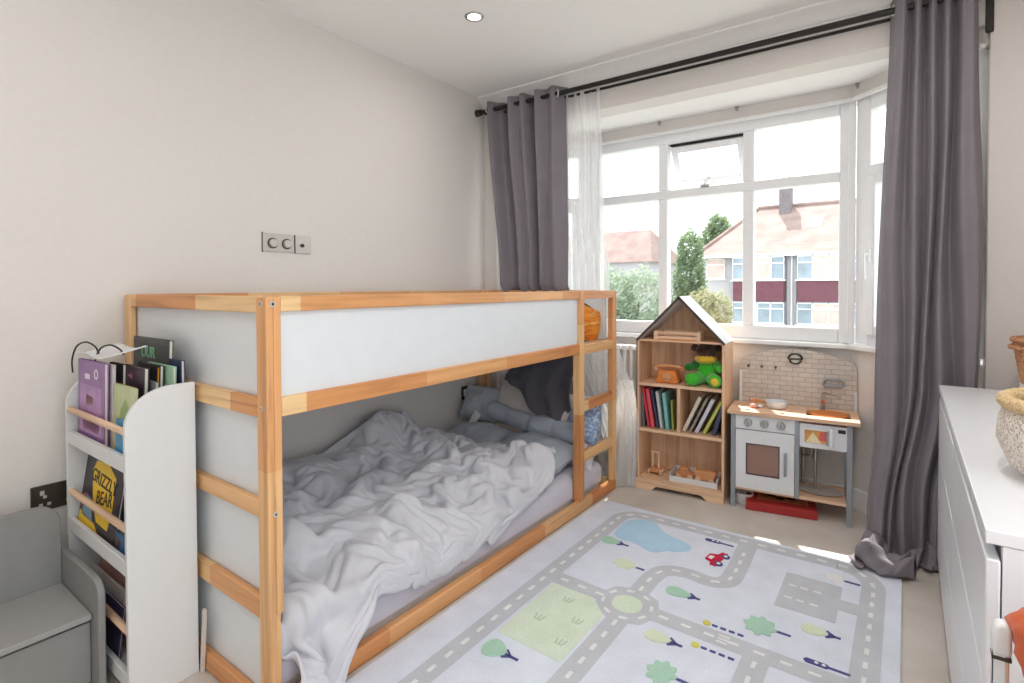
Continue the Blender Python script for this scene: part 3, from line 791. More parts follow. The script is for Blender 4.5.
0,18,11,12,12,14,6,11,10,15,18,14,24,14,30,20,14,18,15,18,18,9,2,15,17,8,16,18,18,11,12,16,18,17,13,13,13,13,12,6,14,15,15,16,16,14,10,16,14,17,15,-2,20,17,13,15,19,11,-2,10,15,15,15,7,10,10,12,6,3,1,0,4,2,1,-1,-1,-2,0,
0,9,18,17,14,15,10,9,12,9,16,21,9,24,17,29,15,18,21,12,16,11,3,9,15,16,11,17,11,17,9,15,19,19,17,15,16,9,9,15,12,7,14,13,18,20,10,7,13,17,10,16,11,10,16,18,20,18,11,8,5,12,13,14,-3,16,7,10,3,4,3,0,4,1,1,-1,0,-3,
0,4,17,15,14,11,11,16,17,13,8,16,19,12,26,18,21,15,18,20,11,1,9,13,18,17,11,18,13,8,14,13,18,16,18,17,15,17,0,14,16,15,14,10,13,15,12,8,16,18,16,4,14,14,11,17,17,20,16,15,14,4,6,14,8,1,13,8,8,3,3,4,2,1,0,1,-1,0,
0,8,13,8,15,12,14,17,11,9,12,13,19,20,17,17,17,19,20,20,9,6,12,11,17,14,16,16,15,13,5,14,15,19,19,17,14,13,13,6,16,14,13,11,14,9,12,16,17,18,11,9,8,13,17,14,14,16,15,16,20,11,5,15,16,-7,6,10,8,9,2,4,0,2,2,1,0,0,
0,13,15,8,8,9,14,15,11,8,11,16,20,17,13,14,20,21,20,18,9,11,15,9,13,18,16,14,13,16,10,7,17,18,18,16,10,11,15,12,15,12,12,14,12,14,10,16,18,17,10,2,15,14,16,15,9,12,17,18,21,18,12,11,16,-2,-5,9,9,11,5,4,0,-1,3,1,2,1,
0,15,11,15,11,9,0,11,16,14,16,17,6,15,15,19,20,19,19,18,14,10,15,7,12,16,16,16,12,10,16,11,16,9,18,15,7,11,15,13,16,14,13,15,15,15,14,11,17,17,15,9,3,16,14,15,14,7,14,20,22,21,19,15,0,11,-10,3,15,6,8,4,2,-2,0,3,1,3,
0,5,16,16,11,14,12,-5,17,17,16,16,13,14,16,12,13,16,18,18,13,15,14,10,16,17,11,18,13,6,10,18,14,10,15,13,4,11,14,16,16,13,18,17,14,18,14,13,9,16,18,15,11,3,14,16,17,18,3,22,20,22,17,21,-3,13,-7,-5,17,12,-6,7,7,-2,-6,4,5,1,
0,15,14,10,10,8,13,15,8,8,18,13,12,12,15,15,11,13,16,17,16,17,19,12,13,16,17,13,6,7,13,17,16,10,12,5,10,12,11,16,19,15,16,18,19,15,18,17,9,10,14,16,17,7,5,15,18,14,14,17,20,17,20,19,4,-9,2,6,10,17,5,-10,10,7,-8,-8,6,7,
0,14,16,12,9,13,4,14,6,13,17,18,14,8,13,11,13,16,17,17,12,13,17,16,15,12,16,14,9,10,10,14,12,16,11,9,7,12,13,10,17,17,21,17,16,17,14,17,12,12,10,17,15,13,6,11,16,19,11,18,20,19,14,13,-2,4,15,10,-1,5,15,-4,-1,12,1,-14,-9,10,
0,11,16,12,14,13,14,3,14,6,15,14,15,13,8,14,14,15,14,17,15,11,14,17,14,10,13,13,16,17,6,11,13,15,13,10,6,9,13,16,12,17,19,20,17,17,4,17,13,14,12,18,10,18,14,8,11,17,12,17,19,22,15,6,11,11,7,5,5,-1,5,13,-6,7,10,-6,-17,-7,
0,2,15,14,16,16,6,12,17,14,12,13,13,15,9,13,15,11,12,11,15,14,15,16,16,11,13,9,14,16,10,12,10,14,11,13,11,0,12,15,14,19,22,18,20,14,6,15,14,13,11,17,15,15,18,10,2,16,8,20,21,21,19,16,6,14,2,0,9,7,-10,11,7,0,14,3,-16,-15,
0,4,14,9,10,11,14,16,16,17,17,9,11,16,16,13,7,15,16,0,17,15,7,16,15,17,12,15,11,12,15,10,9,15,5,14,16,7,-5,20,16,15,22,22,22,6,17,14,10,13,17,13,11,17,18,12,-3,12,11,20,18,20,20,18,14,3,12,-1,12,9,-13,0,16,1,14,8,-11,-16,
0,9,11,11,8,11,15,17,17,16,16,14,11,12,12,13,11,7,16,16,5,13,0,14,16,17,16,13,13,16,8,12,17,1,17,9,7,12,11,-1,19,18,22,22,20,8,19,11,12,14,11,18,20,5,17,15,-3,3,17,20,16,19,19,17,8,12,4,11,7,11,0,1,15,-1,6,16,-4,-10,
0,9,10,12,5,9,19,19,16,18,17,16,13,15,3,14,9,12,9,11,8,11,8,10,14,13,16,16,16,12,10,10,16,14,9,10,-1,9,12,3,17,18,20,20,21,9,16,12,14,15,15,16,19,1,17,16,8,-9,16,20,19,18,17,11,8,7,6,10,8,4,13,6,20,2,2,19,8,-3,
0,4,6,8,13,13,16,19,20,19,17,17,15,8,10,9,8,10,12,8,10,9,10,11,15,14,14,15,13,13,9,9,10,14,5,13,1,8,10,16,10,17,19,19,18,15,16,8,14,16,13,19,19,8,9,15,11,-7,10,19,19,18,16,5,12,4,7,7,7,3,14,16,20,12,2,16,13,-2,
0,5,4,7,12,16,16,18,19,19,17,18,12,10,7,10,11,8,10,9,11,7,11,11,17,17,18,4,14,11,10,9,9,8,11,10,4,10,10,14,15,13,15,18,17,17,15,13,14,11,14,18,20,16,3,12,12,-4,7,17,18,17,15,4,14,4,9,10,7,8,8,11,19,20,14,14,5,-7,
0,-3,13,13,12,11,16,19,20,19,13,12,10,11,7,11,12,11,14,13,8,10,5,5,19,13,17,10,10,13,7,10,7,9,4,13,8,10,15,13,14,15,12,14,16,16,14,16,17,14,10,13,21,20,10,1,7,4,12,15,16,11,11,12,17,-1,15,15,8,8,15,-1,16,17,22,15,-4,-10,
0,11,7,13,11,16,6,13,21,15,10,16,7,12,9,11,9,19,13,11,10,9,11,4,9,16,18,12,9,11,11,3,15,2,4,13,9,9,15,13,17,14,15,9,10,17,19,17,16,14,4,14,20,21,13,-2,3,14,16,16,11,6,15,14,4,7,15,16,16,13,12,10,0,20,17,9,-3,-11,
0,13,15,8,12,14,14,8,11,14,16,12,10,9,8,11,13,18,7,12,7,11,9,7,13,15,16,15,11,7,10,11,2,15,2,6,9,13,7,17,19,14,9,9,13,14,19,19,16,15,5,8,18,18,19,6,9,9,11,17,16,9,7,12,14,7,9,14,8,9,9,10,13,17,11,7,-1,3,
0,14,17,10,10,14,13,13,12,8,14,8,11,8,9,12,14,11,9,9,15,11,7,10,11,8,15,16,16,9,10,10,8,-1,13,6,11,8,11,14,16,11,10,12,13,15,19,17,13,18,13,8,15,10,18,12,16,15,4,12,15,15,12,10,10,11,4,7,12,4,5,9,15,11,8,9,6,12,
0,14,10,14,14,14,11,12,14,10,13,4,12,5,11,12,11,13,10,5,13,14,10,12,11,9,14,12,12,8,10,9,14,5,7,12,14,6,15,11,11,11,12,13,12,14,11,19,15,15,15,3,17,9,18,18,18,12,15,11,6,14,10,12,8,12,8,9,9,10,0,2,14,10,5,7,12,10,
0,17,13,9,8,14,14,15,10,9,12,10,12,10,6,13,12,12,13,8,0,9,16,15,15,9,6,14,6,8,11,11,15,13,2,14,12,11,17,11,12,14,6,9,14,6,16,15,17,15,12,12,2,15,17,14,19,20,18,10,11,9,10,9,10,5,14,10,9,11,8,-9,7,17,7,-3,4,15,
0,14,17,16,4,10,15,13,4,13,8,12,15,4,14,16,6,5,15,15,11,5,10,13,11,13,14,15,9,-2,11,16,4,15,14,10,11,15,13,13,12,11,5,4,16,14,4,20,13,15,15,13,7,5,19,11,16,20,21,15,7,11,11,4,13,13,0,13,13,7,14,1,-8,14,15,7,-9,0,
0,10,16,16,14,4,12,15,8,7,13,13,5,15,7,12,14,2,8,15,11,17,14,7,9,8,16,17,9,0,10,16,10,14,8,17,12,14,16,11,12,5,11,0,12,14,15,10,14,13,8,14,16,4,12,10,16,21,20,16,4,16,6,6,16,5,12,5,15,3,14,14,-10,4,17,15,5,-14,
0,12,9,16,13,8,12,16,9,3,13,11,14,12,12,7,14,12,0,7,13,12,8,14,13,15,15,6,13,8,10,10,12,11,16,16,12,10,13,16,10,4,16,4,6,13,13,10,14,11,13,8,12,5,11,15,17,18,17,17,7,11,12,0,13,14,6,9,10,6,12,14,-2,0,12,17,11,-5,
0,11,10,14,10,13,8,13,10,10,7,11,13,16,13,14,13,13,10,2,4,13,12,13,11,14,14,3,8,15,12,13,8,12,13,14,13,14,11,13,12,5,11,15,5,9,11,11,9,12,12,11,9,14,12,12,15,11,14,14,11,8,14,2,11,13,11,7,9,13,13,12,8,-2,1,14,8,-5,
0,11,11,9,12,13,3,14,14,11,9,7,12,16,15,15,14,10,13,11,6,6,13,13,11,12,7,13,3,7,16,15,15,10,6,14,18,12,11,9,14,9,8,11,15,9,8,9,14,5,9,12,16,12,14,11,15,10,13,10,5,13,10,7,14,6,12,9,8,12,16,16,9,-4,-8,6,12,-2,
0,11,10,12,13,7,9,6,13,13,12,13,12,16,4,14,13,7,11,12,14,12,13,16,13,3,12,9,9,4,12,15,15,13,12,8,13,15,10,13,6,12,10,10,13,15,12,9,9,8,9,9,13,16,10,12,16,16,5,14,-3,10,9,14,10,12,8,13,11,9,13,13,5,6,-10,-7,8,13,
0,4,12,8,8,13,12,18,14,12,9,10,15,12,11,7,15,11,4,9,15,16,15,9,8,14,4,13,9,14,12,11,11,16,14,15,2,8,15,8,12,13,10,10,9,9,12,13,10,12,14,4,14,9,15,14,15,7,13,10,9,12,10,5,15,2,9,13,14,14,16,-9,3,7,9,4,-7,-8,]
DUVET_Y = [
55,0,0,0,0,0,0,0,0,0,0,0,0,0,0,0,0,0,0,0,0,0,0,0,0,0,0,0,0,0,0,0,0,0,0,0,0,0,0,0,0,0,0,0,0,0,0,0,0,0,0,6,1,6,9,-16,-10,3,-9,-4,17,11,11,5,-9,0,-6,-5,-6,-5,-2,-1,12,1,2,1,14,6,
14,-8,4,3,-9,-2,4,12,-5,-4,0,-2,14,-4,-22,1,0,3,-4,2,-10,7,0,-2,-5,2,6,-2,10,12,1,-3,-4,-4,3,-8,9,8,-11,12,-8,5,-2,2,-2,-7,0,10,-1,0,0,-6,12,-4,4,-7,-14,0,9,-6,7,8,6,10,1,-13,-5,5,1,-5,-2,2,1,6,1,-5,0,6,
14,-7,6,-2,-8,2,3,7,-3,-7,1,1,13,-9,-19,-7,7,10,-3,-3,-3,-1,-6,-10,-3,13,14,-3,-4,6,15,5,-6,-7,-3,-4,-2,11,-3,9,-3,0,5,-3,3,-10,4,5,0,-2,0,-4,4,-1,2,-5,-6,-2,6,7,2,5,-1,-3,5,-4,-6,-4,0,-2,5,5,3,3,1,-2,-2,0,
13,-11,6,-1,-2,-3,8,1,-1,-9,-3,5,13,-4,-20,-1,4,9,-6,-3,-3,-1,-5,-6,-9,2,21,7,-5,-6,9,17,0,-5,-6,-6,-1,3,5,4,4,-3,-1,6,2,-9,5,-2,0,-1,-2,3,-3,6,2,-7,-8,-1,2,17,4,-3,-3,-4,-3,-2,0,-5,-3,-1,-2,3,8,8,1,0,-3,2,
14,-10,3,-1,2,-1,5,-5,0,-5,-5,3,11,-2,-11,-4,-3,5,2,-6,-3,-1,-5,-8,-2,-3,10,19,-3,-8,2,10,16,0,-8,-4,-5,6,2,8,-1,-1,-3,1,9,-6,-2,-1,-10,2,8,-1,1,-4,10,-4,-12,3,-13,22,13,-4,-6,-6,3,-5,-5,-2,-3,-2,0,2,3,5,6,3,0,0,
14,-8,-4,5,0,-8,4,6,-7,2,-2,-3,11,5,-9,-9,-9,-9,13,3,-5,-5,-6,-3,0,-4,-3,19,6,-12,7,10,10,8,-11,1,-4,-3,9,5,-1,1,-6,1,3,7,-7,-9,1,-8,7,11,-5,-5,3,9,-13,1,-12,9,15,-1,-3,-3,0,-9,0,-2,-5,1,-1,4,2,2,6,5,1,-7,
14,-6,-7,8,-3,-4,2,-6,5,1,-1,1,2,13,-10,-9,-11,-12,2,16,-10,-5,-3,-2,-4,6,-8,1,15,-7,5,19,8,3,-3,-4,-3,0,-3,11,5,-1,-2,-5,6,5,-9,-10,-2,3,-3,4,10,-6,-7,-3,-1,5,-7,11,9,-2,-3,5,-5,-9,-7,-4,3,1,0,-3,7,-1,7,7,-2,-2,
13,-7,-3,-1,-4,2,-3,4,4,0,0,3,-2,10,-6,-6,-12,-14,-6,7,10,-9,-5,-4,-1,-1,6,-8,7,3,0,18,15,2,-5,-1,-1,1,-5,-6,2,12,7,-2,-2,-8,8,-9,-9,3,6,1,5,-3,-1,-4,-6,0,1,3,6,4,-2,2,4,-17,-9,0,1,-5,-4,6,3,7,4,7,1,-7,
14,-2,-7,-2,-2,-5,1,3,5,1,0,5,2,1,-9,-1,-14,-12,-6,6,6,-5,-5,-2,-3,0,4,1,-1,2,2,13,14,7,-3,-2,-3,0,2,-12,-3,3,13,9,-4,3,-2,-4,-9,-4,6,3,2,2,-3,-5,-9,1,3,1,0,5,1,-1,4,-14,-6,-1,3,-3,-6,-1,11,8,2,7,1,-8,
14,-1,-7,2,-3,-7,-4,2,7,4,1,-2,9,-4,-4,-5,-13,-15,-7,13,2,1,-12,-4,-3,1,5,2,4,3,-1,8,18,6,-3,-5,-1,2,-1,-10,-1,2,5,6,-4,2,2,5,-6,-8,3,9,-2,-3,-3,-3,-8,0,3,2,7,-3,-5,-10,-3,0,-6,2,4,4,-5,-8,8,13,6,-4,0,-3,
14,3,-10,-1,2,-13,-8,7,10,3,4,-9,0,9,-6,-8,-12,-13,-5,-6,13,6,-14,-1,-1,4,-5,8,4,2,6,4,16,7,1,-8,-2,-4,5,-8,-2,2,7,5,-1,-4,-6,-2,4,-3,-7,7,10,-2,-5,-2,-11,4,7,-11,9,2,-9,-10,-11,-3,-1,1,-1,11,-8,3,7,11,9,-10,-13,-4,
13,-11,-3,1,-7,-5,3,-1,4,14,0,-6,-11,2,12,-6,-15,-8,-5,-7,-2,13,-6,0,0,0,-4,1,-3,1,15,8,-7,3,15,8,-4,-2,-11,6,0,0,0,-1,10,-6,-2,2,-4,-1,-6,1,1,10,-3,-7,-6,7,-18,7,-5,7,-2,-11,-2,-6,-2,-1,1,-2,5,-6,15,8,2,-3,-11,-15,
15,-8,-8,-1,0,-4,-7,6,4,3,8,-7,-5,4,-3,-10,-3,-1,-7,0,-4,1,5,3,0,-4,-9,0,0,-1,4,13,0,-6,-5,11,13,6,-5,-13,13,0,1,0,-5,7,-2,-4,2,1,-4,-3,2,-1,3,0,-5,-3,-4,-13,-6,6,6,-12,3,-3,-3,-1,-2,-2,3,-6,7,13,7,-3,-11,-16,
16,-7,-3,-7,-5,-1,-2,4,3,-2,3,5,-1,-4,-7,0,-2,-2,-4,0,1,2,3,3,-1,-9,-10,-15,0,10,7,6,-4,-2,-4,-1,7,9,11,-14,8,5,4,2,1,-6,2,1,2,3,-6,-1,-5,1,2,3,-3,-2,-2,-10,-13,-5,3,-6,-6,6,0,1,-2,-2,-5,-2,1,6,9,8,-8,-16,
17,-9,-5,-1,-4,-3,2,0,1,-3,1,6,5,-11,3,0,-1,-2,-2,-1,2,5,3,1,-6,-14,-17,-9,-2,2,2,4,3,3,7,4,1,1,5,-2,4,5,6,4,1,-2,2,1,1,3,-2,-6,-1,-6,1,3,3,0,-3,-4,-10,-13,-7,-2,-1,-5,3,3,1,-3,-5,-9,2,1,3,3,6,-7,
17,-11,-4,-1,0,-2,4,0,-3,-3,0,4,1,-1,2,3,-1,-1,-1,1,0,5,3,-3,-16,-19,-12,4,-4,-6,-6,-1,9,6,6,7,5,8,-1,3,3,2,4,7,1,2,1,2,1,1,2,-9,2,-8,-1,-2,4,5,2,-3,-4,-11,-13,-6,0,-9,0,2,2,0,-3,-10,-4,-2,-2,-3,-1,3,
18,-8,-7,-2,-2,8,-7,-2,-1,6,1,-1,2,0,0,8,1,0,-1,-5,4,2,-1,-5,-18,-17,-2,-4,0,-5,-8,-4,7,6,5,6,4,8,10,2,3,1,1,1,7,6,2,2,2,-1,3,-9,3,-7,1,-5,-3,-2,9,5,0,-5,-8,-12,-9,0,-6,-5,-4,7,3,-6,-9,-4,-10,2,-2,-5,
18,-13,1,-7,-2,2,6,-3,-1,1,5,3,1,0,-1,5,5,0,1,-8,-2,-9,-6,2,-9,-10,0,-5,-2,-3,-7,-5,-4,7,1,-2,9,2,12,9,9,4,4,2,1,7,7,3,2,-5,2,-4,2,-4,-2,-7,1,2,-7,7,0,5,-2,-3,-10,-10,-1,-5,-1,-7,3,4,-9,-5,-9,-8,1,-4,
18,-9,-5,0,-2,1,-3,3,3,-1,2,4,5,-8,-1,10,-1,-4,4,0,-5,-12,-7,-5,1,0,1,-3,-3,-6,-4,-4,-6,-7,-7,-2,9,1,5,6,15,6,4,5,15,11,5,3,4,-4,-1,-2,1,-1,-2,-7,0,-7,1,2,3,-3,3,2,3,-7,-7,-2,-4,-1,0,-9,-2,-1,-6,-9,-8,-3,
17,-6,-2,-2,-1,2,-4,1,1,1,-1,8,2,-1,-1,1,-3,0,-2,5,-9,-7,-3,-6,2,7,-2,0,-5,-6,-4,-5,-2,-6,-9,-8,-1,5,-3,8,9,4,10,14,12,11,8,3,5,-1,-1,1,-1,-2,-6,0,-2,-3,-2,2,2,0,-2,1,3,1,-3,-5,-1,-1,3,1,-13,-7,-4,-2,-9,-4,
16,0,0,-2,-2,0,-1,-3,-1,6,1,3,3,-5,6,-3,-1,-3,1,-4,-5,-3,-8,-5,4,4,5,1,-5,-5,-4,-8,0,-1,-7,-9,-5,4,0,3,7,4,11,12,8,11,10,3,5,2,0,2,-9,-3,-4,4,-2,1,-4,2,4,2,-5,-3,5,-5,6,-2,-5,1,3,5,-9,-10,-5,-3,-5,-3,
16,0,7,-1,-4,-6,5,-1,-4,3,4,4,3,-5,-5,5,-4,-1,-7,2,-1,-10,-4,0,-4,6,12,-3,-1,-5,-5,-9,-8,5,-7,-1,-5,3,1,1,7,0,11,12,-2,7,13,10,2,3,5,-1,-11,-1,-3,1,0,0,-3,6,3,4,-4,-7,6,-5,1,7,-5,-7,5,5,-1,-11,-2,-7,-5,-3,
15,4,0,9,-7,-3,-2,-3,2,2,4,-7,-6,8,-2,-2,6,-7,-6,8,-10,-8,1,0,-1,-3,12,8,-8,-5,-13,-5,2,1,-4,-3,3,3,0,0,-2,6,7,2,3,14,8,9,6,-1,8,0,-7,-5,-1,-4,-7,8,2,0,8,3,0,-7,0,2,-3,-2,2,-5,-6,5,3,-7,-2,-4,-7,2,
13,0,1,10,5,-5,-4,1,0,1,-3,-4,-7,7,-2,0,-3,-3,0,-6,1,-5,-1,-1,1,-4,1,13,-1,-8,-11,-3,-7,5,0,-1,0,-1,9,-3,0,3,3,6,-1,3,16,12,5,3,-1,9,-5,-6,1,-5,-6,-5,7,8,2,6,-2,-3,-10,7,2,-5,-7,-3,2,-5,-2,5,-5,1,-2,-11,
14,0,3,7,11,-1,-3,-2,-4,-3,-5,-2,-5,-3,4,0,-2,-3,-1,-3,-9,5,-1,0,-2,-2,-1,2,6,-2,-11,-7,0,-8,5,4,0,-1,1,7,0,1,3,3,6,0,6,11,11,7,1,-6,4,1,-6,-6,1,0,4,0,6,4,0,-3,-5,-5,7,-3,-5,-6,-1,3,-3,0,-1,3,-11,-9,
14,-4,4,6,10,3,-5,-2,1,-5,-7,1,-6,-4,-3,0,3,-4,-3,0,-6,0,5,3,-6,1,-1,0,1,1,-9,-10,3,-4,-2,3,1,5,1,-1,6,3,3,2,4,1,5,5,4,9,11,-5,-7,4,5,-5,-3,1,6,-2,-1,4,5,-2,-4,-7,0,4,-3,-7,-4,8,-2,-4,0,2,-12,-12,
15,-1,3,-3,-1,-3,1,4,4,0,-4,-2,-3,-8,-2,-1,-2,0,0,-5,-2,6,4,5,-6,-7,10,-5,-9,-6,-4,-4,9,-2,-7,4,4,3,5,-7,3,9,2,3,1,3,8,3,1,4,6,11,-8,-6,-1,5,5,0,-1,-2,0,4,2,0,1,-6,-4,6,-2,-5,-9,3,4,-8,0,5,-12,-14,
14,2,6,-4,-6,-5,6,2,1,0,-3,1,-5,-9,3,-5,-4,1,-2,1,-3,1,5,-4,4,-9,4,7,-13,-5,-1,-4,-4,-1,6,5,2,4,1,-3,-2,4,10,-5,4,13,-1,1,9,2,1,14,-1,-9,-5,0,-4,7,9,-2,-1,-2,4,4,0,-1,-8,1,3,-10,-2,-1,2,-9,-7,9,-7,-13,
14,-10,-1,10,2,-4,-5,9,4,-4,0,-5,1,-9,-8,-3,5,0,1,3,0,-1,1,1,1,-6,-11,13,-8,-6,-3,-1,-4,-3,7,-2,1,9,2,3,-8,5,5,1,2,-2,11,5,3,0,11,-3,7,2,-6,-1,-3,3,-5,4,-2,7,2,6,-5,0,-4,0,-4,-6,5,2,-9,-6,-5,4,-3,-9,
14,-5,-4,0,2,4,-2,-3,2,5,-1,-1,-1,-6,-9,-3,0,3,4,3,-1,3,4,3,-11,1,-17,6,2,-10,-3,-1,-6,5,4,-1,-7,4,6,8,-2,-4,6,4,5,0,-2,5,10,5,2,6,-6,7,-5,0,-1,-1,3,-4,6,6,4,5,-3,-7,-1,-1,-5,-1,-8,4,-2,-9,-6,3,4,-12,
15,-8,2,-2,2,-1,5,-2,-7,0,3,0,-1,-3,-7,-5,3,2,3,-2,-6,9,6,7,-2,-11,-11,-7,3,-1,-7,-4,4,-1,4,1,-6,-2,3,7,5,0,1,4,5,0,3,0,2,12,3,4,3,-3,1,-1,-4,-2,6,-1,1,8,4,3,3,-5,-5,-2,-8,-1,-2,-8,4,-3,-7,-2,7,-9,
14,-6,3,0,-1,-2,-4,8,-8,-4,1,4,5,-5,-8,-10,4,8,1,-2,5,-1,7,1,-4,-8,-3,-12,-3,2,-4,-3,-1,3,-1,7,-6,2,-4,4,5,5,-1,2,4,4,5,-1,2,-1,1,13,9,-9,7,3,-9,-8,0,8,2,7,2,-7,2,-2,-1,4,-7,-9,8,-1,-10,4,-3,-10,-1,3,
15,-4,-6,-4,-6,-2,4,5,7,-7,0,3,9,-7,-13,-4,-7,4,14,1,0,7,-3,2,2,-6,-10,-6,-6,0,-2,-10,6,0,0,3,2,0,-3,-2,11,2,0,4,3,-4,4,8,-3,-10,8,16,11,-8,0,2,1,-7,-4,4,7,1,5,-3,-8,-4,4,8,-3,-14,8,7,-13,-4,-3,-2,-7,-4,
14,2,-8,-3,-6,-2,1,5,2,0,-8,4,2,-14,-2,5,-2,1,11,12,-9,8,-1,3,1,-5,-19,0,-11,0,-3,-6,-5,10,1,-4,3,4,-2,1,1,6,1,-6,9,4,-3,3,3,-8,-4,8,18,12,-1,-3,1,-5,1,0,0,5,1,0,-2,-10,6,8,1,-13,0,9,-10,-6,-4,-5,-2,-10,
15,-2,-2,-2,-4,-1,1,0,1,0,-4,-6,-6,0,8,-3,2,4,6,10,-2,-3,6,3,-7,-3,-13,-6,-8,-4,0,-4,-9,2,10,-3,-2,8,1,1,-2,3,1,-1,-6,6,8,1,4,-5,-3,-1,3,11,11,7,4,-2,-8,4,-2,4,1,-2,2,-10,-5,13,1,-3,-14,7,0,-11,-7,-14,5,6,
15,-2,1,-2,-2,0,0,0,-2,-5,0,1,-3,-3,8,-3,3,2,7,4,-5,2,-4,1,-1,-1,-10,-7,-11,-1,-1,-4,-7,-4,3,3,2,6,3,1,-5,4,0,3,-5,0,3,7,4,-2,-2,4,-1,-2,5,8,11,8,-9,-5,2,3,-8,-12,8,7,-8,1,9,1,-4,-14,0,-3,-12,-14,-3,17,
15,3,-3,0,-3,-4,-1,0,1,0,-1,3,-3,2,1,-4,5,6,-2,3,-2,-1,1,-5,-5,-2,-1,-12,-6,-4,1,-3,-6,-5,-2,2,7,3,3,-1,-2,1,4,2,0,-4,3,3,1,4,-2,7,3,-1,0,6,2,3,3,-6,-10,1,3,-11,-3,17,-1,-9,0,10,-1,-12,-7,-3,-6,-13,-9,8,
15,4,-3,-6,1,-1,-4,1,2,3,0,1,1,-6,4,-4,8,3,-3,4,-5,-2,-2,2,-12,2,-5,-9,-4,-3,-6,4,-9,-1,-3,2,4,4,1,1,-3,3,1,4,5,-2,-9,10,1,-4,2,2,6,5,4,3,-2,-1,-7,2,-3,-2,8,-8,-9,7,11,-7,-6,1,10,-8,-14,-11,-4,-3,-5,3,
16,7,-4,-8,-1,2,0,-8,-2,1,7,8,-5,-1,0,-3,4,9,1,-13,8,-6,-6,1,-3,-10,-1,-11,6,-5,-7,-10,6,-5,4,-2,3,7,4,-9,1,1,5,2,8,-7,-4,1,11,-5,-5,8,5,6,5,-1,0,-6,-2,-1,-2,-4,10,-3,-8,-2,14,-2,-9,-12,-4,9,-7,-13,-2,7,-4,1,
15,9,-10,-1,-1,-1,2,-5,-4,-2,-1,0,9,5,-2,0,3,5,-1,-5,-8,6,-5,-5,-5,0,-7,-8,-9,-3,4,-8,-9,9,1,3,-3,6,-1,6,-7,4,3,5,0,2,-3,-6,6,6,-2,1,9,-3,2,2,2,-5,2,-9,3,1,5,0,-4,-9,3,9,-9,-9,-15,-4,6,-8,-4,6,9,3,
16,6,-5,-3,-1,1,-5,3,-6,-5,2,2,0,6,2,1,-1,-3,5,1,-6,-4,2,-1,-7,-4,-8,-6,-5,-9,3,-1,-11,2,5,0,2,3,5,4,-2,1,-4,2,6,7,-9,-2,0,4,7,0,1,4,-1,0,0,-2,-5,0,4,4,2,0,-5,-8,-6,1,4,-14,-7,-3,-2,-7,-2,14,12,3,
16,8,-2,-8,-1,0,1,-3,-2,-7,3,1,-2,0,2,4,4,-2,-4,1,2,-4,-3,-1,-9,0,-6,-6,-4,-9,-1,0,-6,-4,3,5,-2,4,8,3,2,-4,-1,-3,2,9,-1,-5,1,5,4,4,-4,1,1,1,1,-6,-2,-7,6,11,4,-4,-6,-7,-7,-8,-2,-1,-14,5,2,-7,1,15,11,4,
17,8,-3,-10,0,0,-3,0,-1,-5,0,5,-2,-4,1,6,3,1,-5,-4,2,-4,-2,-6,-3,2,-3,-4,-7,-8,-2,0,-3,-11,1,2,7,1,5,9,-2,-4,0,0,1,4,4,-4,-4,7,4,-2,-3,3,0,4,-2,-4,-2,0,0,3,11,-1,-12,-7,-1,-11,-10,3,-13,-7,9,7,13,12,6,5,
16,1,0,-3,-6,-3,1,2,1,-2,-2,-8,-3,9,3,1,6,1,-3,-8,3,-6,-5,-7,0,5,-4,-14,-5,2,-1,-1,-3,-9,-3,-3,3,9,3,5,5,-7,-2,4,4,-7,12,0,-8,-5,4,8,-3,-1,4,6,-2,-5,-2,4,1,-4,2,8,-7,-13,-6,-3,-10,-5,-9,-1,3,4,27,0,11,14,
17,-8,10,-1,-7,-4,-7,-2,4,3,-2,-6,0,-8,11,11,3,2,-2,-11,-8,5,-9,-7,3,8,-15,-13,-7,9,4,-11,-10,9,-4,-7,4,10,6,0,-2,1,-1,5,0,-2,-6,4,7,-6,2,-4,2,4,3,5,-3,1,-8,2,5,-3,4,-8,-12,4,-10,-2,-6,-4,-14,11,-1,-9,12,2,19,27,
16,-5,-4,1,-2,-13,0,5,6,2,-3,-5,-7,3,2,0,6,6,-1,-4,-12,-8,-2,6,-5,-1,-16,-7,3,4,0,-4,-9,-9,-4,5,6,3,8,5,-1,-3,2,2,8,-4,-5,-2,7,2,-5,0,-2,-1,7,3,3,-6,3,1,0,-1,6,-7,-8,-1,-8,-9,-8,-8,-5,8,1,4,23,-7,-3,19,
17,-6,-4,1,-10,-6,-8,5,1,6,-5,-4,3,5,3,-2,-1,-1,0,3,-1,-7,-6,4,-6,-4,-9,-10,2,-5,-5,-1,2,-5,-7,3,8,3,-3,6,4,-2,-3,4,11,3,-9,1,0,6,-4,-2,-7,3,5,4,3,-10,4,4,4,2,4,-7,-7,-6,-2,-6,-8,-8,-6,-10,7,12,25,-15,-8,15,
17,-12,-1,2,-6,-2,-10,1,-2,2,-1,-1,1,2,8,0,-4,3,1,3,-6,-4,-5,0,-9,-8,-8,-7,2,-8,-3,-4,4,2,-5,-2,5,9,-1,-1,0,1,2,-1,6,12,-9,-3,-2,0,8,-3,-8,-2,10,-2,5,-3,-1,1,7,9,3,-7,-9,-7,0,-2,-7,-9,-8,-13,-5,7,25,-7,-5,15,
18,-13,0,-7,-7,-5,5,-6,6,-1,1,0,-5,4,1,3,0,1,5,-1,-2,-6,-10,4,-5,-16,-6,-6,-1,-4,-4,1,-3,-1,-2,7,-3,8,7,-11,3,2,-4,7,0,9,5,-8,-10,2,0,-1,2,-2,7,5,1,1,-1,0,0,2,10,-7,-5,-5,2,0,-6,-8,-10,-16,-12,6,12,4,4,14,
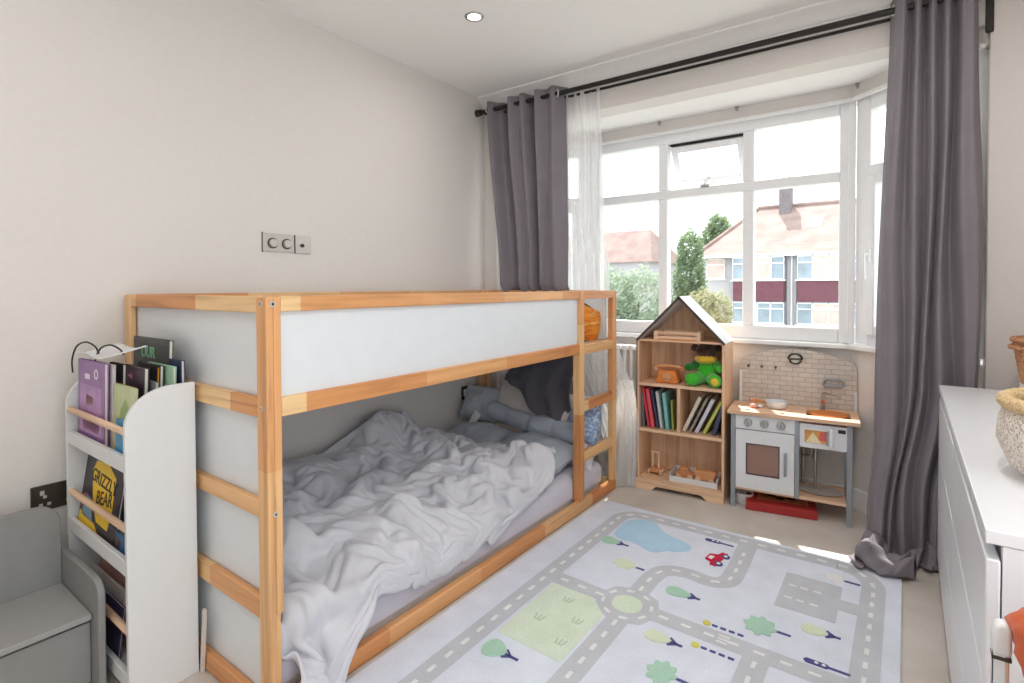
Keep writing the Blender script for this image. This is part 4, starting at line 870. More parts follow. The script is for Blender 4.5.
17,-14,-3,-2,-9,-6,1,-1,-3,5,2,2,-1,-5,10,3,2,-1,-9,8,-5,-16,2,6,-4,-16,-9,-6,3,-13,2,-2,-15,-5,3,13,9,-3,-4,9,-7,2,4,9,2,2,-6,6,-3,-6,5,-3,0,-4,7,6,7,2,-1,-1,-4,-2,-2,5,0,-4,5,0,-6,-14,-8,-23,-7,-7,19,12,7,13,
18,-8,-6,-7,-4,-3,-5,-4,3,3,3,1,-2,-4,-2,12,4,-2,-8,-1,-15,0,6,0,-3,-11,-14,-7,-4,-2,0,-9,-3,-5,-4,2,14,7,-7,1,4,1,0,6,13,-1,1,2,-2,-6,3,-1,-6,-5,4,7,-3,0,12,6,-6,-2,-1,2,-3,1,1,2,-3,-14,-15,-16,-13,-7,6,17,15,17,
17,-8,0,-7,-7,-5,-1,-6,-9,-5,-1,2,10,8,-7,-1,5,2,1,-4,-10,0,8,-4,-6,-11,-16,-5,-5,-4,-2,-5,-17,8,4,-1,6,8,2,-1,-4,-1,7,5,10,11,0,-3,0,-2,-4,1,-3,-7,-3,6,4,2,3,1,2,1,-1,-3,3,0,-1,3,0,-13,-13,-17,-14,-8,2,13,20,30,
18,-3,-3,-5,-8,-11,-5,-1,-4,-6,-2,1,2,5,2,-4,-6,3,11,-2,-5,-2,6,-5,-9,-10,-15,-8,-7,-7,-7,0,-10,0,9,5,4,9,5,-3,-4,0,6,1,6,15,8,-5,-5,2,-1,-9,0,-2,-5,-1,4,8,5,-1,2,2,-1,0,1,-2,-6,6,2,-14,-11,-17,-16,-1,2,7,21,41,
17,-3,0,2,-11,-13,-18,-8,12,-2,-8,-6,5,7,3,1,-7,-4,4,11,-3,-2,-2,-6,-5,-11,-11,-13,-9,-4,-8,1,-3,-6,5,12,1,8,8,-2,-2,-2,2,2,2,10,10,4,-7,0,3,-8,-5,1,-3,-5,5,7,-3,5,6,0,1,-2,7,-6,-5,-7,-1,-12,-13,0,-15,-2,-5,10,17,55,
18,3,-1,0,-9,-19,-19,-15,2,15,-7,-7,7,10,-9,5,3,-8,-1,-2,9,0,-3,-4,-17,-5,-17,-11,4,-8,-11,-8,-1,9,0,7,6,2,16,-1,-1,-2,1,3,-2,11,2,0,5,1,2,-4,-10,4,-7,-5,4,1,5,-1,10,5,-3,-1,-2,10,-17,-14,-2,-8,-17,4,-2,-8,-2,10,13,51,
18,10,-1,0,-9,-25,-15,-14,-12,7,5,-2,-1,3,5,3,0,-2,-3,2,1,3,0,-12,-16,-18,-3,-12,0,1,-11,-4,-4,2,9,1,6,-2,5,17,2,-2,0,-1,2,-3,12,2,4,1,1,-5,-8,-9,0,-2,5,4,0,3,6,8,-2,-3,-1,1,-13,-9,-8,-7,-12,-5,4,-12,6,5,17,28,
17,13,5,-4,-20,-17,-13,-18,-5,0,0,-1,3,4,4,3,-2,-1,-7,5,1,-7,-8,-4,-14,-9,-12,-3,-6,2,-3,-3,-5,3,1,6,0,4,3,8,8,4,1,0,-3,1,-2,12,6,-5,-6,-4,-1,-3,-3,-2,-4,7,6,-1,9,8,0,-1,-2,-11,-10,-10,0,-5,-13,-9,-1,-9,-12,20,34,23,
17,3,13,0,-19,-11,-13,-16,-10,-1,-5,0,0,-1,4,6,1,-3,-3,-11,6,4,-10,-14,-10,-9,-4,-4,-3,-1,-2,4,-5,-3,-1,2,6,4,4,4,7,5,3,1,-2,0,-4,5,10,-1,-5,-8,-3,-3,-11,-1,7,2,3,6,1,9,2,5,-11,-10,-9,-10,1,-2,-14,-11,-3,-5,-8,14,25,39,
17,5,6,8,-11,-13,-11,-11,-10,-13,-7,-3,0,0,2,2,0,1,-5,-1,0,-11,-3,-8,-6,-6,-7,0,-4,-3,1,5,-4,-5,0,-1,2,7,5,1,6,4,0,5,3,-8,3,-2,-2,2,-3,-3,-4,-7,-5,0,3,2,11,4,0,5,5,2,-11,-10,-8,-6,-6,0,-9,-12,-1,-5,-7,16,16,16,
17,11,-6,0,6,-3,-11,-9,-10,-11,-11,-9,-6,2,1,-2,1,-4,0,-9,7,-12,-6,-3,-3,-1,-7,-10,2,-10,0,10,5,-7,-2,-4,2,8,3,2,3,6,-2,0,7,-10,-13,-4,0,3,3,0,-3,-1,-2,-1,-1,3,-1,11,8,3,5,4,-12,-3,-16,-9,4,-8,-6,-8,0,-7,-6,14,19,15,
16,6,3,-12,-8,5,-17,-12,-7,-6,1,4,-9,-1,-3,-3,-5,2,3,-14,10,-7,-4,-3,-9,-11,7,-13,-7,0,1,7,7,-1,-4,-7,2,7,5,-1,-2,-1,9,-1,-10,-6,-5,1,1,3,3,1,-3,1,-3,-7,1,4,-1,7,2,6,11,-7,-4,-8,-14,-8,5,3,-9,-2,-1,-7,-7,13,8,28,
17,9,-3,-8,-8,-10,-9,-1,-4,-1,0,0,-8,-9,-1,-4,-4,-6,-2,0,-3,4,-8,-8,-1,-10,-3,4,-5,-2,-5,7,1,4,-2,-7,-2,0,8,5,-4,-3,4,4,-4,-5,-7,-1,-6,-3,2,-1,9,2,-2,-8,-1,6,1,5,1,5,3,3,0,-4,-13,-6,-5,5,-7,-11,1,3,-5,11,8,16,
15,4,-4,-4,-4,-3,-13,-2,3,1,-4,-3,-6,-11,-8,-4,-2,-5,-2,4,-3,-2,-11,-9,-4,2,-5,5,-1,-5,-4,-1,8,-8,3,-3,0,-1,1,2,8,-4,-5,6,2,-7,-5,-10,-2,-1,0,0,4,7,-1,-7,-1,1,7,4,0,-2,5,9,3,-10,-6,-1,-5,0,-8,-8,3,0,-3,7,6,2,
16,-1,-3,-5,-2,-5,-6,2,-2,4,-4,-9,-7,-5,-10,-10,-1,1,-7,1,5,-12,-8,-1,-2,-8,9,-1,-4,-2,-2,-4,8,-9,-2,0,2,-1,2,3,4,1,-8,0,5,-13,-6,-11,-3,3,-1,6,5,0,5,-3,-1,0,7,-1,1,2,-1,7,9,-10,-4,4,-1,-8,-6,-12,7,1,-6,10,-2,-9,
15,-5,-1,-1,-4,-8,0,2,1,-5,-1,-10,-7,-10,-1,-6,-4,-6,-1,-7,0,2,-6,-4,-11,-10,4,14,-2,-4,-4,0,-3,2,-6,-3,1,7,2,-1,2,1,-3,-1,-4,-13,-8,-7,-1,4,6,-1,7,2,4,1,0,-4,5,-4,5,5,-1,0,10,-7,-5,6,-1,-6,-4,-15,2,6,-3,1,4,-14,
15,-5,0,-3,-8,0,1,2,-5,-1,-11,-6,-9,-3,-2,-4,-8,-2,-3,-1,-9,-2,3,-10,-9,-3,-10,6,14,0,-5,-3,1,-3,-1,-6,-4,-2,4,12,1,-1,-1,0,-10,-7,-5,-10,-7,-1,1,12,11,1,8,-2,1,-2,-3,4,-4,4,7,0,0,0,-3,-4,7,0,-5,-6,-8,8,-2,-20,-7,-9,
14,-2,-2,-8,-2,-2,3,3,-6,-3,-10,-9,-2,-8,-5,2,-7,-7,2,-9,1,-8,-3,1,-8,-12,1,1,1,6,0,-4,5,-5,-2,0,-4,-10,2,9,8,-1,-3,-6,0,-3,-6,-13,-13,2,4,2,16,2,-4,13,2,0,-4,6,-4,1,8,-1,3,-1,-9,-4,4,9,-6,0,-6,-4,-4,-8,-4,-18,
14,-8,-5,1,0,-2,-2,-3,3,-7,-9,-7,-6,-2,-3,-5,-2,-5,-7,1,-5,-3,-2,-2,-6,-6,-6,6,-2,0,1,2,-9,6,-1,-2,-2,-6,-6,9,7,0,-5,-2,-5,5,-10,-17,-12,3,8,1,9,5,-8,8,15,3,-7,-9,9,5,6,1,2,0,-9,-4,4,4,1,-16,6,-1,-20,-22,-3,0,
13,-5,-8,-6,5,0,-5,1,1,-6,-9,-7,-4,-2,-2,-8,-3,-4,-2,-5,1,-1,-3,-3,-4,-6,-5,3,-3,0,-1,0,-2,-3,1,-3,0,0,-8,0,8,2,-2,-7,-3,6,-8,-18,-10,-2,9,4,-6,5,-1,4,13,15,-10,-2,1,6,9,4,-3,0,-5,-5,0,6,8,-17,-12,3,-8,-24,-23,3,
13,-7,-3,-5,1,-1,-3,-3,-1,-5,-7,-6,-3,-5,-3,-2,-5,-2,0,-6,1,-2,-4,2,-7,-2,-6,4,-6,-5,1,-3,0,1,-5,3,-2,3,-10,1,1,1,0,0,-9,4,-11,-10,-9,-4,3,12,-5,-4,0,5,12,9,7,-1,-1,-4,2,10,7,-8,0,-9,-4,6,10,-11,-17,-9,-1,-5,-22,-14,
12,-3,-5,-4,-3,-3,-3,1,-3,-8,-5,-4,-7,1,-4,-4,1,0,-4,-4,-7,7,-5,-6,-4,4,-10,1,3,-10,-6,5,0,-2,-2,0,1,-4,-1,-14,9,4,-6,5,-4,-4,-10,-2,-7,-4,-5,6,-4,9,-3,1,8,12,9,4,-4,-7,0,7,0,6,-5,-5,-12,-4,0,8,-13,-10,-7,7,-36,-10,
12,-14,3,2,-8,0,-4,-3,0,-8,-5,-7,0,-8,5,-2,-4,1,1,-8,-10,-6,10,-3,-2,0,-3,-6,6,-8,-10,3,8,-3,-2,-2,0,-5,-11,-4,-7,13,2,-4,5,-9,-1,-4,-3,-6,-3,-6,-5,9,1,3,6,11,11,3,-4,-13,3,7,7,-5,3,-8,-12,-4,-7,5,2,-14,-10,-2,-25,-26,
12,-10,-4,5,-5,-5,-3,0,-7,-5,-4,-5,-8,3,1,4,-5,-10,-5,-1,-7,-12,8,9,1,-2,1,-13,-2,5,-8,-2,4,6,-3,-3,-5,-9,-2,-9,-5,-4,8,7,2,-1,0,-1,-3,-4,-5,-4,-7,0,4,-2,6,13,-8,0,2,-6,5,8,8,3,-1,-5,-2,-12,-3,-4,-1,-3,-8,-9,-15,-21,
11,-8,-6,2,0,-5,0,-6,-7,-6,-5,-6,0,3,0,3,-2,-11,-14,-7,6,-11,1,11,7,-5,-6,-7,-4,10,-3,-2,6,1,1,-4,-11,-8,-3,-5,-7,-7,-5,9,13,6,-4,2,0,-1,-6,-3,-12,0,2,0,0,9,2,-12,-3,5,7,5,8,8,-1,-1,-1,-5,-7,-6,-1,-1,-6,-12,-4,-20,
11,-7,-3,-2,2,-6,-3,-3,-8,-4,-4,-5,-3,4,3,-5,-1,-7,-15,-9,8,-4,-5,3,10,-6,-12,2,-2,8,4,-3,2,9,-1,-6,-10,-13,-3,2,-10,-9,-4,0,11,15,2,-4,3,5,-3,-5,-10,-8,0,2,0,0,5,-2,-8,2,10,3,7,8,2,3,-5,0,-7,-8,-11,0,4,-10,-8,-4,
11,-5,-1,-2,-5,-4,-3,-1,-4,-5,-5,-2,-6,3,5,-6,-11,-7,-6,-8,6,-1,-6,-2,0,7,-9,-3,3,-1,12,3,-9,3,5,-10,-7,-9,-13,1,1,-9,1,0,1,15,11,-13,-2,9,-4,11,-7,-10,-7,2,5,-2,-2,-1,-2,-7,9,13,7,5,5,3,-8,-1,0,-8,-14,-5,10,-4,-11,2,
11,-3,-1,-6,-3,-1,-8,-5,3,0,-5,-1,-7,-5,7,-7,-8,-9,-4,-6,1,-8,4,1,-1,-1,2,-8,4,0,10,7,-9,-9,5,-10,-13,-7,-2,-1,-2,1,1,1,-11,12,15,-7,-13,-4,0,19,14,-9,-12,-10,1,8,1,0,-6,-4,-6,6,15,-4,4,12,6,-4,9,-6,-13,-16,6,12,-4,-3,
10,2,-5,-3,-6,-5,-3,-3,0,2,-2,-1,-5,-12,8,-6,-8,-6,-5,-12,0,-1,1,2,-1,1,1,-3,2,0,-3,8,3,-13,-6,-4,-12,-4,1,1,-4,-1,3,-4,-9,6,15,3,-14,-11,2,-1,22,13,-14,-13,3,-4,1,10,-2,-5,-7,-8,-1,4,4,6,12,8,6,14,-13,-19,-10,11,14,1,
10,6,-5,-4,-5,-6,-5,0,-1,2,1,0,-12,-10,5,-4,-6,-9,-12,0,-2,1,-1,-2,4,3,0,0,-1,1,-3,-1,6,-7,-9,-5,-6,-3,-3,-4,1,-1,3,-4,-8,4,10,5,-7,-13,-11,0,10,17,-1,-5,5,-2,-6,6,2,-2,-5,-8,-6,7,6,3,-6,3,9,16,10,-11,-10,-3,5,13,
10,8,-5,-6,-3,-7,-8,1,4,-2,-2,4,-11,-8,-1,0,-10,-11,-7,1,1,-1,0,-1,1,2,4,1,-1,-2,0,-3,2,-4,-4,-5,-5,-7,-7,-2,3,-1,-1,-5,0,4,-2,6,1,-11,-12,-8,15,5,4,4,8,-5,-5,4,-1,0,-2,-9,-3,4,5,3,-1,-2,7,9,10,9,-2,-4,-5,4,
10,4,-3,-6,-1,-8,-3,-6,5,-2,-5,3,-7,-2,-1,-6,-10,-10,-2,2,-3,-5,6,0,3,4,2,2,-2,-3,0,-4,1,-12,-7,-2,4,-8,-12,-3,7,2,-4,-2,3,-6,1,10,4,-9,-12,-11,11,13,0,4,2,-3,3,-2,2,-1,-2,-8,-7,10,2,1,2,-2,6,9,9,9,6,3,-5,-8,
10,3,-8,-1,-1,-6,-3,-5,4,0,-4,-2,-3,-1,-3,-9,-8,-8,-7,-7,-2,4,9,2,-2,8,7,1,-3,-6,-8,5,-4,-11,-12,-12,5,9,-6,-6,-1,5,0,-1,0,-5,-3,7,6,-8,-5,-9,4,12,7,0,3,-1,4,-2,-6,-1,4,-10,-10,11,6,-7,8,4,4,6,11,8,1,8,9,-9,
10,-6,3,1,-6,-4,-3,-4,1,2,-4,-1,-4,3,-12,-3,-11,-4,-7,-10,0,4,9,7,-6,1,12,-2,-11,0,-7,-10,-4,1,-9,-13,-7,11,16,-10,-1,6,1,-2,0,0,-5,-4,1,-11,6,4,-1,7,8,4,4,0,-5,0,0,-7,2,-4,-11,1,11,0,-3,12,4,6,6,11,9,0,13,3,
10,-4,-3,-2,-1,-4,-3,2,0,0,-3,-3,-3,-8,-1,-9,-5,-11,-4,-2,0,-5,4,7,4,-1,7,-2,-5,-11,-4,-8,-2,-10,-9,0,0,0,12,6,0,4,2,-1,1,-2,-3,-4,-3,-4,-2,7,3,5,1,8,3,4,-3,-4,-6,2,-1,0,-6,-7,5,8,-2,3,11,0,5,11,13,3,3,9,
10,-5,-5,-1,1,-2,-2,-2,0,-6,-6,-2,0,-2,-9,-4,-9,-4,0,0,-2,-1,1,-4,-1,5,0,-2,4,-5,-11,-5,-10,-7,-2,1,2,3,8,8,3,1,3,1,1,-5,-2,0,-2,-5,1,-1,5,5,2,-3,6,8,-7,-4,3,3,1,-1,-4,-4,-3,6,4,0,8,5,-6,7,16,13,6,-4,
10,-10,-4,4,0,-5,-4,4,-7,-6,-5,1,-1,-2,-8,-8,-1,0,1,1,-5,1,0,-6,-2,0,4,-4,-2,1,-5,-11,-7,-4,0,1,0,4,6,5,6,3,2,2,2,-4,-1,-2,0,0,-1,-3,1,4,4,-1,-2,5,-1,-1,4,3,1,0,0,-3,-3,2,4,0,5,8,-6,-2,12,14,14,5,
10,-6,-5,-1,2,-6,-4,-2,0,-3,-3,-4,-3,-1,-7,-6,-2,1,1,2,-2,-6,5,-3,-3,0,1,-1,-5,-3,0,-7,-5,-6,1,2,-2,3,7,3,5,5,2,2,1,0,-3,1,0,2,-2,-4,0,-1,4,4,-3,1,2,2,3,1,1,0,2,1,-1,0,0,1,2,7,0,-7,4,14,14,12,
10,-1,-3,-3,-2,-2,-6,2,-5,-1,-4,-2,-4,-5,-4,-5,-2,0,2,2,-4,-4,2,3,-2,-1,0,-2,-2,-5,-4,-1,-4,-6,1,5,-3,0,7,2,4,4,5,0,2,1,-1,-2,0,-5,1,3,-3,2,-1,5,1,-3,8,-6,-5,7,9,-1,4,3,0,-3,1,1,-1,3,4,-3,-5,8,17,12,
11,-4,-9,4,7,-5,-2,-4,-4,-5,1,-5,-5,-3,-3,-2,-3,-1,-1,0,2,-1,0,2,-3,1,-1,-1,-5,-5,-3,-1,2,-5,-1,3,1,-1,3,4,2,3,3,2,1,5,0,-1,-2,-3,-1,2,-1,0,1,1,1,0,5,-12,0,9,5,5,5,-9,3,6,1,2,1,-1,2,2,-5,-1,8,14,
11,-5,-1,3,2,1,-12,5,-8,-3,-3,-3,-4,-4,-3,0,-4,-3,-3,-3,6,4,0,-1,-1,-1,1,-1,-3,-5,-8,-5,7,1,-2,2,3,1,0,3,0,4,2,3,4,-1,1,0,1,-1,-3,0,2,1,1,2,1,-1,-1,-6,-1,3,8,4,-2,1,1,2,6,4,4,1,0,2,-2,-4,-1,7,
11,6,-5,-8,-6,3,-2,11,-9,-10,-6,-1,0,-2,-3,-3,-4,-5,-3,1,1,5,4,-5,0,3,3,-4,-1,-4,-8,-6,4,4,1,-5,6,4,2,1,0,3,3,3,2,-1,-8,3,5,4,0,0,-1,1,0,3,3,0,-4,-3,0,0,4,1,2,1,4,4,4,4,6,2,3,0,-2,-2,-6,1,
11,-7,-7,-6,1,4,7,3,-5,-6,-5,-4,-1,-2,-6,-1,-2,-4,-2,1,1,-3,2,1,1,1,0,2,-7,0,-1,-7,3,3,-3,-1,1,6,4,4,1,1,5,1,-2,4,-4,0,2,5,3,1,-2,3,0,1,3,2,-7,1,-1,0,1,3,-1,2,7,3,6,7,1,5,4,-1,-4,0,-5,-4,
11,-10,-4,4,1,6,6,-2,-6,-7,-6,-3,-7,-4,-2,-3,3,-1,-1,2,-2,-3,-3,0,1,3,-3,3,-4,-5,5,-5,3,4,-10,1,3,6,6,1,7,-2,2,3,2,1,0,-1,2,2,4,-6,7,-1,5,3,0,3,-5,-1,-2,0,1,4,3,3,7,4,5,7,0,7,-2,3,-6,-2,-1,-3,
12,3,-7,3,7,-8,-4,-2,-2,1,-2,-7,-7,-7,-4,5,2,1,1,-5,7,-4,-7,-2,0,0,3,0,-5,-2,0,1,-3,7,-3,-4,-3,6,6,3,4,5,1,1,4,2,2,-1,-1,3,0,1,2,3,4,5,-1,0,1,-1,-3,1,1,4,-1,8,8,7,5,4,5,5,-8,4,-4,-6,0,-1,
11,6,4,0,5,-1,-9,-5,-3,-4,-4,-6,-4,-3,-6,4,8,2,-2,2,-4,4,-6,-4,-1,-2,1,-2,-2,-2,-2,3,0,3,-2,1,-7,0,10,2,1,6,1,2,5,3,-3,-2,6,3,0,1,3,0,4,6,3,-3,2,0,-2,1,1,-8,11,3,7,4,8,6,8,6,-8,2,-1,-4,-3,-2,
12,8,5,7,5,0,-7,-9,-10,-11,-8,-7,0,9,-2,-2,10,6,0,2,0,1,-1,-6,-4,-6,-2,0,-4,1,-2,1,4,3,-4,5,-8,-4,7,4,-2,0,5,4,2,8,-1,-5,3,6,-1,3,3,0,-2,5,8,-1,4,2,-1,0,-2,-13,0,13,5,6,5,10,6,6,-2,1,2,-3,-1,-4,
12,9,0,5,4,-2,-5,0,-9,-10,-11,-5,3,1,8,-2,4,15,-1,12,-10,8,-2,-2,-8,-6,-11,-4,-6,6,3,-2,9,-5,6,-2,-8,2,0,4,0,-2,0,5,2,5,5,-4,0,6,1,2,4,1,-2,-2,7,4,6,-4,-4,2,2,-12,-1,13,5,5,5,5,7,6,2,3,2,0,1,-8,
13,13,-4,-3,-4,5,-6,-3,-5,-4,-4,-4,7,-7,12,-2,8,14,10,-4,6,-7,5,0,-8,-14,-13,3,-8,0,7,6,-4,5,-5,3,-3,4,-2,-5,4,-1,-3,2,6,2,7,-2,-1,3,5,3,3,2,-1,-6,-2,11,4,-7,1,-5,-5,2,4,12,0,-3,9,9,1,11,2,9,2,2,-2,-10,
12,4,7,-3,-4,-5,6,-5,-2,-3,-1,1,-7,8,-7,11,15,12,-4,11,-8,8,-1,3,-11,-15,-11,-7,7,-7,-1,11,6,-1,-5,4,-1,-3,1,-11,1,4,0,-2,6,5,4,1,0,1,3,4,5,2,-1,-7,-5,2,0,-1,4,2,-4,-2,3,9,-3,0,8,6,10,6,7,3,10,4,-14,-7,
13,6,0,1,-4,-3,-2,2,4,-1,-4,0,-3,7,-2,7,-4,9,16,0,9,-2,8,1,-6,-15,-14,-10,-3,7,-5,2,13,6,-6,-5,6,-1,-8,-7,-4,1,6,0,1,7,4,0,3,2,4,3,-4,-1,4,3,-9,-1,1,0,0,2,-1,-1,-2,7,5,-5,1,12,0,9,13,6,8,3,-14,-16,
12,5,1,1,-1,-2,-5,-1,2,7,1,-8,5,1,5,1,5,1,7,12,-2,8,5,5,-10,-19,-13,-7,-3,5,5,-5,8,11,0,-4,1,1,-8,-11,-3,-1,4,4,-1,-1,3,8,6,3,3,3,0,-9,3,6,-4,-16,6,6,3,-4,-6,4,5,-3,9,-2,-7,8,9,1,6,9,5,2,2,-7,
13,2,3,-1,-1,-1,-5,3,1,6,5,-7,-3,12,2,1,-1,6,4,8,6,5,3,0,-8,-10,-7,-7,-6,-4,8,0,1,9,6,-1,-3,2,-7,-11,-3,-5,-1,3,3,4,1,9,6,5,4,3,2,-9,-1,2,-5,-20,-1,8,10,0,-8,5,11,-2,1,5,-9,0,11,8,4,1,3,7,5,0,
13,2,-1,0,1,-2,2,0,0,10,2,-1,-6,7,9,-7,-1,9,3,3,10,10,1,-4,-4,-5,-6,-6,-8,-7,5,6,-2,5,5,-5,4,4,-6,-11,-8,-3,-3,-1,4,10,2,6,7,10,2,0,8,-5,-5,-9,-12,-11,-4,5,4,10,1,-5,9,12,0,4,-3,-7,7,9,7,3,0,2,3,5,
13,-1,3,-1,2,0,2,2,-5,7,6,0,-1,3,2,1,-3,4,7,2,2,12,9,-7,-2,-1,-9,-9,-5,-3,0,1,8,3,3,-8,-4,3,8,-11,-9,-1,-1,-1,1,3,11,1,9,8,8,-5,8,4,-4,-14,-13,-7,-7,1,1,4,11,-3,6,9,10,4,0,-8,0,9,6,5,2,-1,2,1,
13,1,-2,4,-1,4,4,2,-7,0,11,4,-3,0,4,0,1,3,7,2,-1,0,6,1,0,-9,-5,1,1,-4,-2,0,0,0,9,-2,-6,0,-4,4,-6,0,-1,2,0,0,4,11,2,8,4,2,4,7,0,-14,-10,-6,-8,0,1,-2,6,8,7,1,8,11,3,-9,-1,7,4,4,1,3,-1,1,
14,3,-2,0,3,5,0,2,-2,-2,4,7,1,0,-2,5,0,0,9,7,2,-2,-4,4,0,-3,-4,-5,4,-2,-6,2,0,-1,1,-1,2,-4,2,-2,0,2,-2,4,2,-2,3,6,5,9,2,4,3,4,1,-9,-13,-10,-1,0,3,-1,0,8,9,5,-1,8,9,-4,-3,3,3,5,1,3,2,-2,
13,2,0,-6,4,5,-4,3,5,2,2,5,3,2,-3,2,4,-1,0,13,8,-5,-4,0,-3,-1,3,-9,-1,1,-1,-3,2,-1,1,2,-1,-2,0,2,1,1,1,1,4,2,-3,1,8,9,4,2,3,-1,-1,-3,-7,-8,-4,2,3,0,-2,6,7,1,6,1,5,2,-4,4,4,2,4,5,2,-1,
13,-1,2,1,-2,5,3,-2,4,1,3,6,0,-2,-1,4,0,2,3,7,9,4,-3,-5,-10,-5,12,-3,-8,-3,4,3,-1,-3,0,0,1,1,0,3,1,3,3,1,3,1,-1,-1,1,11,9,4,1,-5,-4,2,-1,-9,-7,3,5,2,-3,3,5,-6,10,4,-2,2,4,1,7,-1,0,6,7,1,
14,-1,5,3,-2,8,-3,0,-1,5,1,0,6,-2,-9,-3,5,9,5,6,8,2,-5,3,-6,-10,-1,10,-5,-6,0,0,0,4,-4,2,2,3,0,1,3,4,2,2,5,3,-1,-4,-3,8,8,-9,10,-1,0,5,-1,-5,-8,0,8,2,-6,-2,9,-3,6,4,0,-8,-5,8,13,8,-2,1,7,2,
13,3,1,9,-5,2,5,-3,-5,5,6,0,-4,10,-8,-8,5,7,9,6,-2,-6,-3,-3,4,5,-11,9,5,-6,-2,-1,-1,-1,2,-5,5,9,3,-6,9,2,1,-1,8,-6,-6,3,5,1,2,-14,-1,14,-2,-2,4,10,1,-6,6,3,-9,4,3,2,-4,4,-1,-1,-5,2,14,8,6,-3,8,2,]
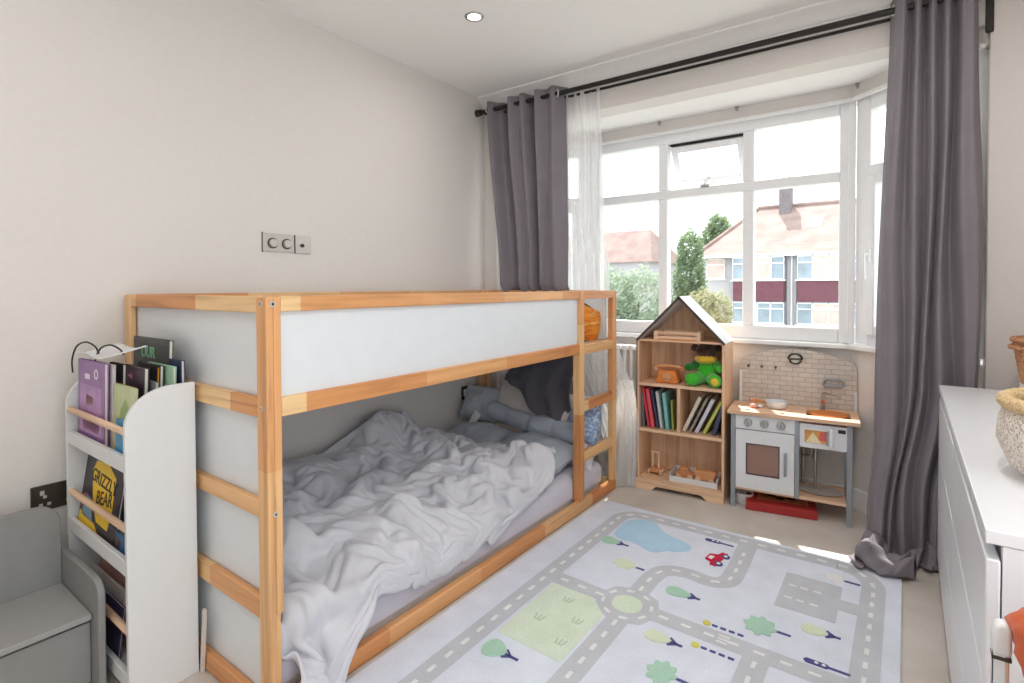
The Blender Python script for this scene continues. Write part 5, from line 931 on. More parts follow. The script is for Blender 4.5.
DUVET_Z = [
284,5,6,7,7,6,3,1,-3,-6,-9,-10,-11,-11,-9,-7,-4,-1,0,2,4,3,3,3,1,1,1,0,1,2,3,3,4,3,3,2,0,-1,-3,-4,-5,-5,-5,-4,-3,-2,0,0,1,1,1,-9,-5,-2,-1,3,-14,-29,-25,-23,2,4,4,1,-50,-24,-17,-11,-6,-10,-7,-7,11,-4,-9,8,7,10,
-2,21,4,3,13,9,3,-13,4,1,-7,-9,-20,-6,3,-8,-8,-6,0,2,-3,8,1,2,-5,-8,-2,21,-2,-10,-5,8,22,5,-1,6,-5,-7,7,-13,-2,-15,-14,0,14,-1,-3,-14,-1,15,2,1,-11,3,-2,-8,-21,-29,-31,-27,-6,10,0,-1,-31,-12,-15,-16,-15,-13,-10,-4,1,7,-3,-5,2,7,
0,18,8,9,-4,11,19,-5,2,6,-5,-8,-18,-6,-2,-9,-11,-15,-7,-1,-2,15,11,3,-3,-9,-9,15,9,-9,-8,-1,17,16,1,8,-2,-6,6,-13,-9,-17,-17,-11,13,-5,14,-11,-12,7,19,11,-7,-4,-1,-13,-27,-31,-27,-32,-17,10,-2,-9,-27,-2,0,-7,-12,-12,-13,-15,-5,-1,2,-2,1,-2,
1,11,3,6,5,5,19,18,3,7,3,-8,-15,-9,-2,-19,-19,-17,-8,10,-7,-2,13,15,7,-7,-7,-4,8,3,-3,-4,0,20,4,13,2,-9,4,-8,-21,-13,-9,-16,-3,1,19,-2,-9,-7,8,22,9,-15,-6,-11,-28,-32,-29,-25,-24,-1,6,-15,-25,-2,-2,3,2,-6,-12,-16,-15,-8,-2,0,2,6,
3,14,-11,8,9,2,11,19,19,17,8,-4,-13,-9,-11,-22,-21,-15,-19,0,14,-6,-4,12,20,7,-6,-7,0,6,3,-1,-8,12,-2,17,9,-11,-14,0,-14,-14,-7,-9,-11,-7,19,12,1,-8,-6,8,23,-4,-17,-17,-28,-31,-27,-25,-20,-9,11,-3,-33,2,-4,-9,-5,-3,-4,-2,-19,-8,-9,-2,0,6,
4,21,-10,-7,14,15,9,9,23,10,19,3,-15,-22,-10,-13,-20,-16,-18,-17,12,9,-3,-3,19,21,4,-7,-2,3,-9,1,5,-8,8,9,14,-6,-19,-18,-8,-6,-4,-7,-3,-18,11,6,14,7,-3,-9,12,13,-16,-26,-29,-35,-22,-19,-23,-14,8,5,-25,-22,10,0,-5,-13,3,-5,-19,-7,-15,-1,0,0,
5,16,5,-13,0,10,25,16,5,16,6,19,-10,-20,-10,-15,-20,-15,-17,-19,-12,11,15,2,10,24,14,-4,-3,-1,-5,-14,-6,14,1,0,10,8,-13,-19,-19,-7,-1,1,-13,-10,-8,9,15,13,12,-4,0,5,-6,-27,-36,-33,-32,-13,-15,-20,-8,8,-8,-24,-7,-1,9,0,-9,-19,-1,-14,-6,-7,0,0,
6,22,3,-9,1,1,5,24,8,18,9,9,7,-20,-25,-16,-9,-14,-17,-15,-18,6,9,16,9,17,23,4,-7,-1,-7,-7,-14,-6,2,1,11,13,-1,-16,-16,-11,-7,-5,-2,-5,-11,0,5,15,18,-2,-11,0,3,-22,-36,-37,-29,-25,-14,-8,-11,-6,9,-18,0,-8,-5,-5,-12,1,-17,-5,0,-9,-1,0,
6,15,-1,-3,-1,12,4,4,17,15,17,7,7,-19,-21,-18,-16,-13,-15,-11,-11,-9,20,12,9,13,15,18,-3,-1,-4,-9,-12,-7,-1,4,-2,0,7,-9,-7,-6,-7,-11,-9,-3,-7,-8,5,11,15,15,-7,-14,-6,-15,-32,-35,-35,-32,-17,-1,-4,-10,-4,-5,-5,5,-5,-6,-18,-2,-2,-11,-8,-6,0,0,
5,1,2,-4,11,14,11,2,4,16,16,1,6,-11,-24,-15,-10,-16,-15,-10,-12,-8,10,16,14,9,6,18,8,-4,10,-11,-13,-10,-2,4,4,-13,-7,0,-9,8,1,-3,-8,-9,-14,-8,-7,6,11,18,10,-8,-17,-20,-28,-34,-37,-31,-22,-7,-8,-10,-5,-7,-3,2,3,0,-12,-10,-9,-4,-4,-5,0,0,
4,-3,6,2,3,4,5,15,14,13,6,-10,1,1,-10,-24,-20,-15,2,-1,-13,-6,1,11,22,2,16,3,13,4,6,-11,-5,-15,-11,-4,9,2,-16,-12,-3,-5,9,6,-3,-5,-6,-8,-14,-10,4,14,15,8,-14,-28,-30,-29,-35,-26,-27,-19,-8,-9,-12,-12,-4,1,0,5,-8,-1,-5,-11,0,-1,0,0,
4,11,2,1,11,-2,-13,0,16,18,4,-5,-10,-2,3,-13,-14,-22,-6,13,1,-6,-9,0,23,13,-3,24,15,8,-4,-10,-2,-17,-6,-12,-9,11,-2,-19,-14,1,-10,2,2,-6,-1,4,-2,-13,-13,6,13,13,-3,-27,-30,-29,-26,-27,-25,-20,-20,-10,-13,-12,-11,-5,4,-2,4,-7,9,-4,-6,0,0,0,
2,8,13,2,-4,-3,7,1,-5,6,10,-8,-6,7,-15,-10,-12,-7,8,-2,11,3,-18,-6,19,8,13,5,17,18,9,-8,-9,-10,-8,-9,-9,-10,-3,-1,-17,-10,-7,-12,-6,-1,-2,-2,4,4,-15,12,0,-4,6,-11,-29,-27,-29,-12,-26,-21,-17,-11,-19,-13,-15,-7,-5,-1,1,-2,0,0,0,0,0,0,
3,16,5,9,0,-10,-10,8,4,-11,0,3,8,-12,-12,-4,-7,3,10,-1,3,1,-14,-5,13,17,9,15,14,7,4,1,-3,-6,-8,-7,-4,-4,-10,1,-17,-18,-11,-13,-11,-20,-1,2,5,6,-13,4,-1,-4,4,4,-18,-28,-25,-16,-16,-18,-19,-18,-19,-8,-12,-14,-5,-7,0,-5,-6,0,0,0,0,0,
2,6,7,9,-2,-6,-7,2,-4,-4,0,1,6,-13,2,-5,-6,8,9,4,-8,-1,-6,-2,10,14,15,15,4,-5,-2,-1,-1,-1,-3,1,6,5,3,-5,-17,-19,-17,-14,-19,-22,-3,-1,-1,5,-7,6,-1,-16,7,13,-9,-19,-25,-24,-18,-14,-11,-14,-18,-18,-2,-9,-10,-5,-9,-2,-13,-11,-5,0,0,0,
3,5,0,6,-5,9,-8,-1,-3,1,1,-8,-9,-6,6,3,-4,1,2,13,-15,-1,2,7,10,8,16,10,0,-9,-11,-4,2,8,11,7,6,2,11,-7,-10,-16,-20,-21,-23,-21,-4,-5,-4,-4,0,13,-5,-18,6,7,2,-3,-19,-26,-23,-22,-12,-3,-8,-19,-10,-2,-7,-8,-11,0,-10,-18,-14,-2,1,-10,
5,2,10,1,2,-4,9,-1,-3,-10,-1,0,-19,3,1,-9,3,-2,-4,18,-9,3,7,9,8,9,4,-9,4,-4,-14,-7,15,14,13,11,9,4,2,-5,-8,-10,-14,-22,-23,-24,-17,-1,-8,-1,-4,13,-4,-19,2,12,-10,-8,12,-19,-22,-23,-22,-8,7,-11,-16,-9,2,-4,-10,-11,1,-13,-20,-10,2,-4,
6,12,0,11,3,-2,-2,-4,-5,-14,4,0,-16,-3,2,3,-9,-2,-2,13,7,8,7,7,8,4,-12,-14,2,4,-16,-11,1,13,10,10,12,4,4,1,-1,-8,-9,-10,-16,-22,-19,-17,-6,5,-6,10,-2,-19,4,13,0,-16,-19,12,-17,-13,-15,-20,-6,7,-10,-15,-3,4,-5,-10,-9,-6,-16,-14,-5,-2,
7,10,6,1,0,-9,-4,-6,8,-5,-10,-5,0,11,-3,0,0,0,-5,-2,13,4,10,8,12,-4,-19,-13,0,7,-14,-13,-6,-3,5,7,13,6,2,2,1,-7,-9,-9,6,-2,-20,-21,-14,8,-5,2,3,-16,2,11,2,-18,-14,-11,7,-2,-10,-17,-19,1,5,-9,-15,-7,9,1,-10,-12,-12,-14,-12,-8,
9,-2,8,6,-3,-3,-5,0,-2,2,-7,-6,-3,-2,1,13,-2,-1,0,-12,-5,0,11,9,14,10,-8,-14,2,5,-8,-14,-13,-6,-2,-3,1,11,-1,4,-6,-6,-6,-1,14,14,-14,-16,-17,0,-5,-13,10,-1,0,3,6,-18,-7,-14,-14,1,7,-7,-15,-13,-1,5,-10,-11,-2,0,8,-9,-14,-14,-10,-13,
9,-9,2,13,-6,-5,-7,13,-8,4,-11,-7,1,-3,-8,7,5,-5,3,-5,-15,15,11,8,-1,0,12,2,-1,6,-8,-7,-17,-16,-5,-1,-6,2,8,-9,-1,-9,-4,6,18,11,1,-9,-18,-15,-3,-14,9,10,2,-11,-3,-1,-3,-12,-18,-13,9,7,-13,-9,-13,1,3,-9,-8,-7,10,5,-13,-16,-9,-14,
10,-8,-10,11,7,-2,-11,-5,-5,5,2,-12,-4,2,-1,-12,0,5,-8,2,-4,10,18,17,1,-13,-6,10,14,7,-4,-7,-9,-19,-7,-5,-5,-14,12,-4,-9,1,-10,-1,4,11,10,6,-7,-19,-18,3,6,-9,10,3,-14,-11,-3,4,-14,-19,6,13,-8,-9,-11,-10,5,2,-11,-9,-5,4,-2,-6,-14,-16,
8,-7,-6,-9,1,11,5,-5,-10,-13,8,6,-4,1,-3,-11,-16,-9,-6,20,10,4,1,17,16,-4,-12,-9,7,7,-7,-8,5,-6,-13,6,-13,-18,-5,18,-3,-7,-7,2,5,-8,-3,9,7,-11,-16,-12,14,-3,-6,13,-1,-15,-19,-4,4,-13,1,11,-12,-16,-1,4,-8,-4,4,-13,-11,-11,-1,5,-11,-12,
7,2,-4,-13,-7,-2,-2,8,-5,-10,-2,10,6,-14,-10,-1,-2,-8,-17,1,21,10,12,0,14,11,-2,-11,-9,4,3,-16,-11,-1,-6,3,5,-11,-15,-5,5,10,0,-7,9,1,-8,-8,-5,3,-5,-15,-7,0,7,5,5,-7,-18,-17,-7,0,-2,7,-2,-11,-11,2,5,-4,-9,-12,-8,-12,-10,10,-4,-16,
4,1,2,-7,-13,-3,-8,-4,4,5,1,0,9,-11,-16,-17,-7,1,-1,-5,4,21,21,-2,4,10,16,-7,-10,-6,-5,-8,-16,-15,-6,3,7,7,-6,-13,-9,4,16,0,-1,12,-2,-8,-11,-10,0,-3,-13,-10,-3,0,5,8,-10,-14,-15,-13,-1,3,9,-7,-12,-9,4,-2,-10,-9,-3,-7,-13,5,-6,-14,
1,9,7,-8,-7,-8,-8,-6,-2,-2,2,7,-3,-5,-9,-14,-17,-11,0,12,6,9,18,8,5,13,5,4,-13,-14,-14,-8,-2,-17,2,-7,-4,11,10,-13,-11,-6,13,8,-4,5,9,3,-6,-12,-10,-4,0,-7,-8,-6,-9,0,6,-11,-10,-14,-13,-6,8,7,-13,-13,-2,2,-5,-10,-9,-4,-4,-4,-11,-9,
-2,5,17,5,-4,-8,-6,-6,-12,-8,-5,-4,-3,-11,-2,2,-9,-14,-14,0,17,16,13,15,8,-1,7,-1,-16,-15,-15,-10,4,-6,4,4,-13,-2,15,-1,-7,-13,-2,12,9,2,-5,3,6,2,-12,-14,2,4,-6,-10,-14,-16,-4,-7,-5,-1,-6,-9,-11,12,-6,-15,-10,2,-2,-10,-10,-9,1,-2,-14,-10,
-5,12,10,13,3,-5,-16,-14,-4,5,-9,-18,-13,8,-12,-9,0,2,-10,-18,8,17,13,10,16,-10,5,5,-14,-10,-13,-16,-7,0,9,11,-1,-13,3,16,2,-9,-14,-5,10,13,11,0,-8,-5,6,-12,-9,0,6,-4,-15,-17,-16,-12,-9,-9,5,3,-4,-3,-7,-14,-12,-7,1,-6,-9,-11,-6,3,-10,-10,
-7,5,8,13,12,8,-7,-17,-15,-10,-2,-2,-13,5,-4,-9,-13,-11,0,-11,0,9,14,20,7,-9,-8,9,-9,-8,0,-13,-15,-9,11,2,2,9,6,4,-7,6,-3,-13,-9,8,13,15,8,-3,-9,0,-11,-10,-2,-8,-10,-3,-11,-13,-9,-14,-14,-2,-5,-2,-1,-6,-13,-13,2,-6,-9,-5,-5,-5,-9,0,
-8,11,1,11,8,13,10,-10,-16,-18,-17,-4,0,-1,-5,-4,-2,-10,-14,0,1,5,7,13,0,-8,-9,4,1,-9,-2,0,-1,-15,-8,-1,-2,6,9,8,6,-9,2,7,-5,-2,-3,12,14,10,3,-8,-3,-18,-19,-9,-10,-8,6,-1,-18,-12,-12,-15,-6,-7,0,0,-9,-10,-7,-5,-7,-4,-6,-4,-7,-6,
-9,15,11,15,4,4,7,-1,-13,-11,-17,-16,-13,6,3,-11,-4,5,-6,-5,5,-5,0,5,2,-7,-13,-3,6,3,-11,-5,15,-3,-18,-7,3,-4,0,7,11,5,-8,4,11,-2,-3,-3,13,10,4,4,-2,-18,-19,-16,-8,-1,-5,6,-8,-17,-12,-9,-11,-11,-10,-2,-7,-5,-1,-10,-5,-6,-3,-5,-6,-12,
-7,26,10,10,6,1,-4,3,-9,-13,-7,-8,-18,-3,-5,4,0,-2,-2,3,-4,-3,-11,-7,-1,3,4,-5,-11,7,2,-13,5,13,-7,-12,5,-6,0,4,4,5,3,-11,1,10,8,-1,2,-3,-1,5,11,-15,-14,-16,-6,11,-6,-6,-8,-9,-7,-5,-13,-16,-15,-13,-12,-9,7,-2,-9,-2,-4,-7,-11,-10,
-6,26,2,5,5,2,-4,4,2,-16,-9,-4,-4,-4,0,5,8,-4,-10,4,4,-9,-1,-15,-15,-7,4,12,-14,-9,10,3,-6,0,15,-8,-11,5,-3,-11,14,13,1,-15,-11,5,9,10,-5,-11,3,9,7,-4,2,-15,-13,12,-11,-15,7,-4,-15,-8,0,-16,-20,-16,-15,-19,5,3,-8,-5,-3,-4,-11,-13,
-3,28,7,2,-2,2,13,-11,-7,-2,5,-4,0,-5,3,-1,0,1,-2,-13,16,-7,-3,-16,-15,-9,5,-3,-10,-5,-7,12,14,-17,8,10,-13,-13,-8,-5,7,17,14,-2,-13,-12,-3,6,6,-13,-7,7,6,8,8,3,-12,-12,0,-21,0,11,-5,-10,-12,-16,-7,-19,-19,-19,-4,2,-6,-3,-5,-6,-3,-10,
0,30,12,-6,5,-4,10,4,-5,-7,-2,7,5,-4,-12,7,-3,-1,4,-11,7,4,-10,-15,-8,-10,-7,-19,4,3,-10,4,18,-2,-8,3,-1,-14,-15,1,9,-1,10,15,-1,-10,-13,-10,2,0,-13,-7,4,5,7,10,6,-12,-14,-4,-9,4,-1,-9,-8,-12,-16,-10,-18,-15,-18,0,-1,-5,-7,-7,2,4,
2,27,10,2,-1,-4,4,8,2,2,-3,-4,10,4,-15,5,-8,-4,6,4,5,-6,0,-11,-18,-11,-14,-12,5,-11,-3,11,16,2,-4,-13,-1,-2,-16,-5,6,6,-2,10,12,-10,-4,-10,-12,-3,-2,-10,-8,-5,1,10,8,0,-12,-11,0,-3,-6,-6,-8,-2,-15,-13,-13,-14,-15,-14,-2,-2,-6,-10,-1,9,
4,22,13,7,2,-1,0,3,2,3,3,-8,3,13,-4,-2,-13,-14,3,14,-7,-1,6,-8,-12,-16,-19,-2,-4,-9,-4,7,18,6,-5,-9,-15,-5,1,-9,-9,8,11,8,6,-16,-3,1,1,-6,-5,-6,-13,-13,-10,5,3,-1,0,-11,-9,-3,0,-7,-11,3,-8,-15,-14,-7,-14,-17,-11,-2,-4,-7,-7,3,
4,20,12,-5,9,11,5,0,2,1,2,-4,-12,5,6,-8,5,-9,-16,9,1,-12,5,1,-15,-5,-10,-17,-7,4,4,-5,4,17,3,-9,-18,-17,-3,10,-7,-9,6,16,9,-14,2,-4,5,6,-7,-6,-14,-18,-15,-8,5,-9,-3,-7,-9,-3,6,-9,-13,-1,1,-12,-15,-9,-6,-16,-16,-11,-4,0,0,-9,
5,21,10,-7,-4,14,10,-10,0,1,4,6,5,-3,-17,-7,5,6,-12,-11,16,-3,-17,1,-13,-11,-2,3,-14,2,11,6,-7,-3,15,-2,-15,-18,-15,1,15,-6,-3,4,13,7,-3,3,-7,10,3,-17,-8,-19,-18,-6,-11,5,-11,-19,-13,-4,6,-4,-11,-7,2,-5,-13,-13,-10,-11,-13,-12,-1,8,5,-12,
4,12,1,11,-3,-4,12,5,-10,-1,-2,2,10,11,-9,-14,1,-1,0,-16,-2,11,-8,-18,6,-11,3,-13,11,1,-3,11,4,-15,-5,5,-4,-11,-12,-13,8,11,-9,-6,4,12,11,13,-1,-4,2,-10,-17,-8,-16,-17,-9,-14,3,-9,-17,-15,-3,-2,-9,-10,-1,2,-7,-13,-14,-14,-11,-13,-1,4,15,1,
3,7,7,-1,9,-4,-5,10,6,1,-2,-5,-5,8,3,-6,-12,-9,3,4,-13,-5,5,-8,-4,3,-20,1,17,12,-2,-3,13,-10,-16,-13,-1,5,-12,-12,-4,13,3,2,0,-2,18,13,3,1,-5,-9,-15,-19,-14,-15,-20,-10,-10,1,-11,-11,-13,-5,-5,-10,-7,-1,1,-10,-13,-14,-14,-15,-1,12,14,5,
1,11,2,-7,4,12,-4,-2,2,0,11,5,-7,-12,-3,3,-3,-10,-12,5,4,-16,-5,0,-6,-2,0,3,19,15,-1,-2,3,-13,-11,-11,-13,-4,5,-13,-7,12,11,2,7,0,8,15,-6,-2,0,-9,-17,-17,-12,-20,-13,-4,-17,-17,-9,-3,-8,-11,-8,-5,-8,-7,-2,-2,-13,-11,-11,-15,-3,15,15,12,
-1,0,4,6,2,0,-1,-2,-2,1,9,13,4,-4,-14,-12,-6,-4,1,-1,-10,-8,-6,-6,-3,3,4,11,17,18,2,-4,-10,-17,-12,-4,-8,-15,4,8,-8,-5,12,9,0,16,9,8,5,-12,-11,-11,-7,-18,-20,-14,-14,-12,-11,-15,-13,-9,-2,-9,-12,-4,0,-10,-10,1,-10,-17,-6,-2,-8,14,18,9,
-2,14,2,4,7,-3,-7,-4,-3,-2,1,5,4,10,-2,-9,-15,-3,5,-13,-4,-13,-11,-7,4,-1,15,14,15,15,5,-11,-15,-16,-6,-15,-11,-2,-9,9,12,-3,-3,16,-1,4,17,16,10,-8,-13,-21,-17,-15,-8,-23,-22,-14,8,-21,-15,-14,-7,-2,-5,-10,-5,0,-10,-10,-9,-5,-13,-3,-1,11,11,12,
-2,0,11,14,10,1,-1,-2,-4,-5,1,1,-12,-5,3,6,-3,-9,-8,-15,-9,-5,-12,-12,6,16,16,17,15,7,-5,-12,-15,-10,-5,-3,-14,-13,-6,0,8,12,-2,9,17,-14,8,17,14,3,-17,-7,-18,-30,-13,-9,-17,-21,-8,-15,-9,-11,-16,-7,-6,-4,-8,4,-1,-13,-16,4,-14,-15,6,19,10,-3,
-2,-3,4,12,11,-5,1,6,4,1,0,-3,1,-12,-14,-3,-2,-4,-9,-9,-10,-8,-9,-6,12,18,15,18,12,-3,-10,-8,-14,-15,-7,4,6,-6,-7,-6,-7,2,8,9,17,2,-8,6,14,13,-5,-24,-10,-17,-27,-22,-8,-5,-14,-16,-14,-10,-11,-11,2,-10,-8,-2,4,-11,-16,0,-14,-12,2,18,18,-3,
0,3,8,5,1,-7,2,-2,0,3,-1,-3,5,9,-11,-14,-11,-7,-5,-6,1,-13,-10,1,7,16,18,17,7,-14,-10,-7,-5,-14,-13,2,14,6,-5,-2,-6,-9,-5,6,15,14,-5,1,8,10,1,-19,-24,-1,-15,-24,-19,-9,-10,-15,-14,-8,-9,-10,8,-6,-12,-3,3,-11,-17,-13,-10,-8,4,13,15,7,
0,4,10,5,0,-2,5,-6,-9,-6,3,6,-6,5,5,-7,-11,-14,-2,-6,-11,-13,-8,2,14,16,18,10,3,-5,-15,-10,-12,-11,-10,-1,11,13,-2,-7,-2,2,-3,-8,5,14,0,3,7,2,2,-10,-20,-13,-1,-17,-12,-13,-18,-13,-11,-10,-9,-4,7,-4,-11,-7,2,-11,-16,-18,-14,-9,7,10,11,15,
3,7,-2,-6,0,4,7,-2,5,-3,1,4,-4,-14,-3,2,5,-10,-15,-13,-7,-8,3,-5,8,23,9,21,3,-5,-12,-16,-10,-10,-9,-9,-3,11,11,0,-13,-3,-3,-1,-6,11,11,1,-6,7,0,-10,-6,-21,2,-3,-15,-9,-19,-14,-3,-10,-10,-1,4,-6,-11,-8,0,-9,-17,-20,-16,-7,-3,10,13,14,
5,-10,-3,2,9,-8,-4,1,3,2,1,2,14,-3,-16,-4,8,-1,-10,-17,-1,-5,-8,-9,15,13,22,-1,11,-17,0,-1,-3,-9,-11,-13,-12,-8,10,13,6,-7,-11,-16,-5,0,8,10,-2,-4,14,-4,-18,-3,-15,1,-4,-11,-20,-15,-6,3,-6,-15,7,-2,-9,-10,-3,-10,-16,-19,-17,-12,-1,7,12,13,
7,-13,-2,11,-3,-11,8,4,-7,1,2,4,0,12,-7,-12,-7,-4,4,-6,0,-14,-19,1,12,17,7,10,-8,-9,-3,-7,6,6,-4,-11,-12,-17,-9,11,12,3,-3,-11,-11,6,-11,9,-7,-6,11,1,4,-6,-15,-15,-11,-8,-7,-12,-12,-2,2,-12,-8,9,0,-12,-9,-11,-12,-19,-18,-15,-2,8,5,12,
8,-4,-14,-2,8,-7,-5,10,5,6,4,4,-2,-7,4,-4,-6,-7,-8,2,-5,-16,-17,-2,16,11,13,-3,-9,-9,-7,-4,-7,11,6,-6,-4,-10,-19,13,-5,-2,1,-2,2,0,-16,-2,9,-3,-8,8,7,-3,-3,-16,-18,-8,-2,-8,-14,-13,-3,1,-8,-6,4,-3,-10,-13,-10,-17,-17,-16,-9,0,5,11,
8,-9,-12,-8,2,11,-5,-6,3,13,11,8,4,-7,-6,0,0,-6,-10,-5,-17,-18,-8,9,14,5,5,-9,-15,-4,-12,-8,-5,7,13,4,-13,-5,-10,14,-1,-17,-1,-5,-3,7,-1,-9,-4,5,-3,-8,12,11,-1,-12,-11,-17,-14,-8,-5,-10,-13,6,-1,-11,-9,1,-2,-12,-11,-13,-14,-12,-13,-9,-1,10,
9,-11,-13,-13,0,15,8,-8,-5,-2,7,10,8,7,1,-7,-4,-9,-13,-7,-17,-16,9,4,12,8,-10,-12,-5,-15,-3,-10,-7,-2,12,14,-4,-16,-6,18,-1,-17,-11,3,-11,-4,6,-1,-6,-3,2,-8,7,15,3,-16,-1,-4,-16,-19,-12,-3,-10,-6,2,-8,-8,-7,-5,-5,-9,-7,-13,-8,-16,-5,-5,0,
7,-9,-13,-12,-11,4,13,14,-5,-8,3,10,1,0,-3,-1,1,-12,-14,-14,-13,-4,-1,13,0,15,6,-13,-18,-7,4,-7,-9,-13,-3,12,13,-7,-11,-3,9,-9,-18,6,-2,-17,-7,-1,2,6,-8,2,12,3,5,-8,-15,-7,4,-13,-20,-7,-6,-17,-7,2,-11,-8,-4,-5,-10,-3,-7,-9,-12,-4,3,-3,
6,-14,-8,-13,-4,4,8,9,9,-6,-8,10,10,3,-13,-15,-4,-5,-18,-10,-3,-14,0,1,5,7,18,1,-16,-10,-10,-3,3,-7,-13,0,14,11,-7,-12,-3,-1,-19,-8,12,-5,-14,-13,-3,6,8,7,12,9,0,-12,-17,-17,-7,5,-12,-15,-14,-9,-16,-3,-10,-5,-6,-5,-8,-5,-2,-10,-6,-12,8,13,
4,-8,-13,-4,2,-3,-14,1,15,14,-4,-9,1,9,-1,-8,-15,-9,-5,-11,-13,3,6,-1,6,-2,-6,10,2,-14,-14,-16,-5,13,-1,-10,-4,14,12,-9,-7,-14,-18,-6,1,8,-1,-14,-7,7,8,11,7,0,-7,-4,-8,-13,-16,-10,-1,-14,-17,-9,-13,-13,-11,-7,3,-4,-9,-8,-3,-9,-12,-2,3,16,
3,6,-13,-5,3,-8,-9,-8,-5,10,13,3,-5,-9,-6,-3,-5,-8,-7,2,-15,-4,10,3,3,5,-11,-8,8,-1,-12,-19,-4,-2,5,2,-11,1,17,-15,-5,-6,-16,-6,-4,0,14,-5,-11,-4,1,8,5,-2,-11,-3,6,-4,-11,-18,-15,-9,-9,-11,-17,-12,-13,-9,4,-1,-7,-10,-5,-6,-8,-7,8,12,
2,16,-5,-10,1,-4,-11,-11,-10,2,1,10,10,-6,-17,-15,-7,6,-2,-7,-11,12,1,2,-5,2,4,-15,-7,-1,-3,-5,-4,-14,-6,13,2,-9,13,-10,-15,0,-2,-13,-5,4,9,2,-5,-6,-2,-8,-7,-4,-10,-1,3,-1,3,-13,-17,-17,-8,-10,-17,-10,-12,-10,-2,3,-7,-10,-3,-6,-7,-4,9,14,
1,18,10,-5,-4,-6,-8,-12,-11,-9,-9,7,3,9,-9,-15,-13,-5,12,-2,-14,11,8,1,-4,-8,-8,-14,-8,-11,-3,8,0,-17,3,15,6,-14,-3,8,-13,-13,2,1,-6,6,6,1,2,-5,-5,-10,-15,-16,-10,-9,-2,9,-7,-6,-2,-12,-12,-15,-11,-12,-11,-8,-6,-5,-3,-9,-2,-5,-6,1,4,10,
0,10,23,12,-1,-4,-6,-11,-11,-12,-12,-16,8,-12,-5,7,-7,-13,1,12,-16,-3,14,-4,-10,-13,-2,-17,-14,0,-4,-1,14,-13,8,17,2,-11,-10,-3,10,-12,-14,5,9,8,2,-9,1,-9,-9,-9,-9,-20,-10,4,-8,-10,11,-15,-10,-5,-2,-7,-10,-14,-13,-11,-5,-6,0,-7,-9,-5,-6,0,11,-3,
1,15,13,13,17,7,-4,-13,-14,-18,-20,-16,2,-2,-17,-5,-3,0,10,5,-11,-16,-3,-5,-6,-13,-7,-3,-14,5,8,-9,-6,7,9,15,7,-3,-11,-12,-7,7,-7,-12,8,10,6,-16,-10,-9,-11,-10,4,-7,-10,5,-3,-16,-7,6,-9,-14,-12,-6,3,-15,-12,-8,-9,-6,-4,-4,-5,-3,-9,3,9,-1,
2,26,14,7,6,11,3,-1,-20,-21,-17,-17,-12,-3,-3,-14,-12,-6,10,11,-2,-14,-13,-12,-10,-9,-10,9,-3,-5,8,8,-13,15,-1,2,9,2,0,-9,-16,2,8,-11,-11,4,9,-3,-10,-9,-15,-18,-8,8,-2,-9,7,-7,-17,-2,0,-7,-8,-11,-3,-11,-10,-6,-5,-8,-5,-7,-4,-6,-9,9,1,-10,
3,27,18,13,6,0,-7,1,-1,-23,-16,-14,-17,-21,1,1,-11,-16,-7,8,8,-6,-4,-16,-18,-8,-7,-1,9,-3,5,13,-11,7,10,-6,-1,1,-2,5,-10,-7,9,0,-13,3,4,0,-10,-15,-12,-15,-21,-4,7,-3,3,4,-16,-3,-9,-2,3,-10,-12,-5,-7,-10,-6,-8,-7,-9,-2,-5,-8,5,-6,-11,
4,26,24,8,7,9,-7,-16,8,-18,-25,-21,-16,-6,-14,9,-10,-12,-16,-9,6,8,2,-11,-11,-4,-13,-4,-7,6,3,15,4,-12,8,10,-4,-5,-8,-2,10,-8,-5,9,1,-8,15,-3,-16,-23,-16,-16,-7,-16,3,-1,0,16,-9,1,-14,-8,6,-1,-13,-9,-9,-14,-11,-1,-2,-10,-6,1,-9,-6,-8,-13,
5,30,14,21,11,-3,-5,-19,-7,-10,-19,-19,-9,-22,4,-13,-16,-1,-5,-18,-7,7,7,-10,-9,8,0,-7,-12,-9,10,3,17,-1,-10,13,13,-5,-7,-13,-4,11,-9,-7,0,3,19,-11,-13,-9,-19,-18,-17,-5,-8,4,3,17,3,-15,1,-12,-10,7,-1,-15,-15,-10,-12,-6,-4,-1,-12,1,-3,-24,-13,2,
7,21,16,12,21,8,-16,-16,-6,-16,-16,-14,-22,-10,-17,-2,-14,-12,4,0,-16,-11,3,4,-10,-6,15,6,-8,-13,-5,18,-2,0,8,6,10,7,-5,-11,-17,0,8,0,-12,-3,19,-8,-15,-11,-12,-10,-16,-11,3,-5,4,13,-11,-5,1,-2,-18,-6,10,-12,-16,-15,-5,-6,1,-6,-6,-8,-6,-17,-11,-2,
7,27,17,7,11,10,-11,-11,-17,-11,-18,-19,-14,-23,-13,-14,0,-10,-11,5,5,-14,-14,4,5,-15,1,14,-3,-2,-4,16,11,-11,-8,14,14,3,-18,2,-6,-11,-4,4,5,-8,7,-17,0,-8,-10,-12,-4,-8,2,-2,-6,-5,11,5,-8,-7,-14,-18,2,-9,-14,-13,-4,-1,-8,-10,0,-5,-12,-20,-15,-3,
7,18,23,12,8,-5,-11,-11,-14,-13,-17,-25,-12,-7,-19,-17,-7,-1,-5,-11,9,0,-14,-8,2,-1,-11,13,7,-10,2,11,16,1,-16,-2,15,12,-14,-15,1,4,-5,-9,-2,11,-8,-13,1,10,-15,-12,4,-5,-1,-2,-1,-7,9,-2,-5,-15,-14,-15,-17,-7,-13,-6,-9,-3,-1,-8,-7,-3,-8,-22,-19,-7,
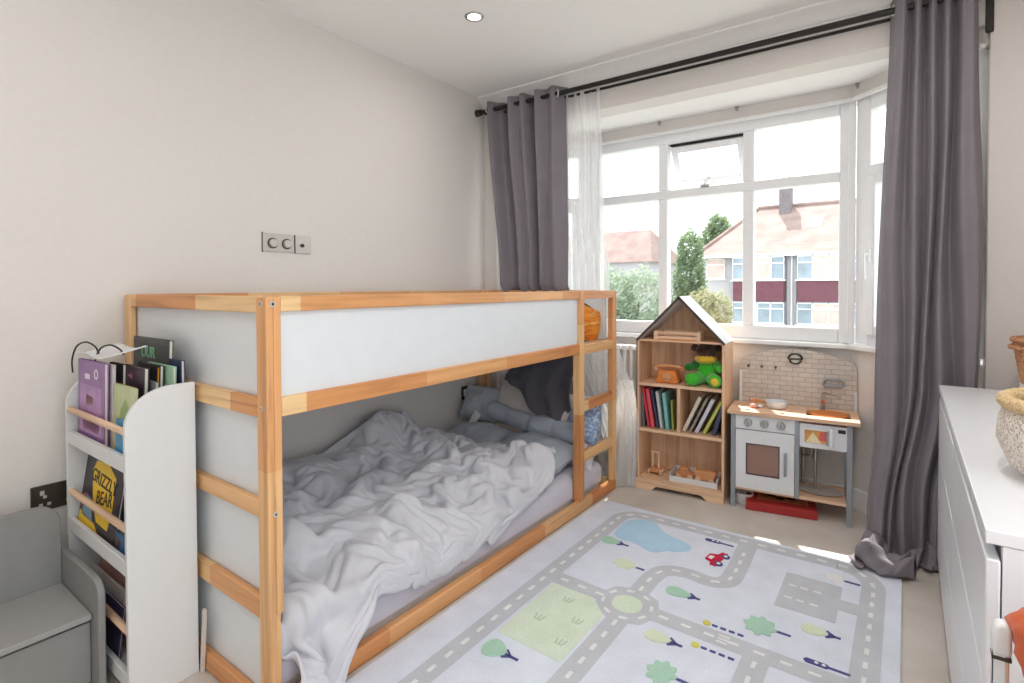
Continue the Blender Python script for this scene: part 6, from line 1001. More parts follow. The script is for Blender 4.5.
6,22,17,10,-4,1,-14,-7,-24,-17,-9,-16,-22,-10,-11,-7,-16,-8,9,-4,-10,5,2,-10,-2,-2,-4,-6,10,5,-8,-1,14,16,-6,-15,4,16,3,-23,-13,1,5,-1,-14,3,-7,-9,5,22,-1,-19,-4,1,8,0,-7,2,-5,-7,-11,-18,-17,-9,-11,-13,-14,-12,-7,0,-1,-8,-6,-7,-6,-10,-21,-16,
6,28,17,9,-8,-13,1,-21,-9,-25,-23,-4,-13,-22,-18,-4,-5,-13,1,15,-7,-9,4,7,1,-11,3,-13,-5,12,4,-11,-1,13,12,-10,-11,5,14,-5,-17,-14,-6,7,-5,-15,-5,1,3,24,19,-12,-13,-10,0,10,6,-8,1,-14,-16,-14,-21,-20,-10,-6,-15,-13,-8,-5,-3,-1,-8,-5,-6,-2,-28,-14,
3,12,21,11,-11,-3,-10,0,-31,-14,-13,-24,-7,-11,-21,-10,7,-10,-7,1,17,-6,-6,7,-1,2,-14,1,-9,8,9,-8,-15,5,19,-1,-16,-6,3,16,-4,-15,-17,-10,8,-5,-18,-7,7,19,24,15,-10,-13,-6,-10,7,7,-10,-15,-18,-17,-9,-12,-18,-20,-8,-11,-15,-4,-5,-1,-2,-9,-6,-6,-20,-17,
1,12,8,11,-8,-5,13,-15,-16,-23,-26,-21,-15,-4,-5,-15,4,6,-3,-2,1,12,-7,-11,1,-8,-1,9,-7,-5,11,0,-10,-11,6,14,-4,-6,-10,3,13,-4,-15,-18,-15,8,-16,-9,3,13,20,22,-3,-6,-16,-16,0,14,-8,-17,-13,-14,-16,-16,-14,-7,-17,-11,-9,-13,3,-5,-4,-6,-7,-8,-12,-17,
-1,15,10,-4,-4,11,2,-18,-17,-16,-18,-20,-19,-16,9,-11,0,8,5,-1,-7,12,-2,-13,-12,1,4,7,-2,-11,7,-5,-8,-4,-7,8,7,-4,-7,-1,6,4,-9,-15,-16,-6,-4,-10,-4,2,13,24,1,-3,-6,-17,-13,6,2,-13,-17,-11,-4,-15,-16,-14,-16,-10,-6,-14,5,1,-6,-9,-9,-9,-5,-22,
-3,22,8,2,-9,2,-2,-7,-14,-15,-25,-21,-3,-18,-3,5,-2,5,10,2,-17,5,9,-7,-12,-4,7,0,2,-8,-6,3,-9,-8,-3,-2,2,10,-10,-8,1,-2,-1,-2,-11,-14,-6,-1,-5,-4,-1,17,19,-9,-10,-9,-15,-10,5,1,-13,-16,-10,-10,-17,-13,-12,-6,-10,-9,-3,2,-6,-9,-6,-3,-10,-16,
-4,20,15,7,-2,-8,-14,-9,-6,-9,-24,-22,4,-16,-11,9,7,6,3,5,-17,-10,5,10,-4,-9,2,3,-1,-2,-14,-4,8,-6,-6,0,0,3,-2,-14,-9,-5,-2,2,-1,-7,-15,4,1,-5,-7,-1,15,5,-15,-4,-15,-18,-10,6,4,-8,-13,-11,-18,-15,-11,-9,-7,-7,-9,2,-3,-8,-3,-6,-11,-7,
-5,22,7,3,8,1,-5,-8,-10,-17,-21,-19,3,-5,-16,8,7,9,3,0,-11,-11,-10,9,7,0,-9,12,-6,-6,-6,-11,9,5,-6,-2,2,0,-7,-18,-1,-10,-15,5,13,-7,-14,-5,11,-1,-6,-5,-2,6,-9,1,-17,-17,-18,-13,5,11,-6,-16,-9,-17,-14,-7,-5,-13,-6,-9,1,-10,-4,-1,-9,-2,
-5,23,-3,10,4,-4,5,6,-18,-15,-16,-20,-1,10,-19,3,8,0,-2,-7,-12,0,3,-9,-2,2,16,1,-14,2,7,-6,-4,12,1,-3,-1,-2,-15,-19,-10,3,-12,2,16,0,-16,-13,11,9,-6,-7,0,-10,-13,2,-9,-13,-14,-15,-12,5,10,-4,-14,-12,-15,-13,-4,-9,-14,-3,-12,-9,-10,2,3,-1,
-4,19,1,9,4,6,4,2,-13,-19,-14,-16,2,11,-15,-7,-4,-6,-6,2,5,-10,1,7,-5,-1,-2,11,-2,-10,3,13,-4,6,5,-2,-11,-6,-8,-15,-17,-7,3,3,16,0,-11,-11,3,13,2,-6,-10,-1,-16,-16,-6,-15,-7,-8,-12,-10,3,8,0,-15,-15,-11,-5,-11,-13,-9,-10,-12,-9,-7,-5,8,
-2,15,8,7,7,-2,-7,8,3,-15,-15,-12,-5,2,1,-20,-13,-9,-7,5,15,2,-9,4,10,2,-10,-6,10,0,-10,7,12,-1,-3,-3,-8,-10,-10,-10,-9,-15,-1,13,18,-1,2,-9,-5,13,1,-9,-1,-2,-18,-21,-15,-15,-14,-3,-1,-4,-5,3,11,-9,-13,-14,-10,-13,-8,-12,-12,-10,-7,-7,-10,-3,
-1,8,14,9,1,-9,-1,11,-5,-3,-4,-3,-11,-21,8,-22,-15,-16,-2,8,7,9,0,-3,11,7,-5,-10,8,0,-5,-8,7,-5,-2,-1,-4,-8,-13,-11,0,-2,-9,2,19,-1,4,6,0,2,-8,-18,9,4,-13,-20,-14,-19,-19,-11,7,7,1,-6,-6,6,-6,-11,-15,-17,-12,-5,-10,-11,-6,-6,-11,-6,
0,-2,7,13,11,-6,11,9,-16,-11,6,-7,-6,-22,1,-15,-19,-15,-12,4,4,12,13,-3,-1,12,4,-2,-3,-8,-6,-5,-2,0,-5,-2,-2,1,-10,-16,-7,6,8,-7,5,13,-14,8,3,-2,-4,-17,2,8,-3,-8,-10,-20,-22,-18,-6,7,7,-6,-14,8,1,-11,-5,-12,-19,-10,-2,-12,-14,1,-2,-10,
0,11,-6,5,5,7,13,15,-10,-11,-8,-4,-20,-7,-19,-2,-21,-12,-6,-14,6,13,15,6,-9,3,7,-1,-5,-7,-6,-3,-5,-3,-4,-2,-3,3,5,-3,-10,-11,9,12,4,3,-15,-11,2,-5,5,-1,-10,15,-9,-2,-2,-15,-18,-18,-18,-10,5,1,-14,-4,11,-2,-12,4,-11,-20,-12,-4,-7,-11,6,1,
0,18,4,5,2,6,8,0,-2,-12,-11,-10,-16,-16,-4,-18,-16,-15,-9,-7,12,18,7,-5,-3,-2,6,-2,-2,-6,-8,-5,-3,-4,-3,1,-2,-5,10,4,6,-5,-8,10,13,-8,-13,-14,-4,2,-5,8,8,-6,-8,2,-7,-8,-14,-13,-11,-16,-13,7,-9,-16,2,10,-8,-6,11,-12,-16,-11,-6,-10,-8,7,
-1,12,12,10,5,3,-7,-6,-2,-14,-11,-8,-13,-8,-13,-15,-16,-13,-8,0,15,17,0,-12,-8,1,3,-4,2,-2,-11,-6,-5,-4,-2,2,4,-2,3,13,7,6,-9,1,10,-13,-10,-1,4,3,-12,-14,9,1,-3,-11,-6,-6,-14,-13,-1,-7,-17,-1,-3,-17,-13,8,3,-10,7,-3,-17,-8,2,-5,-13,-7,
-3,8,5,15,12,-6,-10,-5,-9,-6,-15,-8,-7,-9,-12,-14,-10,-8,-6,0,13,12,-2,-14,-8,-4,1,3,-6,0,-5,-12,-6,2,2,-2,13,1,-2,9,2,10,1,-7,8,-5,-13,1,3,4,-9,-18,-7,7,4,-6,-16,-12,-11,-9,2,4,-12,-10,-3,-17,-15,-3,2,-8,5,2,-12,-10,-5,5,-3,-10,
-6,9,8,2,12,-1,-16,-11,0,-4,-2,-11,-15,-12,-7,0,-4,-5,-5,-3,-3,-4,3,-11,-7,7,4,-4,-4,-10,-4,-9,-6,13,-5,-1,16,7,-6,9,0,3,7,-9,-2,10,-8,-9,6,1,-6,-15,-16,-5,5,6,-8,-17,-14,-7,-2,-1,4,-8,-13,-10,-15,-10,2,-6,-5,6,-8,-10,-8,0,9,-3,
-10,18,10,8,-6,-1,-8,-19,-4,4,-8,-2,-9,-10,-7,3,-13,-8,-2,-5,-11,-10,5,4,-7,1,15,0,-10,-15,-12,-4,8,13,-7,-7,13,5,4,-5,3,9,-1,6,-7,-3,11,-8,-14,-6,-3,8,-13,-17,-7,6,2,-4,-18,2,1,-4,-8,-1,-14,-11,-16,-9,1,-5,-10,-5,0,-10,-8,-5,4,10,
-13,10,5,10,11,-9,2,-6,-15,-11,2,-4,-12,-10,11,-2,-16,-10,-7,-8,-6,-2,-1,8,5,-4,3,5,-16,-14,-3,4,1,13,-3,-13,9,14,-9,-4,3,9,11,7,1,-11,-1,0,-13,-13,6,-4,2,-16,-17,-6,-1,12,-4,7,-4,-10,-3,-5,-16,-15,-14,-12,-6,1,-9,-7,-4,-1,-9,-9,-5,12,
-17,6,7,7,9,1,-11,9,-14,-5,-4,-2,1,-10,-2,7,-9,-4,-3,-4,-10,-9,-1,0,-1,7,2,-10,-12,-6,10,8,-7,-1,7,-7,-8,8,12,-11,2,1,3,9,13,-4,-11,-6,-10,-9,11,2,-10,-8,-15,-13,-3,3,16,5,-7,-1,-8,-13,-15,-15,-6,-7,-13,-10,-3,-8,-8,1,-7,-7,-9,-3,
-18,10,4,1,1,1,-5,11,-5,-7,2,-5,3,8,-14,8,2,-5,2,-4,-3,-10,-5,4,-3,-10,-4,-10,-4,3,12,8,-8,-5,4,7,-11,-10,9,7,-13,11,-1,1,7,-2,-15,0,1,-7,6,2,-16,-1,-4,-14,-10,0,15,7,-9,4,-3,-17,-12,-12,-7,-8,-8,-12,-11,-3,-11,-5,-4,-9,-1,-9,
-20,2,2,-2,3,3,11,-4,3,0,11,4,-9,6,1,-8,5,-4,2,10,-5,2,-4,0,-5,-9,-10,-9,3,0,7,8,-12,-4,10,7,-4,-15,-8,12,-12,14,0,-10,-4,13,-17,-3,11,0,-10,5,-7,-9,3,-8,-17,-2,17,3,-8,-5,2,-3,-15,-2,-14,-9,-7,-11,-9,-8,-8,-11,-2,-10,-5,-8,
-20,-6,4,5,6,8,9,6,9,1,-2,12,7,2,3,-9,-12,-6,3,19,1,-2,-12,-5,-7,-1,7,-6,-3,5,-1,10,-12,-5,15,4,-5,-14,-17,-4,6,12,-10,-8,-6,18,-7,-10,1,3,-3,-13,13,3,-2,-9,-16,-8,15,-2,-11,-6,-4,1,7,-13,2,-16,-2,-6,-10,-15,-2,-16,-3,-9,-12,-10,
-20,9,-9,3,13,-5,5,12,13,15,6,4,14,-7,-5,12,-11,-5,4,-4,14,-8,-15,-4,8,5,-3,-6,7,-5,7,11,-3,-16,8,-1,-14,4,-7,-19,12,1,-11,-11,-3,20,-3,-12,-7,12,-7,-12,2,16,-2,2,-11,-17,8,-1,-12,-7,-5,-1,17,-1,-15,0,-3,1,-12,-15,0,-18,-9,-6,-15,-15,
-17,4,8,-5,9,7,0,6,15,13,12,11,11,1,-16,7,2,-6,-6,5,-7,6,-10,0,7,7,-1,3,2,-10,-4,12,1,-3,-9,5,-15,-7,9,-14,-4,3,-8,-10,0,17,-9,-11,3,11,-6,-13,-2,16,2,3,-9,-15,-4,2,4,-7,-4,9,-5,7,-7,0,-2,-10,2,-13,-1,-18,-17,-11,-17,-16,
-15,6,6,6,5,10,8,3,7,11,10,9,4,12,-11,-6,7,-4,-4,-3,3,1,1,-7,8,3,5,5,-2,-3,-10,5,6,0,-12,3,-11,-12,12,1,-13,-9,0,-4,0,10,-5,-11,8,7,-12,-7,0,14,13,4,-6,-13,-12,0,2,-2,4,7,8,-7,-1,-2,-2,-9,-1,-3,-7,-13,-22,-17,-17,-20,
-11,5,2,10,6,8,11,8,10,8,4,7,8,-2,7,-14,-5,7,-13,9,-11,14,3,4,3,5,-1,-8,-2,9,1,-10,10,-11,0,-4,-12,1,-1,7,-4,-12,-6,4,-8,4,6,-10,-1,10,-3,-11,7,4,17,15,3,-13,-14,-1,1,2,5,8,6,-8,2,0,-2,-3,-4,-10,-9,-11,-16,-20,-22,-20,
-8,11,3,-6,4,11,7,6,11,10,14,3,11,-12,10,-10,-4,-2,-2,-11,7,-5,12,10,5,0,1,3,-7,3,6,1,-11,-1,-10,0,-6,5,-2,-4,8,-2,-10,-7,5,-8,10,-8,-4,6,11,-11,1,4,17,18,13,-6,-9,0,-5,4,9,7,3,-14,9,6,-3,-7,-2,-12,-12,-15,-12,-19,-24,-17,
-6,8,12,-3,-4,4,16,12,4,8,16,9,-14,10,-16,3,5,-12,-14,8,-11,8,-3,20,0,0,6,-1,12,-8,-5,10,6,-19,-8,2,0,-5,3,-8,5,11,-2,-14,5,-3,0,7,-8,-2,14,2,-8,4,11,20,19,10,-5,0,-8,-5,2,-9,13,11,7,4,1,-6,-7,-15,-13,-7,-18,-22,-15,-19,
-2,4,3,14,-5,-6,9,16,16,10,2,3,-9,7,-11,4,-12,-13,2,-9,9,-4,7,11,10,1,0,-1,4,7,-10,-2,13,1,-17,-10,10,8,-15,-2,1,7,9,-10,-8,9,-1,0,-2,-6,12,16,5,0,4,11,11,13,10,2,-1,-11,-12,-11,1,12,13,-1,2,4,-10,-2,-4,-10,-19,-23,-10,-11,
-1,2,3,7,10,-2,3,2,10,12,7,-8,3,-4,2,-2,-2,-13,-12,2,-8,8,7,9,3,-2,2,6,1,6,2,-13,6,13,-6,-15,2,16,-6,0,2,-8,10,1,-9,-8,-2,5,3,-6,8,16,6,-12,11,18,10,3,13,8,5,-3,-9,-7,-11,-4,11,4,-6,8,5,-7,-6,-8,-13,-16,-19,-12,
0,4,9,3,9,8,1,0,-4,2,6,-8,-6,11,1,-1,-6,5,-8,-14,-8,5,5,4,1,8,10,12,-9,-7,7,-5,-6,12,9,-6,-6,12,6,-14,14,-12,-4,4,7,-6,-13,6,4,-2,4,16,1,-13,11,10,6,2,12,10,8,1,-10,-2,1,-11,-4,9,-8,1,12,10,0,-14,-16,-13,-15,-14,
0,-5,10,14,13,0,3,3,-9,3,-5,-9,-9,7,11,-12,0,11,9,-12,-11,-6,-2,2,3,15,17,6,-15,-11,4,7,-3,-3,12,-1,0,9,5,-14,13,2,-15,-8,5,11,-6,-6,9,4,-8,5,10,-6,4,3,-3,5,10,14,5,7,-3,-12,0,4,-8,2,0,-10,10,12,10,-4,-13,-16,-17,-5,
0,8,-5,7,13,8,-5,5,-14,2,-2,-10,-9,14,-4,-3,11,14,1,4,-7,-11,-4,3,2,7,6,5,-3,-17,-6,5,12,3,4,-9,-4,9,11,2,-2,11,-12,-13,-5,9,12,-7,-3,4,-3,-9,12,12,-2,-7,-3,11,3,11,9,0,7,-12,-5,1,10,-4,-4,-9,-2,15,13,6,-4,-13,-14,-14,
-1,15,5,-4,-3,13,2,-2,-13,-11,5,3,-13,0,15,3,-2,13,9,-4,10,-3,-7,6,1,5,4,-2,-11,-18,1,4,-10,4,9,1,-6,-1,6,12,3,13,-7,-17,-1,-6,10,6,-14,9,-7,-9,6,16,5,-13,3,10,0,9,13,-8,6,8,-3,-16,1,9,-3,-14,-3,9,15,11,-1,-2,-16,-6,
-1,9,9,-1,-5,5,2,-4,-3,-14,-6,7,4,-9,3,13,0,3,13,9,7,-6,-8,12,8,1,-2,-12,-4,-12,-10,6,9,-11,-5,6,10,12,-7,-5,9,12,1,-9,-13,6,-8,13,-3,-3,6,-12,-8,12,7,-5,-4,0,9,3,17,-3,-4,14,2,-7,-14,1,4,-8,-2,0,17,15,3,-3,-11,-12,
-3,4,7,-6,-5,3,6,-6,9,-2,-13,-6,6,1,-7,6,5,2,12,10,10,-3,-9,3,9,4,1,-12,-9,1,-6,-9,11,9,-4,1,8,6,7,-8,-5,12,7,-1,-11,-9,-6,0,10,1,7,-7,-10,-6,7,11,1,-14,9,3,10,2,-8,10,7,-11,-1,-10,1,-2,-9,7,13,15,10,5,-11,-13,
-4,-8,9,6,-8,-3,15,1,-2,5,0,-12,-2,5,0,-2,7,4,-1,0,10,12,-1,-5,-3,-4,8,-2,-12,-7,1,-2,5,10,13,3,1,-5,3,9,-6,-5,8,2,-4,-2,-11,-12,4,12,8,-5,0,-6,-6,5,7,-9,-9,14,8,4,-8,3,5,-14,6,3,-10,-5,0,0,8,15,14,12,-4,-14,
-4,5,-9,7,6,-10,3,14,-8,8,11,-2,-9,0,12,2,0,-8,-10,5,2,4,4,3,-2,-12,-1,8,-8,-8,10,10,6,-8,8,14,7,-4,-14,5,12,-7,-7,8,5,-2,-13,-12,-10,8,8,-2,-1,1,-4,2,3,0,-15,7,15,4,-13,-2,12,0,-9,6,2,4,3,-2,-8,9,13,13,10,-1,
-4,16,-1,-8,9,5,-13,0,6,-6,15,14,4,-9,9,5,-3,-4,-14,-11,-7,2,1,8,2,-6,-10,4,7,-5,11,14,15,-5,-11,3,9,4,-6,9,-3,8,-10,-10,6,-8,-10,-8,-7,-2,6,-2,3,-3,1,2,-1,11,-5,-9,13,13,4,-10,-7,18,7,0,5,-5,-3,10,-8,-11,8,17,2,10,]
# ------------------------------------------------------------------ the room
ZC = 2.475      # ceiling
ZB = 2.24       # bay ceiling
YW = 2.15       # window wall face
XR = 2.97       # right wall face
YK = -1.75      # wall behind the camera

struct('floor', MB().box(-0.1, YK - 0.1, -0.12, XR + 0.1, 2.74, 0.0), M['carpet'], smooth=0)
struct('ceiling', MB().box(-0.1, YK - 0.1, ZC, XR + 0.1, 2.30, ZC + 0.15).box(-0.1, 2.30, ZB, XR + 0.1, 2.80, ZC + 0.15), M['ceil'], smooth=0)
struct('wall_left', MB().box(-0.12, YK - 0.1, 0, 0, YW, ZC), M['wall'], smooth=0)
struct('wall_right', MB().box(XR, YK - 0.1, 0, XR + 0.12, -1.60, ZC).box(XR, 0.35, 0, XR + 0.12, YW, ZC).box(XR, -1.60, 0, XR + 0.12, 0.35, 0.20).box(XR, -1.60, 2.15, XR + 0.12, 0.35, ZC), M['wall'], smooth=0)
# unseen side window added to let more sky light reach the bunk
sf = MB()
for a in ((-1.60, 0.20, 0.35, 0.27), (-1.60, 2.08, 0.35, 2.15), (-1.60, 0.27, -1.53, 2.08), (0.28, 0.27, 0.35, 2.08), (-0.655, 0.27, -0.595, 2.08)):
    sf.box(XR + 0.04, a[0], a[1], XR + 0.10, a[2], a[3])
w4 = struct('added_window', sf, M['upvc'], bevel=0.006)
for a, b in ((-1.53, -0.655), (-0.595, 0.28)):
    MB().box(XR + 0.065, a - 0.006, 0.264, XR + 0.071, b + 0.006, 2.086).build('pane', M['glass'], w4, smooth=0)

struct('wall_back', MB().box(0, YK - 0.1, 0, 1.9, YK, ZC).box(2.7, YK - 0.1, 0, XR, YK, ZC).box(1.9, YK - 0.1, 2.03, 2.7, YK, ZC), M['wall'], smooth=0)
dr = struct('door_1', MB().box(1.9, YK - 0.07, 0.006, 2.7, YK - 0.03, 2.03)
            .box(2.0, YK - 0.032, 0.2, 2.6, YK - 0.022, 0.9).box(2.0, YK - 0.032, 1.05, 2.6, YK - 0.022, 1.9), M['trim'], bevel=0.004)
h = MB().cyl((1.97, YK - 0.03, 1.0), (1.97, YK + 0.03, 1.0), 0.01).cyl((1.97, YK + 0.03, 1.0), (2.08, YK + 0.03, 1.0), 0.009)
h.build('door_handle', M['steel'], dr)
# window wall: the stubs and the beam over the bay opening
struct('wall_window', MB().box(-0.1, YW, 0, 0.10, 2.30, ZB - 0.005).box(2.63, YW, 0, XR + 0.1, 2.30, ZB - 0.005)
       .box(-0.1, YW, ZB - 0.005, XR + 0.1, 2.30, ZC), M['wall'], smooth=0)


def prism_x(prof, x0, x1, mb=None):
    """profile of (y, z) points swept along x"""
    mb = mb or MB()
    n = len(prof)
    vs = [(x0, y, z) for y, z in prof] + [(x1, y, z) for y, z in prof]
    fs = [tuple(range(n)), tuple(range(2 * n - 1, n - 1, -1))] + [(i, n + i, n + (i + 1) % n, (i + 1) % n) for i in range(n)]
    return mb.add(vs, fs)


cov = [(YW, ZC), (YW - 0.075, ZC), (YW - 0.075, ZC - 0.007), (YW - 0.066, ZC - 0.012), (YW - 0.05, ZC - 0.018),
       (YW - 0.03, ZC - 0.034), (YW - 0.018, ZC - 0.052), (YW - 0.014, ZC - 0.062), (YW - 0.007, ZC - 0.066), (YW - 0.007, ZC - 0.074), (YW, ZC - 0.074)]
struct('trim_1', prism_x(cov, 0.0, XR), M['ceil'], smooth=30)

# bay: low walls under the windows (front and two splays), heads over them
PA, PB, PC, PD = (0.10, 2.17), (0.585, 2.615), (2.135, 2.615), (2.62, 2.17)
OA, OB, OC, OD = (-0.03, 2.30), (0.53, 2.76), (2.19, 2.76), (2.75, 2.30)
bay = MB()
for z0, z1 in ((0, 0.845), (2.165, ZB)):
    for a, b, c, d in ((PA, PB, OB, OA), (PB, PC, OC, OB), (PC, PD, OD, OC)):
        bay.prism([a, b, c, d], z0, z1)
struct('wall_bay', bay, M['wall'], smooth=0)
# window board following the bay
sb = MB()
ia, ib, ic, id_ = (0.125, 2.15), (0.60, 2.575), (2.12, 2.575), (2.60, 2.15)
for a, b, c, d in ((ia, ib, PB, PA), (ib, ic, PC, PB), (ic, id_, PD, PC)):
    sb.prism([a, b, (c[0], c[1] + 0.04), (d[0], d[1] + 0.02)], 0.845, 0.872)
struct('trim_2', sb, M['trim'], bevel=0.006)
# picture rail round the bay over the windows
pr = MB()
ra, rb, rc, rd = (0.118, 2.156), (0.595, 2.59), (2.125, 2.59), (2.60, 2.156)
for a, b, c, d in ((ra, rb, PB, PA), (rb, rc, PC, PB), (rc, rd, PD, PC)):
    pr.prism([a, b, c, d], 2.150, 2.170)
struct('trim_3', pr, M['trim'], bevel=0.004)
bb = MB()
ba, bb_, bc, bd = (0.118, 2.16), (0.593, 2.595), (2.127, 2.595), (2.602, 2.16)
for a, b, c, d in ((ba, bb_, PB, PA), (bb_, bc, PC, PB), (bc, bd, PD, PC)):
    bb.prism([a, b, c, d], 0, 0.115)
struct('baseboard_bay', bb, M['trim'], bevel=0.005)
struct('baseboard_left', MB().box(0, YK, 0, 0.016, YW, 0.115), M['trim'], bevel=0.005)
struct('baseboard_right', MB().box(XR - 0.016, YK, 0, XR, YW, 0.115), M['trim'], bevel=0.005)
struct('baseboard_back', MB().box(0, YK, 0, 1.86, YK + 0.016, 0.115).box(2.74, YK, 0, XR, YK + 0.016, 0.115), M['trim'], bevel=0.005)

# eaves of the house over the bay
struct('trim_4', MB().box(-1.5, 2.80, 2.34, 4.5, 3.20, 2.50).box(-1.5, 3.20, 2.34, 4.5, 3.24, 2.46), M['trim'], smooth=0)

# ------------------------------------------------------------------ windows
Y0, Y1, YG = 2.622, 2.692, 2.656
f = MB()
f.box(0.585, Y0, 0.872, 0.645, Y1, 2.165).box(2.07, Y0, 0.872, 2.135, Y1, 2.165)
f.box(0.645, Y0, 0.872, 2.07, Y1, 0.952).box(0.645, Y0, 2.095, 2.07, Y1, 2.165).box(0.645, Y0, 1.742, 2.07, Y1, 1.797)
f.box(1.065, Y0, 0.952, 1.125, Y1, 1.742).box(1.58, Y0, 0.952, 1.642, Y1, 1.742)
f.box(1.065, Y0, 1.797, 1.125, Y1, 2.095).box(1.58, Y0, 1.797, 1.642, Y1, 2.095)
# raised outer moulding and corner posts
f.box(0.575, Y0 - 0.012, 0.872, 0.605, Y0 + 0.01, 2.165).box(2.112, Y0 - 0.012, 0.872, 2.145, Y0 + 0.01, 2.165)
w1 = struct('window_1', f, M['upvc'], bevel=0.007)
for x0, x1 in ((0.645, 1.065), (1.125, 1.58), (1.642, 2.07)):
    for z0, z1 in ((0.952, 1.742), (1.797, 2.095)):
        if (x0, z0) == (1.125, 1.797):
            continue
        MB().box(x0 - 0.008, YG - 0.003, z0 - 0.008, x1 + 0.008, YG + 0.003, z1 + 0.008).build('pane', M['glass'], w1, smooth=0)
# the open top vent: hung at its head and pushed out at the bottom
mt = T(0, 2.67, 2.088, rx=30)
c = MB()
for a in ((1.130, -0.02, -0.285, 1.172, 0.03, -0.008), (1.533, -0.02, -0.285, 1.575, 0.03, -0.008), (1.172, -0.02, -0.285, 1.533, 0.03, -0.240), (1.172, -0.02, -0.05, 1.533, 0.03, -0.008)):
    c.box(*a, mtx=mt)
cs = c.build('casement', M['upvc'], w1, bevel=0.005)
MB().box(1.166, 0.003, -0.246, 1.539, 0.009, -0.044, mtx=mt).build('pane', M['glass'], cs, smooth=0)
st = MB().tube([(1.352, 2.645, 1.800), (1.352, 2.64, 1.812), (1.345, 2.70, 1.86), (1.335, 2.80, 1.885)], 0.005)
st.box(1.335, 2.615, 1.792, 1.385, 2.64, 1.806)
st.build('window_stay', M['steel'], w1)
g = MB().box(1.128, 2.66, 2.082, 1.577, 2.676, 2.094)  # black bar put in for the dark of the open slot above the vent
g.build('dark_slot_bar', M['black'], w1, smooth=0)


def splay(name, P, Q, flip):
    """a two-light window along P->Q (P at the bay front)"""
    d = Vector((Q[0] - P[0], Q[1] - P[1]))
    L = d.length
    ang = math.atan2(d.y, d.x)
    mtx = Matrix.Translation((P[0], P[1], 0)) @ Matrix.Rotation(ang, 4, 'Z')
    s = -1 if flip else 1     # outward side
    a, b = 0.015 * s, 0.08 * s
    f = MB()
    f.box(0, a, 0.872, 0.085, b, 2.165, mtx=mtx).box(L - 0.07, a, 0.872, L, b, 2.165, mtx=mtx)
    f.box(0.085, a, 0.872, L - 0.07, b, 0.925, mtx=mtx).box(0.085, a, 2.085, L - 0.07, b, 2.165, mtx=mtx).box(0.085, a, 1.745, L - 0.07, b, 1.80, mtx=mtx)
    w = struct(name, f, M['upvc'], bevel=0.006)
    MB().box(0.08, 0.047 * s, 1.79, L - 0.065, 0.053 * s, 2.09, mtx=mtx).build('pane', M['glass'], w, smooth=0)
    k = MB()
    a2, b2 = -0.005 * s, 0.06 * s
    for q in ((0.087, 0.927, 0.135, 1.743), (L - 0.125, 0.927, L - 0.072, 1.743), (0.135, 0.927, L - 0.125, 0.975), (0.135, 1.695, L - 0.125, 1.743)):
        k.box(q[0], a2, q[1], q[2], b2, q[3], mtx=mtx)
    cm = k.build('casement', M['upvc'], w, bevel=0.006)
    MB().box(0.13, 0.027 * s, 0.97, L - 0.12, 0.033 * s, 1.70, mtx=mtx).build('pane', M['glass'], cm, smooth=0)
    hd = MB().box(0.098, -0.018 * s, 1.30, 0.122, -0.004 * s, 1.37, mtx=mtx)
    hd.tube([(0.11, -0.018 * s, 1.345), (0.11, -0.04 * s, 1.342), (0.113, -0.045 * s, 1.31), (0.118, -0.045 * s, 1.215)], 0.009, mtx=mtx)
    hd.build('handle', M['trim'], cm)
    return w


splay('window_2', (2.135, 2.615), (2.60, 2.19), False)
splay('window_3', (0.585, 2.615), (0.12, 2.19), True)
for x, wh in ((1.08, 'over the left pane'), (1.55, 'above the open vent'), (2.15, 'over its right corner')):
    hk = MB().cyl((x, 2.60, 2.236), (x, 2.60, 2.215), 0.006).tube([(x, 2.60, 2.222), (x, 2.585, 2.212), (x, 2.575, 2.222)], 0.003).cyl((x, 2.60, 2.240), (x, 2.60, 2.235), 0.012)
    single('ceiling_hook', hk, M['steel'], 'small metal hook at the edge of the bay ceiling ' + wh, 'hook', (x, 2.60, 2.21), 'hooks along the bay ceiling')

# ------------------------------------------------------------------ ceiling lights
def downlight(x, y, label, power):
    t = thing('ceiling_light', label, 'ceiling light', (x, y, ZC), group='recessed ceiling downlights')
    r = MB()
    prof = [(0.030, 0.012), (0.033, -0.004), (0.042, -0.006), (0.046, -0.002), (0.047, 0.0005)]
    n = 32
    vs = [(rr * math.cos(2 * PI * i / n), rr * math.sin(2 * PI * i / n), z) for rr, z in prof for i in range(n)]
    fs = [(k * n + i, k * n + (i + 1) % n, (k + 1) * n + (i + 1) % n, (k + 1) * n + i) for k in range(len(prof) - 1) for i in range(n)]
    r.add(vs, fs)
    r.build('bezel', M['steel'], t)
    MB().cyl((0, 0, -0.001), (0, 0, -0.0035), 0.030, n=24).build('lamp_lens', M['bulb'], t)
    li = bpy.data.lights.new('downlight_glow', 'AREA')
    li.shape = 'DISK'
    li.size = 0.08
    li.energy = power
    li.color = (1.0, 0.965, 0.93)
    li.spread = R(175)
    lo = bpy.data.objects.new('downlight_glow', li)
    COL.objects.link(lo)
    lo.location = (x, y, ZC - 0.02)
    return t


downlight(0.69, 1.23, 'small round recessed downlight lit in the white ceiling near the left wall', 2.0)
for x, y, e in ((2.35, 1.23, 5), (0.69, -0.75, 2), (2.40, 0.1, 6), (2.35, -1.1, 4), (1.55, -1.2, 3)):  # extra downlights added out of view to brighten the room
    downlight(x, y, 'added downlight in the unseen part of the ceiling, brightening the room', e)

